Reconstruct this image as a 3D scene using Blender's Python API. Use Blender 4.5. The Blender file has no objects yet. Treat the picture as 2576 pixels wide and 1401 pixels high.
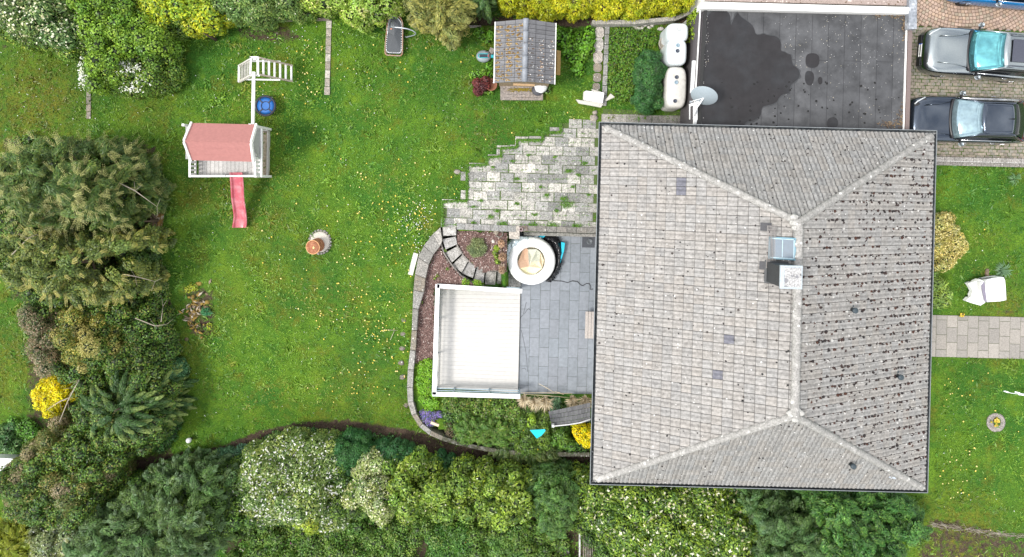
import bpy, bmesh, math, random
import numpy as np
from mathutils import Vector, Matrix
R = math.radians
sc = bpy.context.scene
COL = sc.collection
# ------------------------------------------------------------------ camera, world, sun
H = 28.0            # camera height in metres above the upper lawn
S = 62.0            # photo pixels (2576 wide) per metre at height 0
NU, NV = 1288.0, 460.0   # nadir point of the picture
cam = bpy.data.cameras.new('camera'); co = bpy.data.objects.new('camera', cam); COL.objects.link(co)
co.location = (0, 0, H); co.rotation_euler = (0, 0, 0)
cam.sensor_width = 36; cam.lens = H*S/2576*36
cam.shift_y = -(700.5-NV)/2576; cam.clip_end = 1000; cam.clip_start = .1
sc.camera = co
SUN_EL, SUN_AZ = 58, 255          # azimuth: compass-like angle measured from +Y clockwise (215 = from lower left)
w = bpy.data.worlds.new('World'); sc.world = w; w.use_nodes = True
nt = w.node_tree; nt.nodes.clear()
wo = nt.nodes.new('ShaderNodeOutputWorld'); bg = nt.nodes.new('ShaderNodeBackground')
sky = nt.nodes.new('ShaderNodeTexSky'); sky.sky_type = 'NISHITA'; sky.sun_disc = False
sky.sun_elevation = R(SUN_EL); sky.sun_rotation = R(SUN_AZ)
hs = nt.nodes.new('ShaderNodeHueSaturation'); hs.inputs['Saturation'].default_value = .35; hs.inputs['Value'].default_value = 1.15
tc = nt.nodes.new('ShaderNodeTexCoord'); nz = nt.nodes.new('ShaderNodeTexNoise')
nz.inputs['Scale'].default_value = 3.2; nz.inputs['Detail'].default_value = 6; nz.inputs['Roughness'].default_value = .6
cr = nt.nodes.new('ShaderNodeMapRange'); cr.inputs[1].default_value = .42; cr.inputs[2].default_value = .66
mx = nt.nodes.new('ShaderNodeMix'); mx.data_type = 'RGBA'
mx.inputs[7].default_value = (9.5, 9.4, 9.2, 1)
L = nt.links.new
L(sky.outputs[0], hs.inputs['Color']); L(tc.outputs['Generated'], nz.inputs['Vector']); L(nz.outputs[0], cr.inputs[0])
L(cr.outputs[0], mx.inputs[0]); L(hs.outputs[0], mx.inputs[6]); L(mx.outputs[2], bg.inputs[0]); L(bg.outputs[0], wo.inputs[0])
bg.inputs[1].default_value = .15
sl = bpy.data.lights.new('sun', 'SUN'); sl.energy = 1.8; sl.angle = R(12); sl.color = (1, .96, .9)
so = bpy.data.objects.new('sun', sl); COL.objects.link(so)
az = R(SUN_AZ); d = Vector((-math.sin(az)*math.cos(R(SUN_EL)), -math.cos(az)*math.cos(R(SUN_EL)), -math.sin(R(SUN_EL))))
so.rotation_euler = d.to_track_quat('-Z', 'Y').to_euler(); so.location = (-20, -20, 30)
vs = sc.view_settings; vs.view_transform = 'Standard'; vs.look = 'None'; vs.gamma = 1; vs.exposure = .85
rng = np.random.default_rng(7); random.seed(7)

# ------------------------------------------------------------------ helpers
def P(u, v, z=0.0):
    k = (H-z)/H/S
    return Vector(((u-NU)*k, (NV-v)*k, z))
def sstep(a, b, x): 
    t = np.clip((x-a)/(b-a), 0, 1); return t*t*(3-2*t)
def in_poly(x, y, poly):
    x = np.asarray(x, float); y = np.asarray(y, float); ins = np.zeros(x.shape, bool); n = len(poly)
    for i in range(n):
        x0, y0 = poly[i][:2]; x1, y1 = poly[(i+1) % n][:2]
        c = ((y0 > y) != (y1 > y)) & (x < (x1-x0)*(y-y0)/((y1-y0) if y1 != y0 else 1e-9)+x0); ins ^= c
    return ins
def dist_poly(x, y, poly):
    x = np.asarray(x, float); y = np.asarray(y, float); best = np.full(x.shape, 1e9); n = len(poly)
    for i in range(n):
        x0, y0 = poly[i][:2]; x1, y1 = poly[(i+1) % n][:2]; dx, dy = x1-x0, y1-y0
        t = np.clip(((x-x0)*dx+(y-y0)*dy)/(dx*dx+dy*dy+1e-12), 0, 1)
        best = np.minimum(best, np.hypot(x-x0-t*dx, y-y0-t*dy))
    return best
BEDP = [(1112,573),(1090,592),(1070,617),(1056,645),(1048,690),(1045,760),(1043,830),(1038,890),(1032,960),(1032,1010),(1040,1045),(1060,1072),(1085,1090),(1120,1104),(1180,1122),(1250,1132),(1500,1138),(1560,1138),(1560,573)]
PATP = [(1276,577),(1560,584),(1560,992),(1095,985),(1098,722),(1276,722)]
BEDW = [P(u,v,-.6) for u,v in BEDP]; PATW = [P(u,v,-1.3) for u,v in PATP]
STEPW = []
def TZ(x, y):
    x = np.asarray(x, float); y = np.asarray(y, float)
    u = NU+x*S; v = NV-y*S
    z = -1.25*sstep(560, 1010, v)-.5*sstep(1000, 1110, v)
    z = z*(1-sstep(1900, 2330, u))
    zb = -.25-.85*sstep(590, 960, v)-.1*sstep(960, 1100, v)
    z = np.where(in_poly(x, y, BEDW), zb, z)
    if STEPW: z = np.where(in_poly(x, y, STEPW), -1.5, z)
    return np.where(in_poly(x, y, PATW), -1.5, z)
STEPQ = [(1112,572),(1148,572),(1150,606),(1165,638),(1183,660),(1200,672),(1220,678),(1262,683),(1262,722),(1215,722),(1182,708),(1160,694),(1137,667),(1119,638),(1112,612)]
STEPW = [P(u,v,-.5) for u,v in STEPQ]
def tz(x, y): return float(TZ(np.array([x]), np.array([y]))[0])
def G(u, v, dz=0.0):
    z = 0.0
    for _ in range(4):
        p = P(u, v, z+dz); z = tz(p.x, p.y)
    return P(u, v, z+dz)
def Gv(us, vs_, dz=0.0):
    us = np.asarray(us, float); vs_ = np.asarray(vs_, float); z = np.zeros(us.shape)
    for _ in range(4):
        k = (H-z-dz)/H/S; x = (us-NU)*k; y = (NV-vs_)*k; z = TZ(x, y)
    return x, y, z+dz

MATS = {}
def mat(name, col, rough=.7, metal=0, var=.15, scale=6., col2=None, bump=0., bscale=None, spec=.5, tint=False, spots=None, coat=0, lo=.42, hi=.6):
    if name in MATS: return MATS[name]
    m = bpy.data.materials.new(name); m.use_nodes = True; n = m.node_tree; b = n.nodes['Principled BSDF']; k = n.links.new
    b.inputs['Roughness'].default_value = rough; b.inputs['Metallic'].default_value = metal
    b.inputs['Specular IOR Level'].default_value = spec
    if coat: b.inputs['Coat Weight'].default_value = coat; b.inputs['Coat Roughness'].default_value = .05
    t = n.nodes.new('ShaderNodeTexCoord'); no = n.nodes.new('ShaderNodeTexNoise')
    no.inputs['Scale'].default_value = scale; no.inputs['Detail'].default_value = 6; no.inputs['Roughness'].default_value = .65
    k(t.outputs['Object'], no.inputs['Vector'])
    if tint:
        a = n.nodes.new('ShaderNodeAttribute'); a.attribute_name = 'tint'; base = a.outputs['Color']
    else:
        rg = n.nodes.new('ShaderNodeRGB'); rg.outputs[0].default_value = (*col, 1); base = rg.outputs[0]
    if col2 is not None:
        mr = n.nodes.new('ShaderNodeMapRange'); mr.inputs[1].default_value = lo; mr.inputs[2].default_value = hi
        k(no.outputs[0], mr.inputs[0]); mi = n.nodes.new('ShaderNodeMix'); mi.data_type = 'RGBA'
        k(mr.outputs[0], mi.inputs[0]); k(base, mi.inputs[6]); mi.inputs[7].default_value = (*col2, 1); base = mi.outputs[2]
    n2 = n.nodes.new('ShaderNodeTexNoise'); n2.inputs['Scale'].default_value = scale*3.7; n2.inputs['Detail'].default_value = 5
    k(t.outputs['Object'], n2.inputs['Vector'])
    m2 = n.nodes.new('ShaderNodeMapRange'); m2.inputs[1].default_value = .3; m2.inputs[2].default_value = .7
    m2.inputs[3].default_value = 1-var; m2.inputs[4].default_value = 1+var; k(n2.outputs[0], m2.inputs[0])
    vm = n.nodes.new('ShaderNodeVectorMath'); vm.operation = 'SCALE'; k(base, vm.inputs[0]); k(m2.outputs[0], vm.inputs['Scale'])
    out = vm.outputs[0]
    for sp in (spots or []):       # (colour, voronoi scale, radius, density)
        vo = n.nodes.new('ShaderNodeTexVoronoi'); vo.inputs['Scale'].default_value = sp[1]; k(t.outputs['Object'], vo.inputs['Vector'])
        wn = n.nodes.new('ShaderNodeSeparateColor'); k(vo.outputs['Color'], wn.inputs[0])
        lt = n.nodes.new('ShaderNodeMath'); lt.operation = 'LESS_THAN'; lt.inputs[1].default_value = sp[3]; k(wn.outputs[0], lt.inputs[0])
        ra = n.nodes.new('ShaderNodeMath'); ra.operation = 'MULTIPLY'; ra.inputs[1].default_value = sp[2]; k(wn.outputs[1], ra.inputs[0])
        l2 = n.nodes.new('ShaderNodeMath'); l2.operation = 'LESS_THAN'; k(vo.outputs['Distance'], l2.inputs[0]); k(ra.outputs[0], l2.inputs[1])
        mu = n.nodes.new('ShaderNodeMath'); mu.operation = 'MULTIPLY'; k(lt.outputs[0], mu.inputs[0]); k(l2.outputs[0], mu.inputs[1])
        mi = n.nodes.new('ShaderNodeMix'); mi.data_type = 'RGBA'; k(mu.outputs[0], mi.inputs[0]); k(out, mi.inputs[6]); mi.inputs[7].default_value = (*sp[0], 1); out = mi.outputs[2]
    k(out, b.inputs['Base Color'])
    if bump:
        bn = n.nodes.new('ShaderNodeTexNoise'); bn.inputs['Scale'].default_value = bscale or scale*4; bn.inputs['Detail'].default_value = 4
        k(t.outputs['Object'], bn.inputs['Vector']); bp = n.nodes.new('ShaderNodeBump'); bp.inputs['Strength'].default_value = bump; bp.inputs['Distance'].default_value = .03
        k(bn.outputs[0], bp.inputs['Height']); k(bp.outputs[0], b.inputs['Normal'])
    MATS[name] = m; return m
def leafmat(name='leaf', tr=.25, rough=.42):
    if name in MATS: return MATS[name]
    m = bpy.data.materials.new(name); m.use_nodes = True; n = m.node_tree; b = n.nodes['Principled BSDF']; k = n.links.new
    a = n.nodes.new('ShaderNodeAttribute'); a.attribute_name = 'tint'; b.inputs['Roughness'].default_value = rough; b.inputs['Specular IOR Level'].default_value = .4
    k(a.outputs['Color'], b.inputs['Base Color']); tl = n.nodes.new('ShaderNodeBsdfTranslucent'); k(a.outputs['Color'], tl.inputs[0])
    ms = n.nodes.new('ShaderNodeMixShader'); ms.inputs[0].default_value = tr; k(b.outputs[0], ms.inputs[1]); k(tl.outputs[0], ms.inputs[2])
    k(ms.outputs[0], n.nodes['Material Output'].inputs[0]); MATS[name] = m; return m

class MB:
    def __init__(s): s.v = []; s.f = []; s.c = []; s.mi = []; s.sm = []
    def add(s, vs, fs, col=(1,1,1), mi=0, smooth=False):
        o = len(s.v); s.v += [tuple(p) for p in vs]
        for f in fs: s.f.append(tuple(i+o for i in f)); s.c.append(col); s.mi.append(mi); s.sm.append(smooth)
    def box(s, c, size, rz=0, col=(1,1,1), mi=0, rot=None, bev=0.0):
        x, y, z = size[0]/2, size[1]/2, size[2]/2
        if bev > 0:
            b = min(bev, x*.9, y*.9, z*.9)
            pts = [(-x,-y,-z),(x,-y,-z),(x,y,-z),(-x,y,-z),(-x,-y,z-b),(x,-y,z-b),(x,y,z-b),(-x,y,z-b),(-x+b,-y+b,z),(x-b,-y+b,z),(x-b,y-b,z),(-x+b,y-b,z)]
            fs = [(3,2,1,0)]+[(i,(i+1)%4,4+(i+1)%4,4+i) for i in range(4)]+[(4+i,4+(i+1)%4,8+(i+1)%4,8+i) for i in range(4)]+[(8,9,10,11)]
        else:
            pts = [(-x,-y,-z),(x,-y,-z),(x,y,-z),(-x,y,-z),(-x,-y,z),(x,-y,z),(x,y,z),(-x,y,z)]
            fs = [(3,2,1,0),(4,5,6,7),(0,1,5,4),(1,2,6,5),(2,3,7,6),(3,0,4,7)]
        M = rot if rot is not None else Matrix.Rotation(rz, 3, 'Z'); c = Vector(c)
        s.add([M@Vector(p)+c for p in pts], fs, col, mi)
    def bar(s, a, b, w, h, col=(1,1,1), mi=0, up=(0,0,1)):
        a = Vector(a); b = Vector(b); dd = b-a; l = dd.length
        if l < 1e-6: return
        x = dd/l; u = Vector(up)
        if abs(x.dot(u)) > .98: u = Vector((0,1,0))
        y = u.cross(x).normalized(); z = x.cross(y); M = Matrix((x, y, z)).transposed()
        s.box((a+b)/2, (l, w, h), rot=M, col=col, mi=mi)
    def tube(s, pts, r, n=8, col=(1,1,1), mi=0, closed=False, caps=True):
        pts = [Vector(p) for p in pts]; m = len(pts); rr = r if hasattr(r, '__len__') else [r]*m; vs = []
        for i, p in enumerate(pts):
            if closed: t = pts[(i+1) % m]-pts[i-1]
            else: t = pts[min(i+1, m-1)]-pts[max(i-1, 0)]
            t.normalize(); u = Vector((0,0,1)) if abs(t.z) < .95 else Vector((1,0,0))
            a = u.cross(t).normalized(); b = t.cross(a)
            for k in range(n): g = 2*math.pi*k/n; vs.append(p+(a*math.cos(g)+b*math.sin(g))*rr[i])
        fs = []
        for i in range(m if closed else m-1):
            j = (i+1) % m
            for k in range(n): fs.append((i*n+k, i*n+(k+1) % n, j*n+(k+1) % n, j*n+k))
        if caps and not closed: fs += [tuple(range(n))[::-1], tuple((m-1)*n+k for k in range(n))]
        s.add(vs, fs, col, mi, True)
    def lathe(s, prof, c=(0,0,0), n=24, col=(1,1,1), mi=0, wob=None, rot=None):
        vs = []; c = Vector(c)
        for j, (r, z) in enumerate(prof):
            for k in range(n):
                g = 2*math.pi*k/n; p = Vector((r*math.cos(g), r*math.sin(g), z))
                if wob: p += wob(j, k, p)
                if rot is not None: p = rot@p
                vs.append(p+c)
        fs = [(j*n+k, j*n+(k+1) % n, (j+1)*n+(k+1) % n, (j+1)*n+k) for j in range(len(prof)-1) for k in range(n)]
        fs.append(tuple((len(prof)-1)*n+k for k in range(n))); fs.append(tuple(range(n))[::-1])
        s.add(vs, fs, col, mi, True)
    def prism(s, poly, z0, z1, col=(1,1,1), mi=0):
        n = len(poly); zz0 = z0 if hasattr(z0, '__len__') else [z0]*n; zz1 = z1 if hasattr(z1, '__len__') else [z1]*n
        vs = [(p[0], p[1], zz0[i]) for i, p in enumerate(poly)]+[(p[0], p[1], zz1[i]) for i, p in enumerate(poly)]
        ar = sum(poly[i][0]*poly[(i+1) % n][1]-poly[(i+1) % n][0]*poly[i][1] for i in range(n))
        if ar < 0: vs = vs[:n][::-1]+vs[n:][::-1]
        s.add(vs, [tuple(range(n))[::-1], tuple(range(n, 2*n))]+[(i, (i+1) % n, n+(i+1) % n, n+i) for i in range(n)], col, mi)
    def blob(s, c, r, col=(1,1,1), mi=0, n=6, seed=None):
        rx, ry, rz = r if hasattr(r, '__len__') else (r, r, r); vs = []; c = Vector(c)
        for j in range(1, 4):
            th = math.pi*j/4
            for k in range(n):
                g = 2*math.pi*k/n; q = random.uniform(.75, 1.2)
                vs.append(c+Vector((rx*q*math.sin(th)*math.cos(g), ry*q*math.sin(th)*math.sin(g), rz*q*math.cos(th))))
        o = len(vs); vs += [c+Vector((0,0,rz)), c-Vector((0,0,rz))]
        fs = [(j*n+(k+1) % n, j*n+k, (j+1)*n+k, (j+1)*n+(k+1) % n) for j in range(2) for k in range(n)]
        fs += [(o, k, (k+1) % n) for k in range(n)]+[(o+1, 2*n+(k+1) % n, 2*n+k) for k in range(n)]
        s.add(vs, fs, col, mi, True)
    def build(s, name, mats, parent=None, smooth=None, subsurf=0):
        me = bpy.data.meshes.new(name); me.from_pydata(s.v, [], s.f)
        for m in (mats if isinstance(mats, (list, tuple)) else [mats]): me.materials.append(m)
        me.polygons.foreach_set('material_index', s.mi)
        me.polygons.foreach_set('use_smooth', [bool(a) if smooth is None else smooth for a in s.sm])
        ca = me.color_attributes.new('tint', 'FLOAT_COLOR', 'CORNER')
        cc = np.repeat(np.array([(*c[:3], 1) for c in s.c], np.float32), [len(f) for f in s.f], axis=0)
        ca.data.foreach_set('color', cc.ravel()); me.update()
        o = bpy.data.objects.new(name, me); COL.objects.link(o)
        if parent is not None: o.parent = parent
        if subsurf:
            md = o.modifiers.new('sub', 'SUBSURF'); md.levels = subsurf; md.render_levels = subsurf
        return o
def tag(o, label=None, cat=None, group=None, kind=None):
    for k, v in (('label', label), ('category', cat), ('group', group), ('kind', kind)):
        if v: o[k] = v
    return o
def thing(name, label, cat, loc=(0,0,0), rz=0, group=None):
    o = bpy.data.objects.new(name, None); COL.objects.link(o); o.location = loc; o.rotation_euler = (0,0,rz)
    return tag(o, label, cat, group)
def dup(root, loc, rz=None, label=None):
    r = root.copy(); COL.objects.link(r); r.location = loc
    if rz is not None: r.rotation_euler = (0,0,rz)
    if label: r['label'] = label
    for ch in list(root.children):
        c = ch.copy(); COL.objects.link(c); c.parent = r
        for g in list(ch.children):
            e = g.copy(); COL.objects.link(e); e.parent = c
    return r
def npmesh(name, V, F, C, m, parent=None, smooth=False):
    """V (n,3), F (k,4 or 3) ints, C per-face colours (k,3)"""
    me = bpy.data.meshes.new(name); nf, q = F.shape
    me.vertices.add(len(V)); me.vertices.foreach_set('co', np.asarray(V, np.float32).ravel())
    me.loops.add(nf*q); me.loops.foreach_set('vertex_index', F.astype(np.int32).ravel())
    me.polygons.add(nf); me.polygons.foreach_set('loop_start', np.arange(0, nf*q, q, dtype=np.int32))
    me.polygons.foreach_set('loop_total', np.full(nf, q, np.int32)); me.update(calc_edges=True)
    if smooth: me.polygons.foreach_set('use_smooth', np.ones(nf, bool))
    ca = me.color_attributes.new('tint', 'FLOAT_COLOR', 'CORNER')
    cc = np.concatenate([np.repeat(C, q, axis=0), np.ones((nf*q, 1))], 1).astype(np.float32); ca.data.foreach_set('color', cc.ravel())
    me.materials.append(m); me.validate(); o = bpy.data.objects.new(name, me); COL.objects.link(o)
    if parent is not None: o.parent = parent
    return o
def vnoise(x, y, s, seed=0):
    """cheap smooth value noise in numpy, 0..1"""
    x = np.asarray(x)*s+seed*17.3; y = np.asarray(y)*s+seed*9.1; xi = np.floor(x); yi = np.floor(y); fx = x-xi; fy = y-yi
    h = lambda a, b: (np.sin(a*127.1+b*311.7)*43758.5453) % 1
    fx = fx*fx*(3-2*fx); fy = fy*fy*(3-2*fy)
    return (h(xi, yi)*(1-fx)+h(xi+1, yi)*fx)*(1-fy)+(h(xi, yi+1)*(1-fx)+h(xi+1, yi+1)*fx)*fy
def pick(cols, n, jit=.18):
    """cols: list of (colour, weight)"""
    w_ = np.array([c[1] for c in cols], float); w_ /= w_.sum(); a = np.array([c[0] for c in cols], float)
    i = rng.choice(len(cols), n, p=w_); return a[i]*(1+rng.uniform(-jit, jit, (n, 1)))
def cards(pos, nrm, axis, ln, wd, col):
    """rhombic leaves"""
    n = len(pos); nrm = nrm/np.linalg.norm(nrm, axis=1, keepdims=True)
    axis = axis-nrm*(axis*nrm).sum(1, keepdims=True); axis /= np.linalg.norm(axis, axis=1, keepdims=True)+1e-9
    side = np.cross(nrm, axis); ln = np.asarray(ln).reshape(-1, 1)*np.ones((n,1)); wd = np.asarray(wd).reshape(-1, 1)*np.ones((n,1))
    V = np.stack([pos-axis*ln*.5, pos+side*wd*.5+nrm*wd*.12+axis*ln*.05, pos+axis*ln*.5-nrm*ln*.08, pos-side*wd*.5+nrm*wd*.12+axis*ln*.05], 1).reshape(-1, 3)
    return V, np.arange(n*4).reshape(-1, 4), col
LEAF = leafmat()

# ------------------------------------------------------------------ plants
def cu0(poly): return sum(p[0] for p in poly)/len(poly)
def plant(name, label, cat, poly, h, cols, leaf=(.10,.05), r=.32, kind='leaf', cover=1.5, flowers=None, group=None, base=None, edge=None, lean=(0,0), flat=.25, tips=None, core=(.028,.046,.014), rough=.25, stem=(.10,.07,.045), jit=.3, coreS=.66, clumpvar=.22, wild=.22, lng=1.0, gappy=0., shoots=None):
    if kind == 'strand': r = r*.62; coreS = .5; leaf = (leaf[0]*.85, leaf[1]*.9)
    wrm = np.array([1.75, 1.62, 1.25]) if h > .8 else np.array([1.5, 1.5, 1.3])
    cols = [(tuple(np.array(c_[0])*(wrm if max(c_[0]) < .3 else 1.15)), c_[1]) for c_ in cols]; tips = tuple(a*1.25 for a in tips) if tips else None
    if group and h > 1.2 and any(k in group for k in ('shrubs on', 'hedge shrubs', 'conifers', 'along the top')):
        a0, b0_ = sum(p[0] for p in poly)/len(poly), sum(p[1] for p in poly)/len(poly); ex = (.93 if cu0(poly) < 420 else 1.0) if kind == 'strand' else (1.02 if cu0(poly) < 420 else 1.07); poly = [(a0+(p[0]-a0)*ex, b0_+(p[1]-b0_)*ex) for p in poly]
    zc = 0 if base is None else base
    cu = sum(p[0] for p in poly)/len(poly); cv = sum(p[1] for p in poly)/len(poly)
    b0 = G(cu, cv).z if base is None else base
    pw = [P(u, v, b0+h*.6) for u, v in poly]
    cx = sum(p.x for p in pw)/len(pw); cy = sum(p.y for p in pw)/len(pw)
    x0, x1 = min(p.x for p in pw), max(p.x for p in pw); y0, y1 = min(p.y for p in pw), max(p.y for p in pw)
    root = thing(name, label, cat, (cx, cy, b0), group=group)
    sp = r*1.0; wobb = r*.35; gx, gy = np.meshgrid(np.arange(x0, x1+sp, sp), np.arange(y0, y1+sp, sp)); gx = gx.ravel()+rng.uniform(-.45, .45, gx.size)*sp; gy = gy.ravel()+rng.uniform(-.45, .45, gy.size)*sp
    dd = dist_poly(gx, gy, pw); ok = in_poly(gx, gy, pw) & (dd > r*(.15+1.1*vnoise(gx, gy, 1.7/r*.5, 7))); ok &= ~((vnoise(gx, gy, 1.5, 31)*.6+vnoise(gx, gy, 3.2, 32)*.4) > 1-gappy) if gappy else True
    gx, gy, dd = gx[ok], gy[ok], dd[ok]
    if not len(gx): gx, gy, dd = np.array([cx]), np.array([cy]), np.array([r])
    pw_ = pw; E = edge or max(min(h*.7, dd.max()), .2)
    prof = np.sqrt(1-(1-np.clip(dd/E, 0.04, 1))**2)
    top = h*(flat+(1-flat)*prof)*(1+rng.uniform(-rough, rough, len(gx))*.5)*(1-.26*vnoise(gx, gy, 1.1, 3)-.14*vnoise(gx, gy, 2.6, 4))
    rr = r*rng.uniform(.75, 1.25, len(gx)); cz = b0+np.maximum(top-rr, rr*.3)
    # lower ring of clumps so that the sides are leafy too
    X = [gx]; Y = [gy]; Z = [cz]; RR = [rr]
    for q in (.62, .3):
        m_ = (dd < r*2.6) & (cz-b0 > r*1.5)
        X.append(gx[m_]); Y.append(gy[m_]); Z.append(b0+(cz[m_]-b0)*q); RR.append(rr[m_])
    gx, gy, cz, rr = map(np.concatenate, (X, Y, Z, RR)); N = len(gx)
    tint = (1+rng.uniform(-clumpvar, clumpvar, (N, 1)))*np.ones((N, 3))*(1+rng.uniform(-1, 1, (N, 1))*np.array([[.16, .05, -.05]]))
    la = leaf[0]*leaf[1]*.5; per = np.clip((cover*2*math.pi*rr**2*.75/la), 6, 900).astype(int)
    idx = np.repeat(np.arange(N), per); n = len(idx)
    D = rng.normal(size=(n, 3)); D[:, 2] = np.abs(D[:, 2])*1.0-.35; D /= np.linalg.norm(D, axis=1, keepdims=True)
    c = np.stack([gx, gy, cz], 1)
    rad = rng.uniform(.72, 1.12, n)
    if kind == 'strand':       # drooping sprays pointing away from the trunk
        out = np.stack([gx-cx, gy-cy, np.zeros(N)], 1)+np.array([lean[0], lean[1], 0]); out /= np.linalg.norm(out, axis=1, keepdims=True)+1e-6
        out += rng.normal(size=(N, 3))*wild; out[:, 2] = rng.uniform(-.15, .35, N); out /= np.linalg.norm(out, axis=1, keepdims=True)
        t = rng.uniform(-.8, 1.25*lng, n); ta = np.clip(1-(t+.8)/(.8+1.25*lng), 0, 1)**.55
        pos = c[idx]+out[idx]*(t*rr[idx])[:, None]+D*(rr[idx]*(.06+.78*ta/lng**.8)*rng.uniform(.75, 1.1, n))[:, None]; pos[:, 2] -= .22*rr[idx]*np.clip(t, 0, 2)**2
        nrm = D*.8+np.array([0, 0, .8])+rng.normal(size=(n, 3))*.25; axis = out[idx]*.8+D*.8+rng.normal(size=(n, 3))*.35
        colr = pick(cols, n, jit)*tint[idx]
        if tips is not None:
            k_ = np.clip((t-.45)/.8, 0, 1)[:, None]*rng.uniform(.3, .9, (n, 1))*(rng.uniform(0, 1, N) < .6)[idx][:, None]; colr = colr*(1-k_)+np.array(tips)*k_
    elif kind == 'needle':
        pos = c[idx]+D*(rr[idx]*rad)[:, None]; axis = D+rng.normal(size=(n, 3))*.45; nrm = rng.normal(size=(n, 3))+np.array([0, 0, 1.2])
        colr = pick(cols, n, jit)*tint[idx]
        if tips is not None:
            k_ = (np.clip((rad-.9)/.2, 0, 1)*np.clip(D[:, 2]+.1, 0, 1))[:, None]*rng.uniform(.3, 1, (n, 1))*(rng.uniform(0, 1, N) < .7)[idx][:, None]; colr = colr*(1-k_)+np.array(tips)*k_
    else:
        pos = c[idx]+D*(rr[idx]*rad)[:, None]; nrm = D+np.array([0, 0, .35])+rng.normal(size=(n, 3))*.42; axis = rng.normal(size=(n, 3))+D*.5
        colr = pick(cols, n, jit)*tint[idx]
        if tips is not None:
            k_ = (rng.uniform(0, 1, N) < .3)[idx][:, None]*rng.uniform(.4, 1, (n, 1)); colr = colr*(1-k_)+np.array(tips)*k_
    pos[:, 2] = np.maximum(pos[:, 2], b0+.03)
    s_ = rng.uniform(.7, 1.3, n); V, F, C = cards(pos, nrm, axis, leaf[0]*s_, leaf[1]*s_, colr)
    if shoots:
        ns = shoots[0]; ki = rng.choice(N, ns, p=(cz-b0)**1.5/((cz-b0)**1.5).sum()); o2 = np.stack([gx[ki]-cx, gy[ki]-cy, np.zeros(ns)], 1); o2 /= np.linalg.norm(o2, axis=1, keepdims=True)+1e-6; o2 += rng.normal(size=(ns, 3))*.7; o2[:, 2] = np.abs(o2[:, 2])*.4+.1; o2 /= np.linalg.norm(o2, axis=1, keepdims=True)
        P2, A2, L2 = [], [], []
        for q in np.linspace(.2, 1, 7):
            for sd in (-1, 1):
                sv = np.stack([-o2[:, 1], o2[:, 0], np.zeros(ns)], 1)*sd; P2.append(c[ki]+o2*(rr[ki]*.7+shoots[1]*q)[:, None]+sv*.03); A2.append(o2*.9+sv*.8); L2.append(np.full(ns, shoots[1]*.34*(1.15-q)+.03))
        P2, A2, L2 = np.concatenate(P2), np.concatenate(A2), np.concatenate(L2); V2, F2, C2 = cards(P2, np.tile([0, 0, 1.], (len(P2), 1))+rng.normal(size=P2.shape)*.3, A2, L2, .020, pick([(shoots[2], 1)], len(P2), .3)); F = np.concatenate([F, F2+len(V)]); V = np.concatenate([V, V2]); C = np.concatenate([C, C2])
    # inner mass
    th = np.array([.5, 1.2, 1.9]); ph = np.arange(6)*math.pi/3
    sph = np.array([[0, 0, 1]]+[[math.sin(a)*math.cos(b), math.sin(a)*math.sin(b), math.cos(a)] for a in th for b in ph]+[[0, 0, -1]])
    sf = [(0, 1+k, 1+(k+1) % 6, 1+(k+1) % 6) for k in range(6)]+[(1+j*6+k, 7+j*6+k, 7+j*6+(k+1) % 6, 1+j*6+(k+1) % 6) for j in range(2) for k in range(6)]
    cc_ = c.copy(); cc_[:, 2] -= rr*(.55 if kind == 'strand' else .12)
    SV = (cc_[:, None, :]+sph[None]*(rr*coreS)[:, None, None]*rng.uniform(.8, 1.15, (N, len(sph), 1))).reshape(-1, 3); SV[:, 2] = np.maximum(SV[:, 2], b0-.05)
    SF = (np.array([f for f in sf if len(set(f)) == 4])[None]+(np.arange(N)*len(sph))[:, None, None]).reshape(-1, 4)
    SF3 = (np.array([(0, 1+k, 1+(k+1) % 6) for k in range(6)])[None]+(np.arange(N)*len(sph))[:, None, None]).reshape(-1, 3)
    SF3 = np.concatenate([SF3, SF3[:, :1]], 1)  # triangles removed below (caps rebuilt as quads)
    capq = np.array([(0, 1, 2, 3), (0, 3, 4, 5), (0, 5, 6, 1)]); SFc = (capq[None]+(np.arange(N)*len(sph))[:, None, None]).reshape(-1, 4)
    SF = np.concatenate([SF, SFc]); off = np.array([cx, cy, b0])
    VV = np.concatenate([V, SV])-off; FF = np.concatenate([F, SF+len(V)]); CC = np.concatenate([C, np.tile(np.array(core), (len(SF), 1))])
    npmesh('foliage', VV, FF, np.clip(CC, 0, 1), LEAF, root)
    # stems
    mb = MB(); nst = 1 if kind in ('strand', 'needle') else 4
    hh = h*.75; mb.tube([(0,0,-.1), (.03,.02,hh*.5), (0,.03,hh)], [.05+h*.02, .04+h*.012, .02], 7)
    near = np.where(np.hypot(gx-cx, gy-cy) < max(.5, min(h*.7, 1.6)))[0]; sel = rng.choice(near, min(len(near), 10), replace=False) if len(near) else []
    for i in sel:
        e = Vector((gx[i]-cx, gy[i]-cy, cz[i]-b0)); b_ = Vector((0, 0, max(.05, min(e.z*.5, hh*.6)))); mb.tube([b_, (b_+e)/2+Vector((0,0,-.05)), e], [.03+h*.006, .02, .008], 5)
    o = mb.build('trunk' if h > 2.2 else 'stem', mat('bark', stem, .9, var=.3, scale=12, bump=.4), root)
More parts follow.
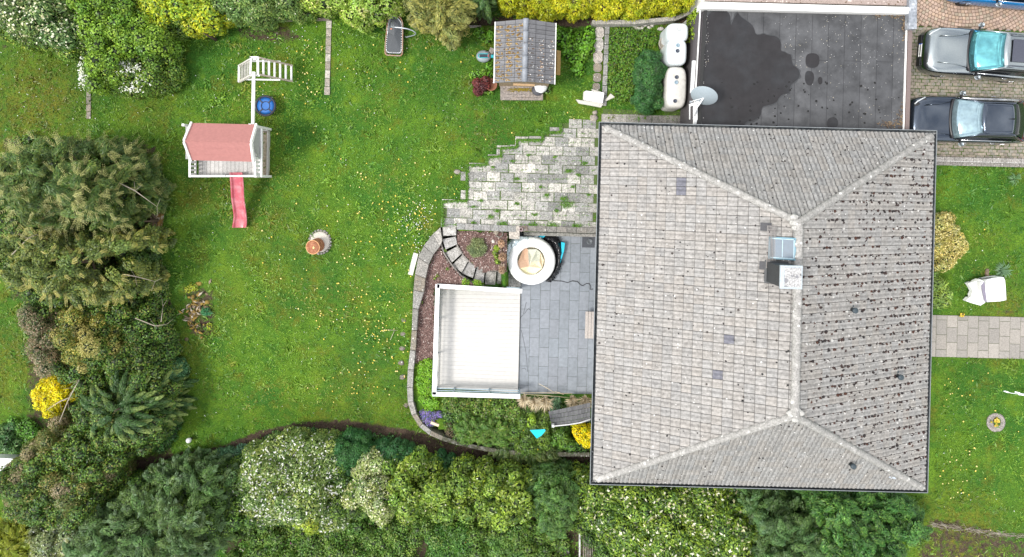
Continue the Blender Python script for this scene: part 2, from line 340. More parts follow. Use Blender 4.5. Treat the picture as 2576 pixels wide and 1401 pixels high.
    if flowers:
        col, cnt, sz, shape = flowers; up = np.argsort(-rng.uniform(0, 1, N)*(cz-b0))
        k = rng.choice(N, cnt, p=(rr**2*np.where(cz-b0 > h*.3, 1, .25))/(rr**2*np.where(cz-b0 > h*.3, 1, .25)).sum())
        D2 = rng.normal(size=(cnt, 3)); D2[:, 2] = np.abs(D2[:, 2])+.35; D2 /= np.linalg.norm(D2, axis=1, keepdims=True)
        p_ = c[k]+D2*(rr[k]*1.1)[:, None]; s_ = rng.uniform(.6, 1.3, cnt)
        fc = pick(col if isinstance(col, list) else [(col, 1)], cnt, .1)
        Vs, Fs, Cs = [], [], []; o_ = 0
        for a in range(2):
            V2, F2, C2 = cards(p_+rng.normal(size=p_.shape)*.01, D2+rng.normal(size=D2.shape)*.4, rng.normal(size=(cnt, 3)), sz*s_*(2.0 if shape == 'spike' else 1), sz*s_*.8, fc)
            Vs.append(V2); Fs.append(F2+o_); Cs.append(C2); o_ += len(V2)
        npmesh('blossom', np.concatenate(Vs)-off, np.concatenate(Fs), np.clip(np.concatenate(Cs), 0, 1), LEAF, root)
    return root

# ------------------------------------------------------------------ ground
EXCL = [[(1100,500),(1172,500),(1172,410),(1224,395),(1296,350),(1403,310),(1510,300),(2360,310),(2350,1250),(1480,1215),(1480,1140),(1300,1140),(1120,1110),(1028,1010),(1028,900),(1040,700),(1060,630),(1100,575)],
        [(1745,0),(2600,0),(2600,420),(1745,330)], [(2340,790),(2600,790),(2600,898),(2340,898)], [(1500,60),(1530,60),(1530,310),(1496,310)], [(816,55),(836,55),(836,242),(812,242)], [(1245,50),(1400,50),(1400,252),(1245,252)]]
def in_ex(u, v):
    q = np.zeros(np.shape(u), bool)
    for p in EXCL: q |= in_poly(u, v, p)
    return q
def ground():
    fx = np.arange(-23, 23.01, .13); fy = np.arange(-18.5, 9.5, .13)
    ox = np.array([-160, -120, -80, -50, -35, -28]); X = np.concatenate([ox, fx, -ox[::-1]]); Y = np.concatenate([ox, fy, np.array([14, 20, 30, 50, 80, 120, 160])])
    gx, gy = np.meshgrid(X, Y); z = TZ(gx, gy)
    inner = (np.abs(gx) < 22.9); u_ = NU+gx*S*H/(H-z); v_ = NV-gy*S*H/(H-z); pv = in_ex(u_, v_); z = z-.02*pv+inner*(~pv)*(.05*(vnoise(gx, gy, .8, 1)-.5)+.03*(vnoise(gx, gy, 2.7, 2)-.5))
    nx = len(X); ny = len(Y); V = np.stack([gx.ravel(), gy.ravel(), z.ravel()], 1)
    i = np.arange((nx-1)*(ny-1)); a = (i//(nx-1))*nx+i % (nx-1); F = np.stack([a, a+1, a+nx+1, a+nx], 1)
    o = npmesh('ground', V, F, np.ones((len(F), 3)), groundmat(), smooth=True); me = o.data
    # weights: soil, dry
    u = NU+gx.ravel()*S*H/(H-z.ravel()); v = NV-gy.ravel()*S*H/(H-z.ravel())
    soil = np.zeros(u.size)
    def addp(poly, k=1., soft=14):
        nonlocal soil
        ins = in_poly(u, v, poly); dd = dist_poly(u, v, poly); wgt = np.where(ins, .5+dd/soft*.5, .5-dd/soft*.5); soil = np.maximum(soil, k*np.clip(wgt, 0, 1))
    for poly, k in SOIL: addp(poly, k)
    dry = np.zeros(u.size)
    for (pu, pv, pr, k) in DRY: dry = np.maximum(dry, k*np.exp(-((u-pu)**2+(v-pv)**2)/pr**2))
    at = me.attributes.new('soil', 'FLOAT', 'POINT'); at.data.foreach_set('value', soil.astype(np.float32))
    at = me.attributes.new('dry', 'FLOAT', 'POINT'); at.data.foreach_set('value', dry.astype(np.float32))
    tag(o, kind='structure'); return soil, dry
SOIL = [([(300,1160),(430,1140),(560,1120),(640,1085),(760,1060),(880,1055),(1000,1075),(1060,1085),(1120,1110),(1250,1135),(1490,1140),(1490,1215),(1250,1200),(1000,1190),(880,1110),(700,1120),(500,1190),(320,1200)], 1.),
        ([(1110,1075),(1490,1060),(1490,1140),(1250,1135),(1110,1105)], .8),
        ([(1150,40),(1740,40),(1740,62),(1440,70),(1150,66)], 1.), ([(580,60),(720,60),(790,95),(700,120),(600,100)], .62),
        ([(380,390),(412,390),(412,470),(385,600),(370,480)], .8), ([(0,105),(60,105),(100,118),(0,128)], .7),
        ([(0,250),(14,250),(6,420),(0,420)], .7), ([(380,100),(440,120),(430,250),(380,230)], .55),
        ([(2330,1290),(2420,1300),(2576,1350),(2650,1420),(2300,1420)], .60), ([(2500,770),(2560,775),(2576,795),(2500,795)], .66),
        ([(2475,1040),(2510,1036),(2530,1062),(2510,1085),(2480,1080)], .7), ([(560,1330),(1300,1280),(1470,1300),(1480,1420),(560,1420)], .66),
        ([(0,1140),(30,1140),(30,1400),(0,1400)], .7), ([(60,740),(440,740),(440,1180),(60,1180)], .60), ([(0,330),(400,360),(400,760),(20,760)], .62),
        ([(780,590),(830,580),(830,625),(800,640)], .5), ([(450,715),(545,715),(548,860),(470,850)], .62)]
DRY = [(90,250,120,.9),(60,340,90,.8),(50,900,90,.7),(480,500,60,.5),(470,880,60,.6),(560,760,80,.4),(380,270,80,.4),(900,1000,120,.35),(2420,1350,100,1.),(2530,780,50,.9),(2520,880,60,.3),(700,600,150,.25),(1250,150,150,.1),(2400,620,60,.3),(1480,270,40,.4),(1080,560,30,.7)]
def groundmat():
    m = bpy.data.materials.new('lawn_soil'); m.use_nodes = True; n = m.node_tree; k = n.links.new; b = n.nodes['Principled BSDF']; b.inputs['Roughness'].default_value = .9; b.inputs['Specular IOR Level'].default_value = .15
    t = n.nodes.new('ShaderNodeTexCoord')
    def noise(s, det=5, rg=.6):
        q = n.nodes.new('ShaderNodeTexNoise'); q.inputs['Scale'].default_value = s; q.inputs['Detail'].default_value = det; q.inputs['Roughness'].default_value = rg; k(t.outputs['Object'], q.inputs['Vector']); return q.outputs[0]
    def rng_(x, a, b_): q = n.nodes.new('ShaderNodeMapRange'); q.inputs[1].default_value = a; q.inputs[2].default_value = b_; k(x, q.inputs[0]); return q.outputs[0]
    def mix(f, a, b_):
        q = n.nodes.new('ShaderNodeMix'); q.data_type = 'RGBA'; k(f, q.inputs[0])
        for i, c in ((6, a), (7, b_)):
            if isinstance(c, tuple): q.inputs[i].default_value = (*c, 1)
            else: k(c, q.inputs[i])
        return q.outputs[2]
    g = mix(rng_(noise(.32, 6, .65), .42, .60), (.052,.160,.020), (.140,.262,.022))
    g = mix(rng_(noise(2.6), .45, .7), g, (.035,.125,.016))
    g = mix(rng_(noise(1.3), .54, .70), g, (.17,.28,.022))
    ad = n.nodes.new('ShaderNodeAttribute'); ad.attribute_name = 'dry'; mm = n.nodes.new('ShaderNodeMath'); mm.operation = 'MULTIPLY'; k(ad.outputs['Fac'], mm.inputs[0]); k(rng_(noise(3.), .36, .6), mm.inputs[1])
    g = mix(rng_(noise(.9, 4, .7), .54, .72), g, (.165,.165,.020))
    g = mix(mm.outputs[0], g, (.20,.165,.022))
    g = mix(rng_(noise(26, 3), .35, .75), g, (.020,.055,.005))
    so_ = mix(rng_(noise(9), .35, .65), (.075,.050,.035), (.030,.021,.014)); so_ = mix(rng_(noise(40, 3), .5, .7), so_, (.14,.11,.08))
    a = n.nodes.new('ShaderNodeAttribute'); a.attribute_name = 'soil'; ss = n.nodes.new('ShaderNodeMath'); ss.operation = 'ADD'; k(a.outputs['Fac'], ss.inputs[0]); k(noise(4, 6, .7), ss.inputs[1])
    g = mix(rng_(ss.outputs[0], .98, 1.16), g, so_); k(g, b.inputs['Base Color'])
    bp = n.nodes.new('ShaderNodeBump'); bp.inputs['Strength'].default_value = .9; bp.inputs['Distance'].default_value = .05; k(noise(22, 6, .8), bp.inputs['Height']); k(bp.outputs[0], b.inputs['Normal'])
    return m
soilw = None
def grass():
    ground()
    # real blades in the lawn
    n = 260000; u = rng.uniform(-10, 2590, n); v = rng.uniform(-10, 1410, n); k = ~in_ex(u, v)
    sl_ = np.zeros(n)
    for poly, kk in SOIL: sl_ = np.maximum(sl_, kk*in_poly(u, v, poly))
    k &= (rng.uniform(0, 1, n) > sl_*.85); u, v = u[k], v[k]; n = len(u); x, y, z = Gv(u, v)
    pn = vnoise(x, y, .5, 5); p2 = vnoise(x, y, 1.3, 6); cn = vnoise(x, y, 3.1, 8)
    keep = rng.uniform(0, 1, n) < .35+.65*p2; u, v, x, y, z, pn, p2, cn = [a[keep] for a in (u, v, x, y, z, pn, p2, cn)]; n = len(u)
    dr = np.zeros(n)
    for (pu, pv, pr, kk) in DRY: dr = np.maximum(dr, kk*np.exp(-((u-pu)**2+(v-pv)**2)/pr**2))
    c1 = np.array([.050,.175,.022]); c2 = np.array([.185,.325,.028]); c3 = np.array([.27,.21,.04])
    dr = np.maximum(dr, np.clip((vnoise(x, y, .45, 21)*.6+vnoise(x, y, 1.4, 22)*.4-.52)*3.0, 0, .6))
    f = np.clip(-.05+.75*pn+.45*p2+rng.normal(size=n)*.22, 0, 1)[:, None]; C = c1*(1-f)+c2*f; dq = (dr*rng.uniform(0, 1.1, n))[:, None]; C = C*(1-dq)+c3*dq
    C *= rng.uniform(.72, 1.25, (n, 1)); big = vnoise(x, y, .22, 11)*.6+vnoise(x, y, .6, 12)*.4; C *= (.66+.76*big)[:, None]*np.array([1, 1, 1]); ax = rng.normal(size=(n, 3)); ax[:, 2] = rng.uniform(.1, .9, n); nr = rng.normal(size=(n, 3))*.6+np.array([0, 0, 1])
    ln = rng.uniform(.07, .15, n)*(1+.9*(cn > .72)); pos = np.stack([x, y, z+.025], 1)
    V, F, C = cards(pos, nr, ax, ln, ln*.22, np.clip(C, 0, 1)); tag(npmesh('grass', V, F, C, LEAF), 'short green meadow grass of the lawns', 'grass', kind='stuff')
    # leafy weeds (rosettes)
    m = 1500; u = rng.uniform(0, 2576, m); v = rng.uniform(0, 1401, m); w_ = np.where((u > 420) & (u < 1500) & (v < 1100), .9, .35); w_ = np.where((u > 420) & (u < 1200) & (v > 80) & (v < 600), 1., w_)
    k = ~in_ex(u, v) & (rng.uniform(0, 1, m) < w_); x, y, z = Gv(u[k], v[k]); P_, N_, A_, C_ = [], [], [], []; L_ = []
    for i in range(len(x)):
        q = rng.integers(6, 11); g = rng.uniform(0, 6.28, q); ll = rng.uniform(.03, .085, q); cc = np.array([.085,.21,.02])*rng.uniform(.6, 1.6)
        P_.append(np.stack([x[i]+np.cos(g)*ll*.6, y[i]+np.sin(g)*ll*.6, np.full(q, z[i]+.06)], 1)); A_.append(np.stack([np.cos(g), np.sin(g), np.full(q, .2)], 1)); N_.append(np.tile([0, 0, 1.], (q, 1))+rng.normal(size=(q, 3))*.2); L_.append(ll); C_.append(np.tile(cc, (q, 1))*rng.uniform(.8, 1.25, (q, 1)))
    L_ = np.concatenate(L_); V, F, C = cards(np.concatenate(P_), np.concatenate(N_), np.concatenate(A_), L_*1.3, L_*.38, np.clip(np.concatenate(C_), 0, 1)); tag(npmesh('weeds', V, F, C, LEAF), 'leafy weed rosettes scattered through the lawn', 'weeds', kind='stuff')
    # dandelions and daisies
    def scatter(name, label, cl, uni, r0, r1, col, hz):
        us, vs_ = [], []
        for (cu, cv, su, sv, q) in cl: us.append(rng.normal(cu, su, q)); vs_.append(rng.normal(cv, sv, q))
        for (a, b_, c_, d_, q) in uni: us.append(rng.uniform(a, c_, q)); vs_.append(rng.uniform(b_, d_, q))
        u = np.concatenate(us); v = np.concatenate(vs_); k = ~in_ex(u, v); u, v = u[k], v[k]; x, y, z = Gv(u, v); mb_v, mb_f, mb_c = [], [], []; m = len(x); r = rng.uniform(r0, r1, m)
        g = np.arange(8)*math.pi/4; ring = np.stack([np.cos(g), np.sin(g)], 1)
        for i in range(m):
            o = len(mb_v); tx, ty = rng.normal(0, .25, 2); base = (x[i], y[i], z[i]+hz); c = col[rng.integers(len(col))]
            for (a, b_) in ring: mb_v.append((base[0]+a*r[i], base[1]+b_*r[i], base[2]+(a*tx+b_*ty)*r[i]))
            mb_v.append((base[0], base[1], base[2]+r[i]*.4)); mb_v.append((base[0], base[1], z[i]))
            for q in range(8): mb_f.append((o+q, o+(q+1) % 8, o+8)); mb_c.append(c)
            for q in range(0, 8, 4): mb_f.append((o+q, o+9, o+(q+1) % 8)); mb_c.append((.05,.12,.02))
        tag(npmesh(name, np.array(mb_v), np.array(mb_f), np.array(mb_c), leafmat('petal', .15, .7)), label, 'flowers', kind='stuff')
    scatter('dandelions', 'yellow dandelion heads dotted across the lawns', [(935,830,24,22,34),(905,930,25,25,16),(1050,520,40,30,30),(860,960,60,30,12),(790,120,20,25,22),(765,190,12,25,14),(950,700,70,60,36),(1000,880,30,60,40),(830,780,60,40,20),(2420,1190,30,30,12),(2450,1150,50,60,12),(2400,985,20,15,6),(1010,620,50,40,20)],
        [(650,420,1100,1000,80),(620,80,1450,420,60),(850,420,1170,560,30),(2350,930,2576,1300,22),(2350,430,2576,760,5)], .018, .033, [(.78,.62,.16),(.82,.68,.28),(.74,.55,.08)], .09)
    scatter('daisies', 'tiny white daisies sprinkled in the grass', [(1040,560,30,20,60),(1075,530,25,15,30),(1045,620,20,20,20),(760,100,60,25,30),(560,230,90,30,24),(900,180,80,60,20)], [(440,100,1200,1050,130),(2350,430,2576,1300,20),(0,130,400,330,50)], .010, .020, [(.8,.8,.78)], .06)
grass()

# ------------------------------------------------------------------ pavings
def pavers(name, poly, z, ang, w_, h_, gap, cols, thick=.05, off=.5, m=None, jit=.004, base=(.05,.045,.04), var=.15, skip=0., vert=False, bev=.008, follow=False, part_base=True, rand=0., clip=False):
    """poly: world polygon. rows of boxes at angle ang"""
    cx = sum(p[0] for p in poly)/len(poly); cy = sum(p[1] for p in poly)/len(poly); ca, sa = math.cos(ang), math.sin(ang)
    loc = [((p[0]-cx)*ca+(p[1]-cy)*sa, -(p[0]-cx)*sa+(p[1]-cy)*ca) for p in poly]
    x0, x1 = min(p[0] for p in loc), max(p[0] for p in loc); y0, y1 = min(p[1] for p in loc), max(p[1] for p in loc)
    mb = MB(); 
    W_, Hh = (w_, h_); ny = int((y1-y0)/(Hh+gap))+2; nx = int((x1-x0)/(W_+gap))+3
    if vert: ny, nx = int((x1-x0)/(W_+gap))+2, int((y1-y0)/(Hh+gap))+3
    for j in range(ny):
        for i in range(nx):
            if vert: lx = x0+(j+.5)*(W_+gap); ly = y0+(i-.5+(off if j % 2 else 0))*(Hh+gap)
            else: lx = x0+(i-.5+(off if j % 2 else 0))*(W_+gap); ly = y0+(j+.5)*(Hh+gap)
            lx += random.uniform(-rand, rand); ly += random.uniform(-rand, rand)
            X = cx+lx*ca-ly*sa; Y = cy+lx*sa+ly*ca
            W1, H1 = W_*random.uniform(1-rand, 1), Hh*random.uniform(1-rand, 1)
            if clip:
                xa, xb_, ya, yb = max(lx-W1/2, x0), min(lx+W1/2, x1), max(ly-H1/2, y0), min(ly+H1/2, y1)
                if xb_-xa < .03 or yb-ya < .03: continue
                lx, ly, W1, H1 = (xa+xb_)/2, (ya+yb)/2, xb_-xa, yb-ya; X = cx+lx*ca-ly*sa; Y = cy+lx*sa+ly*ca
            elif not in_poly([X], [Y], poly)[0] or random.random() < skip: continue
            c = random.choice(cols); q = 1+random.uniform(-var, var); zz = (tz(X, Y) if follow else z)+random.uniform(-jit, jit)
            mb.box((X, Y, zz-thick/2), (W1, H1, thick), rz=ang+random.uniform(-1, 1)*rand*.3, col=tuple(a*q for a in c), bev=bev)
    o = mb.build(name, m or mat('paving', (1,1,1), .85, tint=True, var=.22, scale=5, bump=.35, bscale=30)); tag(o, kind='structure')
    if part_base:
        b_ = MB(); b_.prism(poly, z-.30, z-.018); o2 = b_.build('paving_bed', mat('joint_sand', base, .95, var=.3, scale=14)); tag(o2, kind='structure')
    return o
def PW(pts, z): return [(P(u, v, z).x, P(u, v, z).y) for u, v in pts]
ROT = R(-1.45)
TC = [(.44,.42,.38),(.39,.375,.345),(.29,.285,.27),(.23,.23,.22),(.47,.45,.41),(.35,.34,.315)]
stone = mat('weathered_slab', (1,1,1), .9, tint=True, var=.5, scale=6, bump=.6, bscale=40, col2=(.19,.185,.165), lo=.46, hi=.70, spots=[((.55,.54,.5), 9, .32, .22)])
terr = [(1407,310),(1512,306),(1505,573),(1298,567),(1112,571),(1110,504),(1172,502),(1172,413),(1222,412),(1222,393),(1258,391),(1258,370),(1298,368),(1298,350),(1362,350),(1362,332),(1407,330)]
pavers('terrace', PW(terr, .03), .03, ROT, .53, .365, .012, TC, off=.4, m=stone, base=(.065,.10,.025), var=.2, rand=.02)
pg = [(1290,585),(1520,590),(1520,996),(1300,994),(1300,990),(1095,984),(1099,727),(1290,727)]
wet = mat('slate_tile', (1,1,1), .38, tint=True, var=.12, scale=2.2, bump=.06, bscale=20)
pavers('patio', PW([(1290,583),(1530,590),(1530,996),(1300,992),(1300,720),(1290,720)], -1.3), -1.3, ROT, .405, .80, .008, [(.205,.225,.25),(.195,.215,.24),(.215,.232,.258)], off=.5, vert=True, m=wet, base=(.03,.03,.03), var=.07, jit=.001, bev=.004, clip=True)
pavers('entrance_path', PW([(2330,792),(2640,806),(2640,884),(2330,897)], .03), .03, ROT, .415, .59, .012, [(.27,.25,.225),(.30,.275,.245),(.25,.232,.21)], off=.5, vert=True, m=mat('path_slab', (1,1,1), .88, tint=True, var=.18, scale=6, bump=.3), base=(.06,.06,.03), var=.10, clip=True)
# driveway: lower rectangular setts and upper fan of cobbles
sett = mat('sett', (1,1,1), .8, tint=True, var=.2, scale=10, bump=.3)
pavers('driveway', PW([(2270,66),(2680,84),(2680,408),(2270,402)], .02), .02, ROT, .155, .118, .014, [(.26,.225,.18),(.23,.20,.165),(.29,.25,.20),(.24,.225,.19)], off=.5, m=sett, base=(.075,.058,.048), var=.16, rand=.016, bev=.012)
mb = MB(); c0 = P(2433, -140, .02); rr = 1.2
fp = PW([(2280,-60),(2680,-60),(2680,82),(2280,64)], .02)
while rr < 6.2:
    q = int(2*math.pi*rr/.142); ph = random.random()
    for i in range(q):
        g = (i+ph)*2*math.pi/q; X = c0.x+rr*math.cos(g); Y = c0.y+rr*math.sin(g)
        if in_poly([X], [Y], fp)[0]:
            k = random.uniform(.85, 1.15); cc = random.choice([(.42,.30,.22),(.40,.29,.23),(.44,.32,.25),(.36,.29,.22)])
            mb.box((X, Y, -.005), (.122, .124, .05), rz=g, col=tuple(a*k for a in cc), bev=.012)
    rr += .138
tag(mb.build('cobbled_yard', sett), kind='structure')
mb = MB(); mb.prism(fp, -.2, .0); tag(mb.build('paving_bed', mat('joint_brown', (.10,.075,.05), .95)), kind='structure')
# kerb wall beside driveway
mb = MB()
for i in range(12):
    a = P(2352+i*24, 402+i*.6, .2); b_ = P(2375+i*24, 402.6+i*.6, .2); k = random.uniform(.85, 1.1)
    mb.bar(a-Vector((0,-.05,.15)), b_-Vector((0,-.05,.15)), .16, .34, col=(.30*k,.28*k,.26*k)); mb.bar(a-Vector((0,.13,.19)), b_-Vector((0,.13,.19)), .15, .24, col=(.22*k,.205*k,.19*k))
    mb.bar(a+Vector((0,-.04,.025)), b_+Vector((.01,-.04,.025)), .035, .02, col=(.42,.41,.39))
tag(mb.build('kerb_wall', stone), 'low weathered concrete kerb wall between driveway and front lawn', 'wall')

# stone strips in the lawn
def strip(name, label, pts, wpx, n, cols, z=.04, cat='edging'):
    mb = MB(); 
    for i in range(n):
        t0, t1 = i/n, (i+.93)/n; f = lambda t: (pts[0][0]+(pts[1][0]-pts[0][0])*t, pts[0][1]+(pts[1][1]-pts[0][1])*t)
        a = G(*f(t0), 0); b_ = G(*f(t1), 0); k = random.uniform(.8, 1.15); c = random.choice(cols); mb.bar(a+Vector((0,0,z/2-.03)), b_+Vector((0,0,z/2-.03)), wpx/S*random.uniform(.9, 1.05), z+.06, col=tuple(q*k for q in c))
    return tag(mb.build(name, stone), label, cat)
strip('stone_edging', 'pale mossy stone edging strip running down the lawn between climbing frame and trampoline', ((828,52),(823,240)), 13, 9, [(.33,.29,.24),(.27,.24,.19),(.40,.37,.32)])
strip('stone_edging', 'short brown stone edging on the lawn below the white blossom shrub', ((224,225),(224,300)), 11, 4, [(.24,.20,.16),(.20,.18,.14)])
strip('kerb_edging', 'long narrow grey kerb beside the pale stepping slabs', ((1527,62),(1519,268)), 11, 8, [(.26,.26,.25),(.30,.29,.28)], z=.08)
SL = [(1508,82,22,28),(1506,112,23,34),(1504,144,23,30),(1503,170,20,22),(1502,195,20,22),(1500,218,18,18)]
for i, (u, v, a, b_) in enumerate(SL):
    p = G(u, v); mb = MB(); c = [(.46,.42,.38),(.48,.45,.42),(.42,.37,.33),(.26,.22,.17),(.22,.19,.15),(.20,.17,.14)][i]
    pts = [(p.x+a/S/2*(math.cos(g)*1.15 if abs(math.cos(g)) < .8 else math.copysign(1, math.cos(g))), p.y+b_/S/2*(math.sin(g)*1.15 if abs(math.sin(g)) < .8 else math.copysign(1, math.sin(g)))) for g in [R(t) for t in range(0, 360, 30)]]
    mb.prism(pts, -.05, .045, col=c)
    tag(mb.build('stepping_slab', stone), ['pale rounded stepping slab at the hedge end of the row','large white stepping slab, second from the hedge','pale weathered stepping slab, third from the hedge','brown mossy stepping slab, fourth from the hedge','dark brown stepping slab, fifth from the hedge','small dark stepping slab nearest the stacked white slabs'][i], 'slab', 'stepping slabs beside the narrow kerb')
for i, (u, v, s_) in enumerate([(1492,297,.17),(1497,283,.10),(1256,395,.16),(1150,432,.12)]):
    p = G(u, v); mb = MB(); mb.blob(p+Vector((0,0,0)), (s_*1.3, s_, .06), col=(.30,.26,.22)); tag(mb.build('stone', stone), ['round flat stone next to the corner of the house roof','small flat stone below the white slabs','flat stone at the stepped edge of the terrace','flat stone in grass left of the terrace'][i], 'stone')
for i, (u, v) in enumerate([(1016,804),(1014,838),(1012,875),(1009,912),(1012,948),(1022,1018)]):
    p = G(u, v); mb = MB(); mb.blob(p+Vector((0,0,-.01)), (.15, .13, .05), col=(.17,.145,.12), n=8); tag(mb.build('stepping_stone', stone), 'brown stepping stone in the lawn, ' + ['topmost beside the curved wall','second from top beside the curved wall','third from top beside the curved wall','fourth from top beside the curved wall','fifth from top beside the curved wall','near the purple flowers'][i], 'stone', 'stepping stones along the curved wall')

# ------------------------------------------------------------------ curved retaining wall, bed, steps
def wallstrip(mb, outer, inner, zt, zb, gap=.03, cols=TC):
    for i in range(len(outer)-1):
        ks = [gap, 1-gap]; z = zt if not callable(zt) else None
        q = []
        for t, A, B in ((ks[0], outer, 0), (ks[1], outer, 0), (ks[1], inner, 0), (ks[0], inner, 0)): q.append((A[i][0]+(A[i+1][0]-A[i][0])*t, A[i][1]+(A[i+1][1]-A[i][1])*t))
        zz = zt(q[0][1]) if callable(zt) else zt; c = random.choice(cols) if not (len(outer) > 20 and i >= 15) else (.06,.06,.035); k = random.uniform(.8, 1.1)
        mb.prism([(P(u, v, zz).x, P(u, v, zz).y) for u, v in q], zb, zz+random.uniform(-.01, .01), col=tuple(a*k for a in c))
def subdiv(pts, n):
    out = []
    for i in range(len(pts)-1):
        for k in range(n): t = k/n; out.append((pts[i][0]*(1-t)+pts[i+1][0]*t, pts[i][1]*(1-t)+pts[i+1][1]*t))
    return out+[pts[-1]]
zw = lambda v: float(.02-.95*sstep(590, 970, v)-.12*sstep(970, 1100, v))
outer = [(1108,572),(1088,590),(1066,618),(1052,648),(1044,690),(1040,730),(1038,775),(1036,830),(1032,880),(1026,930),(1024,975),(1026,1012),(1036,1045),(1055,1074),(1080,1094),(1112,1108),(1150,1119),(1200,1131),(1260,1141),(1330,1146),(1400,1148),(1484,1148)]
inner = [(1112,606),(1106,620),(1090,640),(1078,665),(1070,700),(1066,735),(1052,778),(1048,832),(1045,882),(1040,930),(1038,975),(1039,1010),(1047,1040),(1063,1066),(1085,1084),(1115,1098),(1152,1109),(1201,1121),(1261,1131),(1330,1136),(1400,1138),(1484,1138)]
WC = [(.30,.29,.27),(.25,.24,.22),(.33,.31,.28),(.22,.19,.15)]
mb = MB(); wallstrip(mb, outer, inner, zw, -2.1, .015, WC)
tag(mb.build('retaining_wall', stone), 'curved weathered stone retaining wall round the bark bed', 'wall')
# terrace edge wall and patio wall
mb = MB(); wallstrip(mb, [(1148+i*21.4, 562+i*.9) for i in range(8)], [(1149+i*21.2, 577+i*.9) for i in range(8)], .12, -1.4, .015, [(.24,.24,.23),(.27,.26,.25)])
tag(mb.build('edging_wall', stone), 'grey block wall between slab terrace and round bark bed', 'wall')
mb = MB(); wallstrip(mb, [(1325+i*25.2, 568+i*.75) for i in range(9)], [(1325+i*25.2, 582+i*.75) for i in range(9)], .12, -1.4, .02, [(.20,.185,.165),(.17,.16,.145)])
mb.prism(PW([(1318,583.5),(1540,590),(1540,597),(1318,592)], -.7), -1.4, -.7, col=(.25,.24,.225))
tag(mb.build('patio_wall', stone), 'dark block retaining wall with concrete ledge above the grey patio', 'wall')
p = P(1293, 590, 0); mb = MB(); mb.prism(PW([(1280,567),(1307,568),(1307,602),(1281,600)], .08), -1.4, .10, col=(.42,.38,.33)); mb.prism(PW([(1307,570),(1326,567),(1328,581),(1310,583)], .10), -.3, .17, col=(.16,.125,.10))
tag(mb.build('wall_pillar', stone), 'pale lichen covered pillar stone at the corner of the patio wall', 'pillar')
p = P(1311, 577, .25); mb = MB(); mb.lathe([(.075,-.3),(.075,.03),(.055,.03),(.05,-.25)], p, 16, col=(.35,.25,.27)); tag(mb.build('pipe_stub', mat('clay_pipe', (.33,.25,.26), .5)), 'small round pipe end standing on the patio wall corner', 'pipe')
# steps
ZU = lambda a: (1020+a[0]*.1872, 537.4+a[1]*.1872)
SP = [[(500,170),(680,172),(680,290),(505,300)],[(497,345),(675,308),(695,410),(540,480)],[(538,525),(705,435),(752,540),(625,655)],[(628,690),(770,552),(840,640),(755,790)],[(755,800),(850,650),(945,712),(905,865)],[(910,905),(960,725),(1065,745),(1050,930)],[(1068,950),(1078,770),(1220,785),(1205,955)],[(1225,965),(1230,780),(1370,795),(1370,990)],[(1385,870),(1550,880),(1550,985),(1385,990)]]
mb = MB(); mb.prism(PW([(1261,684),(1302,685),(1302,724),(1261,724)], -1.28), -1.6, -1.285, col=(.30,.29,.27)); tag(mb.build('step_landing', stone), kind='structure')
root = thing('garden_steps', 'curved flight of weathered stone steps from slab terrace down to patio', 'steps')
for i, q in enumerate(SP):
    zt = -.02-i*.152; mb = MB(); k = random.uniform(.85, 1.1); c = random.choice([(.40,.385,.36),(.33,.32,.31),(.37,.355,.33)])
    mb.prism([(P(*ZU(a), zt).x, P(*ZU(a), zt).y) for a in q], -1.6, zt, col=tuple(a*k for a in c)); mb.build('step', stone, root)
def curvewall(name, label, pts, w_, zf, cat='edging'):
    pp = [ZU(a) for a in pts]; mb = MB(); pp = subdiv(pp, 4)
    for i in range(len(pp)-1):
        z = zf(pp[i]); a = P(*pp[i], z); b_ = P(*pp[i+1], z); dd = (b_-a)*.03; mb.bar(a-dd-Vector((0,0,.3)), b_+dd-Vector((0,0,.3)), w_, .6, col=(.22,.20,.18))
    return tag(mb.build(name, stone), label, cat)
curvewall('step_edging', 'thin curved edging on the outer side of the stone steps', [(478,400),(515,530),(620,690),(740,830),(870,915),(1060,975),(1380,1000)], .05, lambda p: -.20-1.0*sstep(600, 700, p[0]-1040+p[1]-60) if False else float(-.15-1.0*np.clip((p[0]-1108)/170, 0, 1)))
curvewall('step_edging', 'thin curved edging on the inner side of the stone steps', [(690,420),(775,560),(870,660),(960,715),(1060,748),(1270,778)], .05, lambda p: float(-.12-.8*np.clip((p[0]-1148)/120, 0, 1)))
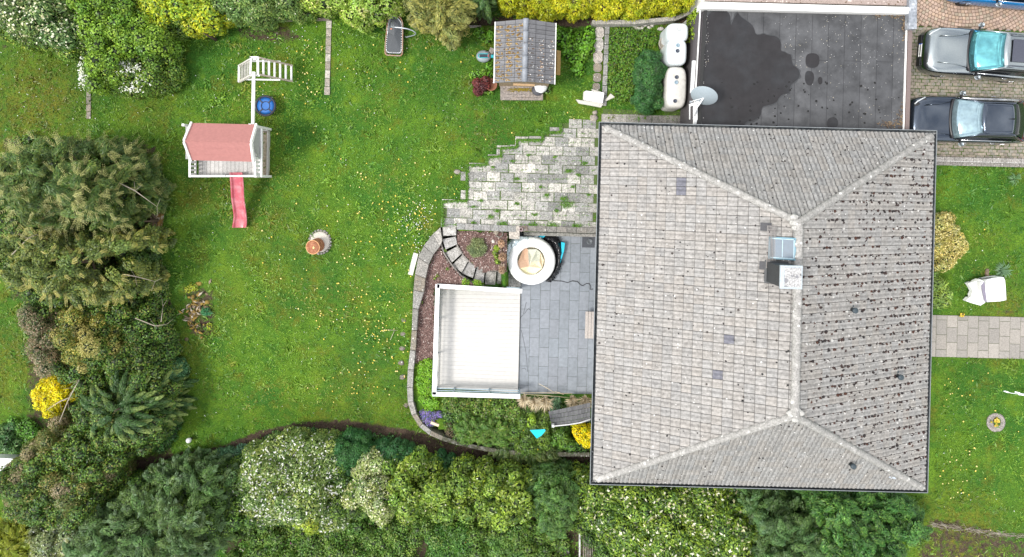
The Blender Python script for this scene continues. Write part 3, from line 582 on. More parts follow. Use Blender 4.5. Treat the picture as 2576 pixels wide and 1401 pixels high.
# bark mulch sheet and chips
def bark():
    polyA = [(1112,600),(1150,640),(1210,712),(1300,722),(1300,728),(1098,728),(1096,985),(1060,900),(1040,960),(1036,900),(1046,780),(1066,735),(1072,680),(1090,640)]
    polyA = [(1114,604),(1122,640),(1155,690),(1200,716),(1300,724),(1100,728),(1096,900),(1042,915),(1046,780),(1062,735),(1072,680),(1090,642)]
    polyB = [(1150,578),(1250,582),(1280,584),(1280,684),(1252,684),(1220,680),(1190,665),(1166,640),(1150,612)]
    n = 15000; u = rng.uniform(1030, 1310, n); v = rng.uniform(570, 930, n); k = in_poly(u, v, polyA) | in_poly(u, v, polyB); u, v = u[k], v[k]; x, y, z = Gv(u, v); m = len(x)
    C = pick([((.20,.12,.105),4),((.32,.23,.20),2),((.11,.065,.055),3),((.50,.42,.38),1),((.26,.17,.15),3)], m, .2); ax = rng.normal(size=(m, 3)); ax[:, 2] *= .3; nr = rng.normal(size=(m, 3))*.45+np.array([0,0,1])
    V, F, C = cards(np.stack([x, y, z+rng.uniform(.03, .06, m)], 1), nr, ax, rng.uniform(.05, .12, m), rng.uniform(.025, .05, m), C)
    tag(npmesh('bark_mulch', V, F, C, mat('bark_chip', (1,1,1), .85, tint=True, var=.2)), 'reddish brown bark mulch covering the curved bed', 'mulch', kind='stuff')
    for pl in (polyA, polyB):
        us = np.arange(1030, 1310, 5.); vv = np.arange(570, 930, 5.); gu, gv = np.meshgrid(us, vv); x, y, z = Gv(gu, gv); ins = in_poly(gu, gv, pl); nx = len(us)
        F = [(j*nx+i, (j+1)*nx+i, (j+1)*nx+i+1, j*nx+i+1) for j in range(len(vv)-1) for i in range(nx-1) if ins[j, i] and ins[j+1, i+1]]
        z = np.where(z < -1.45, -.75 if pl is polyB else -1.05, z)
        o = npmesh('bark_bed', np.stack([x.ravel(), y.ravel(), z.ravel()+.028], 1), np.array(F), np.ones((len(F), 3)), mat('bark_soil', (.15,.09,.078), .95, var=.5, scale=16, bump=.8)); tag(o, kind='structure')
bark()

# ------------------------------------------------------------------ house
ZE, ZR = 3.5, 6.34
cs = [P(1519,320,ZE), P(2346,338,ZE), P(2320,1236,ZE), P(1495,1198,ZE)]
hc = sum(cs, Vector())/4; HW = ((cs[1]-cs[0]).length+(cs[2]-cs[3]).length)/4; HD = ((cs[0]-cs[3]).length+(cs[1]-cs[2]).length)/4
Mi = Matrix.Rotation(-ROT, 3, 'Z'); toL = lambda p: Mi@(p-Vector((hc.x, hc.y, 0)))
rN = toL(P(2008,559,ZR)); rS = toL(P(1998,1044,ZR))
house = thing('house', 'large house under a grey hipped roof of lichen speckled concrete tiles', 'house', (hc.x, hc.y, 0), ROT)
A_, B_, C_, D_ = Vector((-HW,HD,ZE)), Vector((HW,HD,ZE)), Vector((HW,-HD,ZE)), Vector((-HW,-HD,ZE))
tile = mat('concrete_tile', (1,1,1), .82, tint=True, var=.26, scale=3.0, bump=.35, bscale=60, spec=.3, col2=(.38,.365,.345), lo=.54, hi=.9, spots=[((.58,.57,.55), 7.5, .22, .20), ((.06,.05,.045), 3.6, .16, .30)])
def roof_face(name, a, b, rc, rd, base, nmoss, darkcells=(), gap=.012):
    """eave a->b, ridge points rc (above b side) rd (above a side)"""
    es = (b-a).normalized(); Ls = (b-a).length; n = es.cross(rc-a).normalized(); 
    if n.z < 0: n = -n
    up = n.cross(es).normalized(); 
    if up.z < 0: up = -up
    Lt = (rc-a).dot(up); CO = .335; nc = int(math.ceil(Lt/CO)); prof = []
    s = -.02; k = 0
    while s < Ls+.02:
        if k % 2 == 0: prof += [(s, .0), (s+.003, -.02), (s+.010, -.02), (s+.013, .004)]
        prof += [(s+.055, .006), (s+.078, .023), (s+.118, .023), (s+.142, .006)]; s += .15; k += 1
    V, F, Cc = [], [], []; m = len(prof)
    for c in range(nc):
        j_ = random.uniform(-.01, .01)
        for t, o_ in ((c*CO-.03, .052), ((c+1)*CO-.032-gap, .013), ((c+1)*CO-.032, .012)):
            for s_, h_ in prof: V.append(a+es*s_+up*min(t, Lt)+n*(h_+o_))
    tint = {}
    rs = random.Random(name)
    def tcol(i, c):
        kx = (i, c)
        if kx not in tint:
            q = rs.uniform(.92, 1.07); w_ = rs.uniform(-.006, .006); tint[kx] = (base[0]*q+w_, base[1]*q, base[2]*q-w_)
            if kx in darkcells: tint[kx] = (.15,.15,.175)
        return tint[kx]
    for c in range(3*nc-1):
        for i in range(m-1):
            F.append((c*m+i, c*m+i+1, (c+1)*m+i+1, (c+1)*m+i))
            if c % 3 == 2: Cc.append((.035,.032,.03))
            elif c % 3 == 1: Cc.append((.10,.095,.09))  # strip above each tile butt painted dark: grime plus shade under the overlap
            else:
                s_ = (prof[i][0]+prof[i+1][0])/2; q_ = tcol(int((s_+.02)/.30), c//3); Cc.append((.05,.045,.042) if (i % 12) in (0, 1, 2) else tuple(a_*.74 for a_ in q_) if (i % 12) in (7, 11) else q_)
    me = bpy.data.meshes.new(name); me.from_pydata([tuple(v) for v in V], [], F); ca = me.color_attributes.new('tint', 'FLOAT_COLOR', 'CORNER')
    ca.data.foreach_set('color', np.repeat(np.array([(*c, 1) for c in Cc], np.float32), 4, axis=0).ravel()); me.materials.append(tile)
    bm = bmesh.new(); bm.from_mesh(me)
    for p0, p1, keep in ((a, rd, (a+b)/2), (b, rc, (a+b)/2)):
        h_ = (p1-p0); h_.z = 0; nn = Vector((h_.y, -h_.x, 0)).normalized()
        if (keep-p0).dot(nn) > 0: nn = -nn
        bmesh.ops.bisect_plane(bm, geom=bm.verts[:]+bm.edges[:]+bm.faces[:], plane_co=p0, plane_no=nn, clear_outer=True)
    bmesh.ops.recalc_face_normals(bm, faces=bm.faces[:]); bm.to_mesh(me); bm.free()
    o = bpy.data.objects.new(name, me); COL.objects.link(o); o.parent = house
    # moss lumps
    ms = MB(); cnt = 0; tri = [(0, 0), (Ls, 0), ((rc-a).dot(es), Lt), ((rd-a).dot(es), Lt)]
    while cnt < nmoss:
        s_ = random.uniform(0, Ls); t = random.uniform(0, Lt)
        if not in_poly([s_], [t], tri)[0]: continue
        if nmoss > 500:
            if random.random() > .35+.65*(1-t/Lt)**.5+.1: continue
            if random.random() < .72: s_ = round(s_/.30)*.30+random.uniform(-.01, .05)
            else: s_ = round(s_/.15)*.15+.1
            t = (math.floor(t/CO)+random.choice([0, 0, 0, .5, .25]))*CO+random.uniform(.0, .08)
            if vnoise(s_, t, .55, 4) < random.uniform(-.3, .3): cnt += .4; continue
        r = random.uniform(.022, .055)*(1.2 if nmoss > 500 else .8); c = random.choice([(.035,.018,.015),(.022,.016,.015),(.03,.018,.016),(.016,.013,.013),(.055,.022,.014)] if nmoss > 500 else [(.03,.025,.025),(.02,.02,.02)])
        if random.random() < .10: c = (.42,.41,.39)
        ms.blob(a+es*s_+up*t+n*.045, (r*1.0, r*random.uniform(.6, 1.1), .022), col=c, n=5); cnt += 1
    q = ms.build('moss', mat('moss', (1,1,1), 1, tint=True, var=.3, scale=20), house); q['kind'] = 'stuff'
    return o
def wcell(u, v):
    z = 5.0
    for _ in range(30): q = toL(P(u, v, z)); z = ZE+(q.x+HW)/(rN.x+HW)*(ZR-ZE)
    return int((q.y+HD+.02)/.30), int(math.hypot(q.x+HW, z-ZE)/.335)
roof_face('roof_slope', D_, A_, rN, rS, (.300,.285,.268), 190, {wcell(1720,465), wcell(1720,487), wcell(1836,848), wcell(1806,931)}, gap=.019)  # base tone differs per slope: light from the west put into the tile colour
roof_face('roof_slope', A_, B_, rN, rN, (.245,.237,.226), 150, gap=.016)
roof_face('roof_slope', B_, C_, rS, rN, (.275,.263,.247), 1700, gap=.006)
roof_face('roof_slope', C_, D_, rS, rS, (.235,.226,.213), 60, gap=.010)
# hip and ridge caps
capm = mat('ridge_cap', (.27,.26,.245), .85, var=.28, scale=5, bump=.5, bscale=30, col2=(.40,.385,.365), lo=.50, hi=.66, spots=[((.66,.65,.62), 7, .36, .34)])
def caps(name, p0, p1, r=.112):
    mb = MB(); L_ = (p1-p0).length; n = int(L_/.36); d_ = (p1-p0)/n; x = d_.normalized(); y = Vector((0,0,1)).cross(x).normalized(); z = x.cross(y)
    for i in range(n):
        q = random.uniform(.98, 1.02); rows = []
        for (t, rr_) in ((-.04, r*1.0*q), (.0, r*1.10*q), (.94, r*.93*q), (1.0, r*.88)):
            rows.append([p0+d_*(i+t)+y*math.cos(R(g))*rr_+z*(math.sin(R(g))*rr_*.85-.005) for g in range(-12, 193, 17)])
        m = len(rows[0]); mb.add([v for r_ in rows for v in r_], [(j*m+k, j*m+k+1, (j+1)*m+k+1, (j+1)*m+k) for j in range(3) for k in range(m-1)], smooth=True)
    mb.build(name, capm, house)
up_ = Vector((0,0,.045)); caps('ridge_tiles', rS+up_*1.2, rN+up_*1.2, .135)
for a, b in ((A_, rN), (B_, rN), (C_, rS), (D_, rS)): caps('hip_tiles', a+up_+(b-a)*.015, b+up_)
mat('lime_mortar', (.42,.41,.385), .9, var=.3, scale=12, bump=.6)
for p0 in (rN, rS):
    mb = MB()
    for i in range(9): mb.blob(p0+Vector((random.uniform(-.2,.2), random.uniform(-.2,.2), random.uniform(.03,.08))), (.13,.10,.045), n=8)
    mb.build('mortar_cap', MATS['lime_mortar'], house)
for q_ in (A_+Vector((.12,-.10,.10)), D_+Vector((.12,.10,.10))): mb = MB(); mb.blob(q_, (.15,.13,.09)); mb.build('mortar_cap', MATS['lime_mortar'], house)
# gutters
zinc = mat('gutter_metal', (.035,.042,.05), .55, metal=.0, var=.3, scale=4, col2=(.11,.12,.12)); lip = mat('gutter_lip', (.26,.28,.29), .45, metal=.5, var=.15)
def gutter(p0, p1, out):
    mb = MB(); prof = [(-.02,.03),(-.01,-.07),(.04,-.115),(.10,-.115),(.145,-.07),(.15,.03),(.162,.03),(.158,-.08),(.11,-.13),(.03,-.13),(-.03,-.08),(-.03,.03)]; x = (p1-p0).normalized(); vs = []
    for p, e in ((p0, -.145), (p1, .145)):
        for o_, z_ in prof: vs.append(p+x*(e*(max(o_, 0)/.145) if True else 0)+out*o_+Vector((0,0,z_)))
    m = len(prof); mb.add(vs, [(k, (k+1) % m, m+(k+1) % m, m+k) for k in range(m)])
    mb.bar(p0+out*.158-x*.158+Vector((0,0,.036)), p1+out*.158+x*.158+Vector((0,0,.036)), .020, .02, mi=1)
    mb.build('gutter', [zinc, lip], house)
for a, b, o_ in ((A_,B_,(0,1,0)),(B_,C_,(1,0,0)),(C_,D_,(0,-1,0)),(D_,A_,(-1,0,0))): gutter(a+Vector((0,0,-.02)), b+Vector((0,0,-.02)), Vector(o_))
mb = MB(); mb.tube([D_+Vector((-.075,.95,-.1)), D_+Vector((-.075,.95,-.3)), D_+Vector((.45,.95,-.7)), D_+Vector((.45,.95,-5))], .05, 10); mb.build('downpipe', lip, house)
mb = MB(); mb.lathe([(.062,-.02),(.062,.0),(.05,0),(.045,-.05)], D_+Vector((-.075,.95,-.085)), 14); mb.build('gutter_outlet', mat('black_hole', (.01,.01,.01), .9), house)
# soffit, walls, windows
mb = MB(); mb.box((0,0,ZE-.16), (HW*2-.04, HD*2-.04, .1)); mb.build('soffit', mat('soffit_wood', (.20,.15,.11), .8), house)
mb = MB(); ov = .72; mb.box((0,0,(ZE-.21-2.3)/2), ((HW-ov)*2, (HD-ov)*2, ZE-.21+2.3)); mb.build('wall', mat('render_white', (.72,.70,.66), .9, var=.08, scale=3, bump=.15), house)
wf = mat('window_frame', (.75,.75,.73), .4, var=.03); wg = mat('window_glass', (.03,.04,.05), .08, metal=.2, var=.05)
for x, y, z, sx, sz, ax in [(-1,2.5,1.3,1.4,1.3,'w'),(-1,-.5,.0,2.6,2.1,'w'),(-1,-3.6,1.3,1.4,1.3,'w'),(1,3.2,1.5,1.4,1.3,'w'),(1,-.2,1.1,1.1,2.1,'w'),(1,-4,1.5,1.6,1.3,'w'),(-2.5,-1,1.5,1.3,1.2,'n'),(2.2,-1,1.5,1.3,1.2,'n')]:
    fr = MB(); pn = MB()
    if ax == 'w': X = x*(HW-ov); fr.box((X, y, z+.1), (.10, sx+.14, sz+.14)); pn.box((X+x*.035, y, z+.1), (.05, sx-.06, sz-.06))
    else: Y = y*(HD-ov); fr.box((x, Y, z+.1), (sx+.14, .10, sz+.14)); pn.box((x, Y-.035, z+.1), (sx-.06, .05, sz-.06))
    f = fr.build('window', wf, house); pn.build('pane', wg, f)
# roof furniture, placed on the west / east planes
def onroof(u, v, side):
    """point of the roof plane seen at pixel u,v"""
    z = 5.0
    for _ in range(30):
        q = toL(P(u, v, z)); 
        if side == 'W': zz = ZE+(q.x+HW)/(rN.x+HW)*(ZR-ZE)
        elif side == 'E': zz = ZE+(HW-q.x)/(HW-rN.x)*(ZR-ZE)
        elif side == 'S': zz = ZE+(q.y+HD)/(rS.y+HD)*(ZR-ZE)
        z = zz
    return Vector((q.x, q.y, z))
angW = math.atan2(ZR-ZE, rN.x+HW)
RW = Matrix.Rotation(-angW, 3, 'Y')
c = onroof(1968,624,'W'); sk = MB(); Z = RW@Vector((0,0,1))
bl = mat('skylight_frame', (.13,.26,.33), .6, metal=0, var=.08); bl2 = mat('skylight_rail', (.32,.44,.50), .6)
sk.box(c+Z*.07, (.82, .70, .16), rot=RW)
f = sk.build('roof_window', bl, house)
mb = MB()
for dx, dy, sx, sy in ((0,.30,.74,.03),(0,-.30,.74,.03),(.355,0,.03,.63),(-.355,0,.03,.63),(0.02,0,.025,.60)): mb.box(c+Z*.165+RW@Vector((dx,dy,0)), (sx, sy, .03), rot=RW)
mb.build('frame', bl2, f)
mb = MB(); mb.box(c+Z*.150, (.70, .58, .02), rot=RW); mb.build('pane', mat('skylight_glass', (.055,.095,.14), .35, metal=0, var=.1, scale=3, spec=.3), f)
c = onroof(1930,619,'W'); mb = MB(); dk = mat('step_metal', (.05,.05,.055), .6, metal=.4)
for y in (.62, -.62): mb = MB(); mb.box(c+Z*.06+Vector((-.05,y,0)), (.34, .26, .03), rot=RW); mb.bar(c+Vector((0,y*.85,.06)), c+Vector((0,y*.85,.24)), .03, .03); b1 = mb.build('roof_step', dk, house)
mb = MB()
for k in range(7): x = -.10+k*.045; mb.bar(c+Vector((x,.66,.25)), c+Vector((x,-.66,.25)), .012, .02)
for y in (.66, .55, -.55, -.66): mb.bar(c+Vector((-.11,y,.25)), c+Vector((.18,y,.25)), .014, .02)
mb.build('grating', mat('grating_metal', (.36,.33,.31), .5, metal=.3), b1)
# chimney
k = onroof(1950,690,'W'); top = ZR+1.0; ct = toL(P(1990,697,top)); mb = MB()
slate = mat('slate_cladding', (.028,.031,.034), .5, var=.4, scale=10, bump=.3)
cw, cd = .60, .62; mb.box((ct.x, ct.y, (top+ZR-.9)/2-.05), (cw, cd, top-ZR+.9)); mb.box((ct.x-.02, ct.y, ZR-.10), (cw+.10, cd+.10, .12), rot=RW)
ch = mb.build('chimney', slate, house)
mb = MB(); mb.box((ct.x, ct.y, top), (cw+.06, cd+.08, .10), bev=.015); mb.build('chimney_cap', mat('sheet_metal_cap', (.42,.47,.51), .45, metal=.2, var=.15, scale=6), ch)
mb = MB(); mb.box((ct.x+.03, ct.y, top+.055), (cw-.1, cd-.04, .02)); 
mb.build('flue_top', mat('lichen_cement', (.36,.355,.35), .9, var=.5, scale=7, spots=[((.03,.03,.03), 9, .5, .35), ((.20,.20,.21), 6, .6, .5)]), ch)
# vents
vm_ = mat('vent_plastic', (.03,.045,.055), .5, var=.2)
for u, v, s_ in ((2140,777,'E'),(2254,943,'E'),(2136,1164,'S')):
    c = onroof(u, v, s_); mb = MB(); mb.box(c+Vector((-.04,.06,.035)), (.30,.32,.05), rot=(Matrix.Rotation(angW,3,'Y') if s_ == 'E' else Matrix.Rotation(.6,3,'X'))); mb.lathe([(.065,-.05),(.065,.26),(.095,.27),(.095,.33),(.06,.35)], c, 14); mb.build('vent_pipe', vm_, house)
c = onroof(2242,1200,'S'); mb = MB(); mb.box(c+Vector((0,.05,.06)), (.24,.12,.05), rz=-.2); mb.build('vent_tile', mat('pale_flashing', (.45,.50,.55), .4, metal=.3), house)

# ------------------------------------------------------------------ garage and neighbours
ZG = 2.55
gp = [(1768,24),(2283,38),(2272,360),(1749,345)]
garage = thing('garage', 'flat roofed garage with black bitumen felt roof and a large dark puddle', 'garage', (P(2010,180,0).x, P(2010,180,0).y, 0))
go = Vector(garage.location)
def GP(u, v, z): q = P(u, v, z)-go; return Vector((q.x, q.y, z))
def gpoly(pts, z): return [(GP(u, v, z).x, GP(u, v, z).y) for u, v in pts]
mb = MB(); mb.prism(gpoly(gp, ZG), -.5, ZG-.16); mb.build('wall', mat('dark_render', (.10,.09,.095), .9, var=.2), garage)
felt = bpy.data.materials.new('bitumen_felt'); felt.use_nodes = True; n = felt.node_tree; lk = n.links.new; b = n.nodes['Principled BSDF']
t = n.nodes.new('ShaderNodeTexCoord'); mp = n.nodes.new('ShaderNodeMapping'); mp.inputs['Rotation'].default_value = (0,0,R(90)-ROT); lk(t.outputs['Object'], mp.inputs[0])
br = n.nodes.new('ShaderNodeTexBrick'); br.inputs['Scale'].default_value = 1; br.inputs['Brick Width'].default_value = 11; br.inputs['Row Height'].default_value = .60; br.inputs['Mortar Size'].default_value = .012; br.inputs['Mortar Smooth'].default_value = .6
br.inputs['Color1'].default_value = (.044,.045,.048,1); br.inputs['Color2'].default_value = (.058,.059,.062,1); br.inputs['Mortar'].default_value = (.013,.013,.015,1); lk(mp.outputs[0], br.inputs['Vector'])
no = n.nodes.new('ShaderNodeTexNoise'); no.inputs['Scale'].default_value = 1.6; no.inputs['Detail'].default_value = 9; no.inputs['Roughness'].default_value = .7; lk(t.outputs['Object'], no.inputs['Vector'])
mr = n.nodes.new('ShaderNodeMapRange'); mr.inputs[1].default_value = .32; mr.inputs[2].default_value = .7; mr.inputs[3].default_value = .55; mr.inputs[4].default_value = 1.75; lk(no.outputs[0], mr.inputs[0])
vm2 = n.nodes.new('ShaderNodeVectorMath'); vm2.operation = 'SCALE'; lk(br.outputs[0], vm2.inputs[0]); lk(mr.outputs[0], vm2.inputs['Scale']); lk(vm2.outputs[0], b.inputs['Base Color'])
mr2 = n.nodes.new('ShaderNodeMapRange'); mr2.inputs[1].default_value = .35; mr2.inputs[2].default_value = .65; mr2.inputs[3].default_value = .38; mr2.inputs[4].default_value = .62; lk(no.outputs[0], mr2.inputs[0]); lk(mr2.outputs[0], b.inputs['Roughness'])
bp = n.nodes.new('ShaderNodeBump'); bp.inputs['Strength'].default_value = .25; bp.inputs['Distance'].default_value = .02; n3 = n.nodes.new('ShaderNodeTexNoise'); n3.inputs['Scale'].default_value = 12; lk(t.outputs['Object'], n3.inputs['Vector']); lk(n3.outputs[0], bp.inputs['Height']); lk(bp.outputs[0], b.inputs['Normal'])
mb = MB(); mb.prism(gpoly([(1772,28),(2279,40),(2268,360),(1753,345)], ZG), ZG-.155, ZG); mb.build('flat_roof', felt, garage)
ZF = lambda x, y: (1715+x*.3345, y*.3345)
pud = [(190,72),(365,78),(368,200),(378,175),(400,120),(425,92),(440,125),(480,150),(520,180),(545,210),(555,262),(590,262),(615,250),(640,265),(700,268),(735,290),(747,330),(742,385),(775,388),(800,410),(822,405),(830,490),(870,508),(889,550),(880,590),(845,615),(812,650),(815,700),(770,705),(735,725),(715,770),(655,792),(600,800),(598,870),(540,910),(470,915),(460,1010),(128,1010),(150,600),(185,300)]
pm = mat('rain_puddle', (.024,.0225,.024), .34, var=.14, scale=1.1, spec=.25, col2=(.030,.031,.034), lo=.45, hi=.7); pt = mat('tide_mark', (.034,.036,.039), .5, var=.2, scale=3)
def smooth_poly(p, it=2):
    for _ in range(it):
        q = []
        for i in range(len(p)): a, b_ = p[i], p[(i+1) % len(p)]; q += [(a[0]*.75+b_[0]*.25, a[1]*.75+b_[1]*.25), (a[0]*.25+b_[0]*.75, a[1]*.25+b_[1]*.75)]
        p = q
    return p
def flat(name, pts, z, m, parent, off=None):
    me = bpy.data.meshes.new(name); bm = bmesh.new(); f = bm.faces.new([bm.verts.new((x, y, z)) for x, y in pts]); bmesh.ops.triangulate(bm, faces=[f]); bmesh.ops.recalc_face_normals(bm, faces=bm.faces[:])
    if bm.faces[:][0].normal.z < 0: bmesh.ops.reverse_faces(bm, faces=bm.faces[:])
    ex = bmesh.ops.extrude_face_region(bm, geom=bm.faces[:]); bmesh.ops.translate(bm, verts=[e for e in ex['geom'] if isinstance(e, bmesh.types.BMVert)], vec=(0,0,-.003)); bmesh.ops.recalc_face_normals(bm, faces=bm.faces[:])
    bm.to_mesh(me); bm.free(); me.materials.append(m); o = bpy.data.objects.new(name, me); COL.objects.link(o)
    if parent: o.parent = parent
    return o
flat('puddle', gpoly([ZF(*a) for a in smooth_poly(pud, 2)], ZG+.006), ZG+.009, pm, garage)
pc = (sum(a[0] for a in pud)/len(pud), sum(a[1] for a in pud)/len(pud)); flat('tide_mark', gpoly([ZF(min(max(pc[0]+(a[0]-pc[0])*(1.035+.02*math.sin(i*1.3)), 186), 2000), min(max(pc[1]+(a[1]-pc[1])*1.03, 72), 1010)) for i, a in enumerate(smooth_poly(pud, 2))], ZG+.004), ZG+.0045, pt, garage)
for q in ([(935,405),(1000,397),(1037,420),(1033,490),(1000,512),(950,508),(930,480)],[(930,530),(985,535),(998,580),(985,635),(950,645),(925,610)],[(1030,575),(1055,580),(1060,625),(1035,640),(1022,610)],[(1100,890),(1150,875),(1180,910),(1170,960),(1100,965),(1090,930)]):
    flat('puddle', gpoly([ZF(*a) for a in smooth_poly(q, 2)], ZG+.006), ZG+.007, pm, garage)
wc = mat('white_coping', (.78,.77,.74), .5, var=.05); bc = mat('brown_coping', (.16,.12,.11), .5, var=.1); bk = mat('black_edge', (.02,.02,.02), .8)
mb = MB(); zc_ = ZG+.14
mb.bar(GP(2286,30,zc_)-Vector((0,0,.12)), GP(2276,360,zc_)-Vector((0,0,.12)), .05, .05); mb.build('roof_edge_trim', wc, garage); mb = MB(); mb.bar(GP(1764,20,zc_)-Vector((0,0,.12)), GP(1745,345,zc_)-Vector((0,0,.12)), .035, .05)
mb.build('roof_edge_trim', wc, garage)
mb = MB(); mb.bar(GP(2293,74,zc_)-Vector((0,0,.10)), GP(2284,360,zc_)-Vector((0,0,.10)), .15, .06); mb.build('fascia', bc, garage)
mb = MB(); mb.prism(gpoly([(1765,4),(2290,18),(2290,34),(1763,21)], ZG+.3), ZG-.3, ZG+.3); mb.build('parapet', wc, garage)
ms = MB()
for i in range(520):
    u = random.uniform(1850, 2275) if random.random() < .9 else random.uniform(1768, 1782); v = random.uniform(32, 300)
    if random.random() < .5: v = random.uniform(32, 170)
    if u > 1790 and vnoise(u*.02, v*.02, 1, 3) < .4: continue
    if u > 1800 and in_poly([u], [v], [ZF(*a) for a in pud])[0]: continue
    c = GP(u, v, ZG); r = random.uniform(.006, .015); ms.blob(c+Vector((0,0,.01)), (r, r*.8, r*.5), col=random.choice([(.7,.68,.64),(.6,.6,.6),(.62,.55,.4)]), n=5)
for i in range(60): c = GP(random.uniform(1800,2270), random.uniform(205,318), ZG); r = random.uniform(.02,.055); ms.blob(c+Vector((0,0,.008)), (r, r, .012), col=(.014,.014,.014), n=6)
for i in range(380):
    a, b_, s1, s2 = random.choice([(2253,36,14,6),(2274,60,3,18),(2215,33,12,4),(2268,300,6,14),(2235,312,14,5)]); c = GP(random.gauss(a, s1), min(random.gauss(b_, s2), 322), ZG)
    if c.x < GP(2279,100,ZG).x-.03: ms.blob(c+Vector((0,0,.012)), (random.uniform(.02,.05), random.uniform(.01,.03), .015), col=random.choice([(.16,.11,.07),(.10,.07,.05),(.22,.16,.09)]), n=5)
tag(ms.build('debris', mat('debris', (1,1,1), .95, tint=True), garage), kind='stuff')
mb = MB(); mb.prism(gpoly([(1770,24),(1778,24),(1760,345),(1750,345)], ZG), ZG, ZG+.05); mb.build('gravel_edge', bk, garage)
nb = thing('neighbour_garage', 'neighbouring flat roof covered with pinkish gravel beyond the white parapet', 'garage', (P(2030,-60,0).x, P(2030,-60,0).y, 0))
def NP(pts, z): return [(P(u, v, z).x-nb.location.x, P(u, v, z).y-nb.location.y) for u, v in pts]
mb = MB(); mb.prism(NP([(1772,-150),(2285,-150),(2285,13),(1772,1)], ZG), -.3, ZG+.1); mb.build('wall', MATS['render_white'], nb)
mb = MB(); mb.prism(NP([(1774,-150),(2283,-150),(2283,14),(1774,2)], ZG+.15), ZG+.104, ZG+.16); mb.build('gravel_roof', mat('pink_gravel', (.34,.27,.24), .95, var=.5, scale=20, bump=1, bscale=50, spots=[((.6,.52,.48), 14, .5, .4), ((.16,.11,.08), 12, .5, .3)]), nb)
lead = mat('lead_sheet', (.26,.28,.31), .45, metal=.35, var=.3, scale=3, col2=(.55,.57,.6), lo=.52, hi=.7)
mb = MB(); q = P(2296,30,ZG+.35); a = P(2297,-60,ZG+.3); b_ = P(2295,73,ZG+.3); mb.bar((a.x, a.y, ZG+.2), (b_.x, b_.y, ZG+.2), .29, .25); mb.bar((a.x, a.y, 1.2), (b_.x, b_.y, 1.2), .2, 2.2)
tag(mb.build('party_wall', lead), 'grey lead capped wall end between the two garages', 'wall')

# satellite dish on the garage wall
dish = thing('satellite_dish', 'pale blue grey oval satellite dish on a white bracket at the garage edge', 'satellite dish', tuple(P(1748,292,0)))
dl = Vector(dish.location); pd = P(1770,246,3.35)-dl; Rm = Matrix.Rotation(R(-24), 3, 'Z')@Matrix.Rotation(R(60), 3, 'X')
mb = MB(); prof = [(r, .10*(r/.48)**2) for r in (.02,.12,.24,.36,.44,.47)]
mb.lathe(prof+[(.48,.10),(.475,.115)], pd, 32, rot=Rm@Matrix.Rotation(math.pi, 3, 'X')); dm = mat('dish_grey', (.29,.34,.37), .4, var=.05)
mb.build('reflector', dm, dish)
mb = MB(); wp = mat('white_painted_metal', (.76,.77,.78), .4, var=.05)
base = P(1745,300,2.4)-dl; mb.tube([base, P(1752,272,3.1)-dl, pd], .03, 8); mb.tube([P(1745,300,2.2)-dl, P(1748,282,2.8)-dl], .04, 8); mb.tube([pd, P(1740,255,3.25)-dl], .014, 6); mb.tube([pd+Vector((.1,.05,0)), P(1785,231,3.6)-dl], .014, 6)
mb.bar(P(1735,265,2.7)-dl, P(1759,256,3.1)-dl, .09, .05); mb.bar(P(1735,300,2.5)-dl, P(1735,266,2.7)-dl, .03, .05); mb.bar(P(1749,318,2.5)-dl, P(1749,262,2.8)-dl, .16, .03); mb.bar(P(1744,318,0)-dl, P(1744,318,2.5)-dl, .1, .1)
mb.build('bracket', wp, dish); mb = MB(); mb.box(P(1738,256,3.2)-dl, (.09,.06,.06)); mb.build('feed_horn', mat('feed_grey', (.30,.33,.36), .5), dish)
mb = MB(); mb.bar(P(1747,153,1.9), P(1742,234,1.9), .16, .14); tag(mb.build('vent_duct', wp), 'long white duct box along the garage wall beside the tanks', 'duct')
mb = MB(); mb.prism(PW([(1727,293),(1742,293),(1742,322),(1727,322)], -.0), -.05, .04); tag(mb.build('drain_grate', mat('black_hole2', (.012,.012,.014), .7)), 'black square drain cover beside the garage below the satellite dish', 'drain cover')
# paved strip north of roof corner
pavers('side_path', PW([(1518,274),(1740,281),(1740,330),(1512,325)], .03), .03, ROT, .50, .62, .012, [(.33,.31,.28),(.28,.26,.24),(.24,.225,.20)], m=stone, base=(.06,.06,.04), off=0, rand=.01)
# hedge-side low walls
def lowwall(name, label, pts, z0, z1, w_, col, m=None, cat='wall'):
    mb = MB(); pp = subdiv(pts, 3)
    for i in range(len(pp)-1):
        a = P(*pp[i], z1); b_ = P(*pp[i+1], z1); k = random.uniform(.85, 1.12); a.z = b_.z = (z0+z1)/2; mb.bar(a, b_+(b_-a)*.01, w_, z1-z0, col=tuple(c*k for c in col))
    return tag(mb.build(name, m or stone), label, cat)
lowwall('garden_wall', 'pale concrete garden wall under the yellow hedge beside the garage', [(1490,56),(1600,55),(1700,46),(1735,30),(1752,2)], -.1, .55, .16, (.40,.38,.34))
lowwall('garden_wall', 'thin concrete edging behind the tool shed under the yellow conifer', [(1150,66),(1210,66)], -.1, .1, .08, (.36,.32,.28), cat='wall')
lowwall('wooden_sleeper', 'weathered brown timber edging below the pale laurel at the top of the lawn', [(700,50),(828,48)], -.1, .12, .10, (.24,.19,.15), cat='edging')
lowwall('wooden_sleeper', 'mossy orange lichened log wall between dark shrubs and lawn', [(412,462),(406,490),(398,525),(392,568)], -.1, .25, .30, (.24,.17,.045), mat('lichen_log', (.20,.12,.03), .95, var=.4, scale=6, bump=.8, col2=(.42,.38,.32), lo=.5, hi=.6), cat='log')
lowwall('metal_strip', 'pale metal angle leaning at the hedge corner above the white tanks', [(1706,72),(1732,52)], .3, .36, .14, (.50,.50,.48), cat='metal strip')

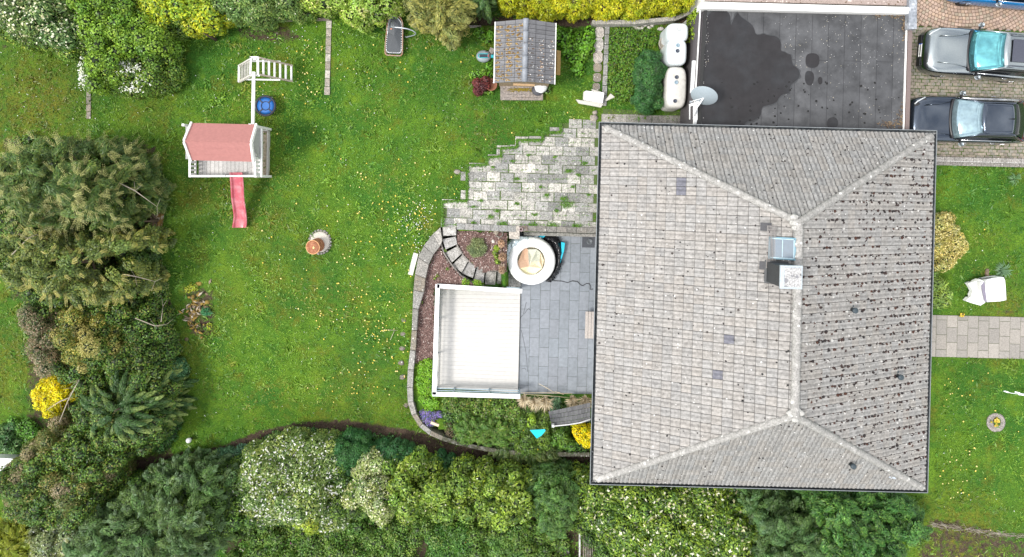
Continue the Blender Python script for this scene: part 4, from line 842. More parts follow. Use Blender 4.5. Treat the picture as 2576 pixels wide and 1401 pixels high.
# ------------------------------------------------------------------ tanks
tm = mat('tank_plastic', (.66,.71,.73), .35, var=.06, scale=3); tm2 = mat('tank_plastic_old', (.56,.545,.51), .45, var=.10, scale=2.5, col2=(.36,.32,.26), lo=.58, hi=.75)
def tank(name, label, u0, v0, u1, v1, z, m, caps_, group='white plastic tanks beside the garage'):
    a = P(u0, v1, z); b_ = P(u1, v0, z); cx, cy = (a.x+b_.x)/2, (a.y+b_.y)/2; W, Dp = (b_.x-a.x)/2, (b_.y-a.y)/2
    t = thing(name, label, 'tank', (cx, cy, 0), ROT, group); mb = MB(); N = 40; rows = []
    def ring(w_, d_, z_): 
        q = []
        for k in range(N):
            g = 2*math.pi*k/N; c_, s_ = math.cos(g), math.sin(g); e = .52; q.append((w_*math.copysign(abs(c_)**e, c_), d_*math.copysign(abs(s_)**e, s_), z_))
        return q
    for w_, d_, z_ in ((.8,.9,.02),(.97,.98,.06),(1,1,.2),(1,1,z*.45),(.97,.985,z*.5),(1,1,z*.55),(1,1,z-.25),(.97,.98,z-.12),(.88,.94,z-.035),(.72,.86,z)): rows.append(ring(W*w_, Dp*d_, z_))
    mb.add([v for r_ in rows for v in r_], [(j*N+k, j*N+(k+1) % N, (j+1)*N+(k+1) % N, (j+1)*N+k) for j in range(len(rows)-1) for k in range(N)]+[tuple((len(rows)-1)*N+k for k in range(N)), tuple(range(N))[::-1]], smooth=True); mb.build('body', m, t)
    for u, v, c in caps_:
        p = P(u, v, z); q = Matrix.Rotation(-ROT, 3, 'Z')@Vector((p.x-cx, p.y-cy, 0)); k = MB(); k.lathe([(.075,z-.02),(.075,z+.035),(.06,z+.045),(.05,z+.03)], (q.x, q.y, 0), 16); k.build('cap', mat('cap_%d' % c, [(.05,.06,.085),(.22,.30,.36),(.5,.52,.52)][c], .5), t)
tank('water_tank', 'white plastic tank nearest the hedge with one pale cap', 1679,57,1734,103,1.55,tm,[(1707,74,2)])
tank('water_tank', 'white plastic tank with two caps just below the creeper strand', 1679,98,1730,163,1.55,tm,[(1705,114,1),(1704,128,0)])
tank('water_tank', 'long yellowed white plastic tank with three caps beside the round conifer', 1676,166,1729,272,1.45,tm2,[(1702,194,0),(1701,207,1),(1698,254,0)])
mb = MB(); mb.lathe([(.20,-.05),(.26,.5),(.30,.55),(.26,.55),(.22,.45)], G(1668,116), 20, col=(.5,.48,.44)); tag(mb.build('plant_pot', mat('pot_beige', (.34,.30,.25), .8)), 'beige plant pot between the white tanks and the round conifer', 'pot')

# ------------------------------------------------------------------ tool shed
shed = thing('garden_shed', 'small garden shed with grey mossy tiled gable roof', 'shed', tuple(P(1322,135,0)), R(-1.2)); sl0 = Vector(shed.location)
hz, rz_ = 2.0, 2.55; c0 = P(1321,134,hz); W2, D2 = (P(1397,134,hz).x-P(1246,134,hz).x)/2, (P(1321,57,hz).y-P(1321,211,hz).y)/2
mb = MB(); mb.box((c0.x-sl0.x, c0.y-sl0.y, hz/2), (W2*2-.3, D2*2-.3, hz)); cxs, cys = c0.x-sl0.x, c0.y-sl0.y
for s_ in (1, -1):
    y = cys+s_*(D2-.15); mb.add([(cxs-W2+.15,y,hz),(cxs+W2-.15,y,hz),(cxs,y,rz_-.1)], [(0,1,2)])
mb.build('wall', mat('shed_wood', (.26,.19,.12), .8, var=.2), shed)
grey = mat('shed_tile', (1,1,1), .5, tint=True, var=.15, scale=6, bump=.2, col2=(.13,.09,.05), lo=.66, hi=.72)
for s_ in (-1, 1):
    mb = MB(); a = math.atan2(rz_-hz, W2); L_ = W2/math.cos(a)
    n_ = 14; dy = 2*D2/n_
    for i in range(n_):
        for j in range(3):
            l0 = L_*(j+.02)/3; l1 = L_*(j+.99)/3; y0 = cys+D2-dy*(i+1)+.006; x = lambda l: cxs+s_*l*math.cos(a); z = lambda l: rz_-l*math.sin(a)
            k = random.uniform(.85, 1.12); col = (.135*k,.134*k,.140*k)
            P5 = [(y0, .0), (y0+.012, .035), (y0+.05, .035), (y0+.062, .012), (y0+dy-.006, .012)]
            vs = [(x(l0), y, z(l0)+h_+.01) for y, h_ in P5]+[(x(l1), y, z(l1)+h_+.035) for y, h_ in P5]+[(x(l1), y, z(l1)-.02) for y, h_ in P5]
            mb.add(vs, [(q, q+1, 5+q+1, 5+q) if s_ < 0 else (q+1, q, 5+q, 5+q+1) for q in range(4)]+[(5+q, 6+q, 11+q, 10+q) for q in range(4)], col=col)
    mb.box((cxs+s_*L_/2*math.cos(a), cys, (hz+rz_)/2-.03), (L_, 2*D2-.03, .03), rot=Matrix.Rotation(s_*a, 3, 'Y'), col=(.04,.04,.04))
    mb.build('roof_slope', grey, shed)
mb = MB()
for i in range(5):
    y0 = cys+D2-2*D2/5*i; y1 = y0-2*D2/5; mb.tube([(cxs, y0+.02, rz_+.0), (cxs, y0-.05, rz_+.0), (cxs, y1, rz_-.015)], [.115, .112, .095], 12, col=(.21,.225,.25))
mb.build('ridge_tiles', grey, shed)
ms = MB()
for i in range(620):
    s_ = -1 if random.random() < .68 else 1; l = random.uniform(.12, .95)*W2/math.cos(a); i_ = random.randint(1, 13)
    if s_ > 0 and i_ < 4: continue
    y = cys+D2-dy*(i_+1)+random.uniform(.05, .15); l = (math.floor(l/(L_/3))+.85)*(L_/3)-abs(random.gauss(0, .14)); l = max(l, .12)
    col = random.choice([(.20,.12,.03),(.26,.17,.05),(.12,.07,.03),(.34,.26,.16)]) if s_ < 0 else random.choice([(.55,.54,.52),(.3,.2,.13),(.10,.07,.05),(.62,.6,.58)])
    r = random.uniform(.018, .045)*(1 if s_ < 0 else .7); ms.blob((cxs+s_*l*math.cos(a), y, rz_-l*math.sin(a)+.045), (r*1.3, r*.8, .02), col=col, n=5)
tag(ms.build('moss', MATS['moss'], shed), kind='stuff')
for s_ in (-1, 1): mb = MB(); mb.bar((cxs+s_*(W2+.015), cys-D2, hz+.02), (cxs+s_*(W2+.015), cys+D2, hz+.02), .035, .05); mb.build('gutter', wc, shed)
q = P(1410,155,1.3)-sl0; mb = MB(); mb.box((P(1405,156,1.2)-sl0), (.20,.95,.05), rot=Matrix.Rotation(R(38), 3, 'Y'), col=(.3,.2,.07)); mb.box((P(1405,156,1.2)-sl0)+Vector((0,0,.03)), (.14,.78,.03), rot=Matrix.Rotation(R(38), 3, 'Y'), col=(.3,.2,.07)); mb.build('shutter', mat('ochre_wood', (.30,.19,.06), .6, var=.15), shed)
mb = MB(); mb.bar(P(1293,213,1.9)-sl0, P(1347,214,1.9)-sl0, .08, .05); mb.build('door', mat('door_wood', (.42,.28,.15), .7), shed)
dk_ = thing('wooden_deck', 'weathered grey plank deck with yellow moss in front of the shed', 'deck', tuple(G(1315,228)))
dl_ = Vector(dk_.location)
for i in range(6):
    mb = MB(); v = 208+i*7.6; a1 = P(1258.5,v+2,.2)-dl_; b1 = P(1366+(6 if i < 3 else 0),v+2.6,.2)-dl_; k = random.uniform(.8, 1.15); mb.bar(a1-Vector((0,0,.03)), b1-Vector((0,0,.03)), .112, .05, col=(.24*k,.21*k,.19*k)); mb.build('plank', mat('deck_wood', (1,1,1), .85, tint=True, var=.45, scale=4, bump=.4, col2=(.28,.23,.19), lo=.5, hi=.7), dk_)
mb = MB(); mb.box(Vector((0,0,.06)), (1.6,.66,.10)); mb.build('joist', bk, dk_)
ms = MB(); 
for i in range(120): q = P(random.gauss(1312,16), random.gauss(226,2.2), .2)-dl_; ms.blob(q+Vector((0,0,.004)), (.05,.015,.008), col=(.20,.15,.015), n=5)
tag(ms.build('moss', MATS['moss'], dk_), kind='stuff')
mb = MB(); p = P(1361,216,.45); mb.lathe([(.10,.2),(.26,.26),(.27,.36),(.2,.5),(.05,.55)], (p.x, p.y, 0), 14, wob=lambda j, k, q: Vector((random.uniform(-.02,.02), random.uniform(-.02,.02), random.uniform(-.02,.02)))); mb.build
bagroot = thing('refuse_sack', 'bright white plastic sack standing on the shed deck corner', 'sack', (p.x, p.y, .2)); ob = MB(); ob.v = [(x-p.x, y-p.y, z-.2) for x, y, z in mb.v]; ob.f, ob.c, ob.mi, ob.sm = mb.f, mb.c, mb.mi, mb.sm; ob.build('sack_body', mat('white_plastic', (.82,.82,.82), .4, var=.04), bagroot)
mb = MB(); mb.lathe([(.16,0),(.24,.08),(.22,.12)], (-.13,-.14,.0), 10); mb.blob((.05,.24,.06), (.1,.04,.05)); mb.build('sack_base', mat('dark_stand', (.05,.05,.06), .6), bagroot)
# robot mower
rm = thing('robot_mower', 'small grey robot mower with turquoise trim docked left of the shed', 'robot mower', tuple(G(1217,143)), 0)
mb = MB(); mb.lathe([(.25,.05),(.29,.10),(.28,.18),(.2,.24),(.1,.25)], (0,0,0), 24); o = mb.build('body', mat('mower_grey', (.25,.29,.31), .4, var=.1), rm); o.scale = (1.05,.86,1)
mb = MB(); pts = [(-.14+.0*0, 0, .262)]; pts = [(.13*math.copysign(1, math.cos(g))+.08*math.cos(g), .08*math.sin(g), .262) for g in [R(t) for t in range(0, 360, 20)]]; mb.tube(pts, .018, 6, closed=True); mb.box((.34,0,.12), (.16,.13,.10), bev=.02)
mb.build('trim', mat('turquoise_plastic', (.02,.36,.42), .35), rm); mb = MB(); mb.box((0,0,.255), (.30,.11,.04), bev=.02); mb.build('display', mat('mower_black', (.03,.035,.05), .25), rm); mb = MB(); mb.box((.20,0,.265), (.035,.12,.03), bev=.01); mb.build('stop_button', mat('red_plastic', (.5,.03,.03), .4), rm)
# red maple in pot
mb = MB(); mb.lathe([(.15,0),(.22,.34),(.25,.36),(.25,.40),(.21,.40),(.19,.3)], G(1236,216), 22); tag(mb.build('plant_pot', mat('terracotta', (.24,.10,.055), .8, var=.2)), 'terracotta pot at the shed deck next to the red maple', 'pot')
mb = MB(); mb.tube([P(1240,208,.4), P(1258,199,1.2)], .02, 6); tag(mb.build('wooden_stick', MATS['deck_wood']), 'thin wooden stick leaning from the pot onto the shed', 'stick')
mb = MB(); mb.bar(P(1239,121,.2), P(1230,141,.05), .18, .03, col=(.24,.22,.20)); tag(mb.build('board', stone), 'weathered board leaning against the left side of the shed', 'board')

# white slabs pile
for i, (q, z0, z1, lb) in enumerate([([(1474,228),(1492,230),(1489,254),(1471,251)], 0, .34, 'white rectangular block, left one of the stacked pair'), ([(1493,230),(1520,233),(1516,259),(1490,255)], 0, .38, 'larger white rectangular block, right one of the stacked pair'), ([(1449,250),(1518,261),(1512,270),(1456,260)], 0, .12, 'long pale stone slab lying below the white blocks'), ([(1536,235),(1547,244),(1525,254),(1522,252)], 0, .12, 'pointed pale stone piece by the kerb end'), ([(1468,231),(1474,228),(1471,252),(1467,250)], 0, .2, 'narrow pale slab leaning at the left of the white blocks'), ([(1488,224),(1512,230),(1512,232),(1490,229)], 0, .2, 'thin pale splinter slab behind the white blocks')]):
    mb = MB(); mb.prism([(P(u, v, z1).x, P(u, v, z1).y) for u, v in q], -.05, z1); mb.prism([(P(u*.9+.1*q[0][0], v*.9+.1*q[0][1], z1).x, P(u*.9+.1*q[0][0], v*.9+.1*q[0][1], z1).y) for u, v in q], z1, z1+.004)
    tag(mb.build('stone_block', mat('white_block' if i < 2 else 'pale_block', (.80,.78,.77) if i < 2 else (.52,.50,.45), .8, var=.10, scale=8, bump=.3)), lb, 'stone block', 'pale blocks and slabs dumped beside the kerb')
mb = MB(); 
for i in range(7): 
    mb = MB(); u, v = [(1597,66),(1606,72),(1623,62),(1632,70),(1640,64),(1663,72),(1615,70)][i]; mb.blob(G(u, v, .03), (.12*random.uniform(.7,1.3), .09, .09), col=(.52,.49,.44), n=7)
    tag(mb.build('rock', stone), 'pale rock at the hedge foot left of the tanks, ' + ['leftmost of the group','second from the left','topmost in the middle','low one in the middle','right of the middle','rightmost, closest to the tanks','half hidden by leaves'][i], 'rock', 'pale rocks under the yellow hedge')

# ------------------------------------------------------------------ trampoline
ZT = lambda x, y: (950.8+x*.0885, 27.6+y*.0885)
tr = thing('trampoline', 'long narrow oval trampoline with rusty rim and hooped handle', 'trampoline', tuple(G(990,92))); tl = Vector(tr.location)
out = [(250,560),(240,650),(215,900),(205,1150),(225,1225),(300,1255),(480,1265),(620,1270),(680,1235),(695,1150),(700,900),(705,560),(700,350),(660,230),(590,150),(510,95),(440,75),(380,110),(310,190),(270,350)]
zz = lambda y: .30+.25*max(0, (500-y)/420)
pts = [P(*ZT(x, y), zz(y))-tl for x, y in out]; rust = mat('rusty_rim', (.34,.27,.22), .6, metal=.2, var=.3, scale=12, col2=(.30,.13,.06), lo=.45, hi=.6)
pp = []
for i in range(len(pts)): a, b_, c, d_ = pts[i-1], pts[i], pts[(i+1) % len(pts)], pts[(i+2) % len(pts)]; pp += [b_, (b_+c)*.5625-(a+d_)*.0625]
mb = MB(); mb.tube(pp, .028, 8, closed=True); mb.build('frame', rust, tr)
cc = sum(pts, Vector())/len(pts); mb = MB(); ins = [cc+(p-cc)*.91 for p in pp]; 
for p in ins: p.z -= .01
mb.add(ins+[cc-Vector((0,0,.03))], [(i, (i+1) % len(ins), len(ins)) for i in range(len(ins))]); mb.build('mat', mat('black_mat', (.055,.062,.07), .6, var=.15, scale=8), tr)
mb = MB()
for i in range(0, len(ins)):
    for t in (0, .5):
        p = ins[i]*(1-t)+ins[(i+1) % len(ins)]*t; q = cc+(p-cc)*.95; mb.box(q+Vector((0,0,.015)), (.028,.028,.02), col=(.7,.7,.7))
mb.build('spring_hooks', mat('hook_white', (.62,.64,.66), .5), tr)
al = mat('aluminium_tube', (.42,.46,.50), .35, metal=.6, var=.1); mb = MB()
arch = [(385,450),(500,460),(680,480),(840,505),(980,550),(1060,610),(1075,650),(1020,690),(920,715),(820,738),(735,738)]
mb.tube([P(*ZT(x, y), z)-tl for (x, y), z in zip(arch, [1.0,1.05,1.1,1.1,1.05,.95,.85,.7,.5,.3,.1])], .026, 8); mb.tube([P(*ZT(385,450), 1.0)-tl, P(*ZT(400,190), .45)-tl], .02, 6); mb.tube([P(*ZT(435,450), 1.0)-tl, P(*ZT(440,330), .8)-tl, P(*ZT(470,180), .5)-tl, P(*ZT(520,110), .5)-tl], .014, 6)
mb.build('handle', al, tr)
mb = MB()
for x, y in ((230,1180),(680,1180),(260,560),(700,560)): q = P(*ZT(x, y), .3)-tl; mb.tube([q, Vector((q.x, q.y, 0))], .022, 6)
for k, (x, y) in enumerate(((230,1180),(680,1180))): pass
mb.build('legs', rust, tr)
mb = MB(); mb.blob(P(*ZT(380,505), .9)-tl, (.05,.03,.03), col=(.6,.3,.2)); mb.build('handle_grip', mat('orange_grip', (.55,.25,.15), .6), tr)

# ------------------------------------------------------------------ play house with swing frame
pl = thing('play_tower', 'white play tower with salmon gable roof, pink slide and climbing frame beam', 'play tower', tuple(G(572,390))); q0 = Vector(pl.location)
W = lambda u, v, z: P(u, v, z)-q0
wh = mat('white_timber', (.78,.77,.75), .55, var=.06, scale=5); zd, ze_, zr_ = 1.15, 2.25, 2.85
zd_ = zd
# roof: eaves from pixels, ridge between
eA, eB, eC, eD = W(482,309,ze_), W(645,313,ze_), W(638,407,ze_), W(481,403,ze_)
rL, rR = W(463,355,zr_), W(632,359,zr_)
sal = mat('salmon_felt', (.36,.155,.14), .85, var=.07, scale=2.5, bump=.25, bscale=60)
def slab(mb, a, b_, c, d_, th, **kw):
    n_ = (b_-a).cross(d_-a).normalized(); 
    if n_.z < 0: n_ = -n_
    v = [a, b_, c, d_]; mb.add([p for p in v]+[p-n_*th for p in v], [(0,1,2,3),(7,6,5,4)]+[(i, 4+i, 4+(i+1) % 4, (i+1) % 4) for i in range(4)], **kw)
for pr in ((eA, eB, rR, rL), (rL, rR, eC, eD)):
    mb = MB(); a, b_, c, d_ = pr; N = 3
    for i in range(N): t0, t1 = i/N, (i+1)/N; slab(mb, a+(d_-a)*t0+Vector((0,0,.006*i)), b_+(c-b_)*t0+Vector((0,0,.006*i)), b_+(c-b_)*t1+Vector((0,0,.006*i)), a+(d_-a)*t1+Vector((0,0,.006*i)), .03)
    mb.build('roof_slope', sal, pl)
for a, b_ in ((eA, rL), (rL, eD), (eB, rR), (rR, eC)): mb = MB(); mb.bar(a+Vector((0,0,-.01)), b_+Vector((0,0,-.01)), .07, .13); mb.build('barge_board', wh, pl)
wx0, wx1 = W(494,330,zd).x, W(655,330,zd).x; wy0, wy1 = W(560,443,zd).y, W(560,320,zd).y; ym = W(560,404,ze_).y
mb = MB(); mb.box(((wx0+wx1)/2-.08, (ym+wy1)/2, (zd+ze_)/2), (wx1-wx0-.35, wy1-ym-.12, ze_-zd-.02)); mb.build('wall', mat('cabin_grey', (.30,.30,.29), .7, var=.1), pl)
mb = MB(); rx = W(650,330,ze_).x; mb.add([(rx, W(0,325,ze_).y, 1.75), (rx, W(0,395,ze_).y, 1.75), (rx-.1, W(0,360,ze_).y, zr_-.15), (rx, W(0,400,ze_).y, 2.2), (rx, W(0,322,ze_).y, 2.2)], [(0,1,3,2,4)]); mb.build('gable_wall', MATS['cabin_grey'], pl); mb = MB(); mb.bar((rx+.03, W(0,322,ze_).y, 2.0), (rx+.03, W(0,445,ze_).y, 2.0), .05, .08); mb.build('gable_frame', wh, pl)
mb = MB()
for i in range(15):
    x = wx0+.08+(wx1-wx0-.12)*(i+.5)/15; k = random.uniform(.85, 1.1); mb.box((x, (wy0+wy1)/2, zd-.02), ((wx1-wx0-.12)/15-.012, wy1-wy0-.04, .03), col=(.50*k,.485*k,.47*k))
mb.build('deck', mat('deck_grey', (1,1,1), .8, tint=True, var=.2, scale=7), pl)
mb = MB(); rt = zd+.55
for x in (wx0, wx1):
    mb.bar((x, wy0, rt), (x, wy1, rt), .07, .05); mb.bar((x, wy0, zd+.08), (x, wy1, zd+.08), .05, .08)
    for i in range(9): y = wy0+(ym+.35-wy0)*(i+.5)/6; y < wy1 and mb.box((x, y, (zd+rt)/2), (.03,.09,rt-zd))
mb.build('railing', wh, pl)
mb = MB(); sx0, sx1 = W(582,440,zd).x, W(611,440,zd).x
for z in (rt, zd+.08):
    for a, b_ in ((wx0, sx0-.02), (sx1+.02, wx1)): mb.bar((a, wy0, z), (b_, wy0, z), .07, .06)
mb.bar((sx0-.02, wy0, zd+.50), (sx1+.02, wy0, zd+.50), .05, .05)
for i in range(16):
    x = wx0+(wx1-wx0)*(i+.5)/16
    if not sx0-.05 < x < sx1+.05: mb.box((x, wy0, (zd+rt)/2), (.08,.025,rt-zd))
mb.build('railing', wh, pl)
for x in (wx0, wx1):
    for y in (wy0, wy1): mb = MB(); mb.box((x, y, ze_/2 if y == wy1 else rt/2), (.09,.09, ze_ if y == wy1 else rt)); mb.build('post', wh, pl)
mb = MB()
for a, b_ in ((W(656,327,.2), W(674,329,.2)), (W(674,329,.2), W(672,445,.2)), (W(672,445,.2), W(640,445,.2))): mb.bar(Vector((a.x, a.y, .1)), Vector((b_.x, b_.y, .1)), .05, .26)
mb.build('sandbox_frame', mat('pale_timber', (.46,.44,.40), .8, var=.15), pl)
mb = MB(); mb.prism([(W(u, v, .1).x, W(u, v, .1).y) for u, v in ((640,329),(672,331),(670,443),(640,443))], -.05, .10); mb.build('sand', mat('sand', (.46,.38,.28), .95, var=.3, scale=6, col2=(.12,.17,.03), lo=.56, hi=.62), pl)
# slide: lofted chute
ZP = lambda x, y: (441+x*.2115, 296.3+y*.2115)
cl_ = [(735,650,.00,1.30),(736,700,.05,1.24),(745,780,.1,1.12),(748,860,.1,.92),(750,940,.1,.76),(760,1020,.1,.62),(775,1100,.1,.44),(783,1180,.1,.27),(779,1250,.1,.19),(770,1305,.1,.17)]
mb = MB(); rows = []
for x, y, _, z in cl_:
    c = W(*ZP(x, y), z); wd = .225+(.03 if y > 1240 else 0); rows.append([c+Vector((o_, 0, h_)) for o_, h_ in ((-wd-.03,.10),(-wd,.13),(-wd+.03,.10),(-wd+.06,.01),(-.1,-.005),(.1,-.005),(wd-.06,.01),(wd-.03,.10),(wd,.13),(wd+.03,.10))])
m = len(rows[0]); top_ = [v for r_ in rows for v in r_]; n_ = len(top_)
fs = [(j*m+k, (j+1)*m+k, (j+1)*m+k+1, j*m+k+1) for j in range(len(rows)-1) for k in range(m-1)]
mb.add(top_+[v-Vector((0,0,.03)) for v in top_], fs+[tuple(n_+i for i in f[::-1]) for f in fs], smooth=True); o = mb.build('slide', mat('pink_slide', (.42,.075,.10), .20, var=.06, scale=3, col2=(.58,.24,.26), lo=.4, hi=.75), pl, subsurf=1)
# climbing frame
ZS = lambda x, y: (441+x*.1475, 124+y*.1475)
hf = 2.0
Q = lambda x, y, z: W(*ZS(x, y), z)
mb = MB(); mb.bar(Q(1340,385,hf+.1), Q(1325,1290,hf+.1), .10, .10); mb.build('beam', wh, pl)
mb = MB()
for a in ((Q(1290,130,hf), Q(1285,440,hf)), (Q(1412,130,hf), Q(1415,450,hf)), (Q(1275,135,hf), Q(1425,135,hf)), (Q(1275,440,hf), Q(1440,450,hf)), (Q(1300,200,hf-.3), Q(1790,208,.9)), (Q(1190,513,1.0), Q(1790,522,.9)), (Q(1325,165,hf),Q(1375,165,hf))): mb.bar(*a, .055, .055)
mb.build('top_frame', wh, pl)
mb = MB(); wl = mat('worn_timber', (.50,.42,.35), .8, var=.2)
for y0, y1 in ((145,275),(430,545)): mb.bar(Q(1430,y0,hf), Q(1990,y1,.15), .05, .09)
for i in range(7): t = i/6; mb.bar(Q(1415+(1985-1415)*t, 145+130*t, hf-(hf-.15)*t)+Vector((0,0,.04)), Q(1415+(1985-1415)*t, 440+105*t, hf-(hf-.15)*t)+Vector((0,0,.04)), .075, .04, mi=1)
mb.build('ladder', [wl, wh], pl)
mb = MB(); rope = mat('pale_rope', (.50,.48,.43), .9, var=.2)
for y0, y1 in ((170,280),(450,560)): mb.bar(Q(1275,y0,hf), Q(1090,y1,.15), .05, .08)
for i in range(7): t = (i+.6)/7; x = 1275-185*t; mb.tube([Q(x, 185+100*t, hf-(hf-.15)*t), Q(x, 445+105*t, hf-(hf-.15)*t)], .022, 6)
for yy in (185, 455):
    for i in range(9): t = (i+.5)/9; c = Q(1275-185*t, yy+95*t, hf-(hf-.15)*t+.04); mb.tube([c+Vector((.05*math.cos(g), .05*math.sin(g), 0)) for g in [R(k*45) for k in range(8)]], .012, 5, closed=True)
mb.bar(Q(1090,270,.2), Q(1085,560,.2), .06, .1, mi=1); mb.build('rope_ladder', [rope, wh], pl)
sw = thing('nest_swing', 'round blue nest swing seat with black padded rim under the white beam', 'swing', tuple(G(668,266))); s0 = Vector(sw.location); zc = .42; c = P(668,266,zc)-s0
mb = MB(); mb.tube([c+Vector((.385*math.cos(g), .385*math.sin(g), 0)) for g in [R(k*12) for k in range(30)]], .045, 10, closed=True)
for g in (45,135,225,315): mb.bar(c+Vector((.17*math.cos(R(g)), .17*math.sin(R(g)), .015)), c+Vector((.37*math.cos(R(g)), .37*math.sin(R(g)), .015)), .045, .02)
mb.tube([c+Vector((.17*math.cos(g), .17*math.sin(g), .012)) for g in [R(k*15) for k in range(24)]], .012, 6, closed=True); mb.build('rim', mat('black_pad', (.018,.02,.035), .6), sw)
mb = MB(); mb.lathe([(.02,-.02),(.37,-.005),(.375,.005),(.2,-.005),(.02,-.012)][::-1], c, 32); mb.build('seat', mat('blue_fabric', (.006,.11,.38), .55, var=.10, scale=10), sw)
mb = MB(); bz = P(634,266,hf+.1)-s0
for g in (60,120,240,300): mb.tube([c+Vector((.385*math.cos(R(g)), .385*math.sin(R(g)), .03)), Vector((bz.x, bz.y+(.2 if g < 180 else -.2), bz.z))], .006, 5)
mb.build('rope', mat('dark_rope', (.03,.04,.03), .8), sw)

# ------------------------------------------------------------------ fire barrel, lamps, stump
fb = thing('fire_barrel', 'leaning rusty round barrel on a ring of cobbles in the lawn', 'barrel', tuple(G(808,608))); s0 = Vector(fb.location)
ZB = lambda x, y: (730.3+x*.0689, 565+y*.0689)
b0 = P(*ZB(1010,740), s0.z+.10)-s0; t0 = P(*ZB(820,825), s0.z+.62)-s0; ax = (t0-b0).normalized(); Rb = ax.to_track_quat('Z', 'X').to_matrix(); L_ = (t0-b0).length
mb = MB(); mb.lathe([(.27,0),(.285,.02),(.27,.04),(.27,L_*.33),(.28,L_*.35),(.27,L_*.38),(.27,L_*.66),(.28,L_*.68),(.27,L_*.71),(.27,L_)], b0, 28, rot=Rb)
mb.build('drum', mat('rust', (.26,.09,.04), .75, var=.3, scale=7, col2=(.38,.17,.09), bump=.3), fb)
mb = MB(); mb.tube([t0+Rb@Vector((.275*math.cos(g), .275*math.sin(g), 0)) for g in [R(k*12) for k in range(30)]], .016, 6, closed=True); mb.build('rim', mat('rust_bright', (.62,.33,.15), .6, var=.15), fb)
mb = MB(); mb.lathe([(.262,-.02),(.2,-.015),(.1,-.02)], t0, 24, rot=Rb); mb.build('lid', mat('rust_lid', (.50,.23,.12), .6, var=.2, scale=4, col2=(.33,.17,.13), lo=.5, hi=.54), fb)
mb = MB(); mb.blob(t0+Vector((.04,-.02,.02)), (.045,.06,.02), n=8); mb.build('leaf', mat('yellow_leaf', (.75,.62,.25), .7), fb)
rg_ = thing('cobble_ring', 'ring of grey cobbles round a concrete base under the rusty barrel', 'stone ring', tuple(G(806,606))); s1 = Vector(rg_.location); cc = P(*ZB(1080,630), s1.z+.05)-s1
mb = MB()
for i in range(22): g = i*2*math.pi/22; r = .43; mb.blob(cc+Vector((r*math.cos(g), r*math.sin(g)*1.1, -.01)), (.065,.06,.05), col=random.choice([(.24,.22,.20),(.30,.27,.25),(.20,.18,.17)]), n=7)
mb.build('cobbles', stone, rg_); mb = MB(); mb.lathe([(.42,-.08),(.42,.0),(.35,.02),(.3,.02)], cc, 28); mb.build('slab', mat('pale_concrete', (.50,.46,.40), .9, var=.2, scale=8), rg_)
for u, v, lb in ((482,1102,'white ball lamp on the lawn edge beside the soil path'),(367,1130,'white ball lamp in the shade under the yellow tipped conifer')):
    l = thing('ball_lamp', lb, 'garden lamp', tuple(G(u, v)), group='white ball lamps along the soil path'); mb = MB(); mb.lathe([(.115*math.sin(R(a)), .27-.115*math.cos(R(a))) for a in range(10, 180, 16)], (0,0,0), 20); mb.build('globe', mat('opal_globe', (.86,.86,.86), .3, var=.02), l)
    mb = MB(); mb.lathe([(.05,-.2),(.05,.16),(.03,.17)], (0,0,0), 12); mb.build('stake', mat('lamp_stake', (.03,.03,.03), .5), l)
st = thing('rotten_stump', 'rotten mossy tree stump with splintered roots in the lawn', 'stump', tuple(G(499,785))); s0 = Vector(st.location); mb = MB(); ZK = lambda x, y: (441+x*.118, 702.8+y*.118)
for i in range(75):
    x, y = random.gauss(450, 110), random.gauss(640, 210)
    c = G(*ZK(x, y), 0)-s0; g = random.uniform(0, 6.28); l = random.uniform(.08, .30); c.z += random.uniform(.03, .22); col = random.choice([(.30,.24,.17),(.42,.36,.29),(.16,.12,.08),(.24,.16,.04),(.30,.20,.04)])
    e = Vector((math.cos(g)*l, math.sin(g)*l, random.uniform(-.1, .1))); mb.tube([c-e/2, c+Vector((0,0,.03)), c+e/2], [.01, random.uniform(.025, .06), .012], 6, col=col)
for i in range(26): x, y = random.gauss(460, 110), random.gauss(640, 230); c = G(*ZK(x, y), 0)-s0; mb.blob(c, (random.uniform(.07,.16), random.uniform(.06,.13), random.uniform(.04,.14)), col=random.choice([(.20,.15,.09),(.26,.18,.04),(.13,.10,.06),(.34,.25,.15)]), n=7)
mb.build('wood', mat('rotten_wood', (1,1,1), .95, tint=True, var=.4, scale=14, bump=.6), st)
mb = MB(); mb.tube([G(462,783,.05), G(446,792,.1)], [.03,.01], 6); mb.tube([G(352+630,855,.08), G(992,832,.05)], .012, 5, col=(.5,.5,.3)); mb.tube([G(965,829,.06), G(1000,831,.06)], .010, 5)
tag(mb.build('dry_twig', mat('twig', (.40,.36,.26), .9)), 'dry pale twig lying in the lawn left of the patio bed', 'twig')

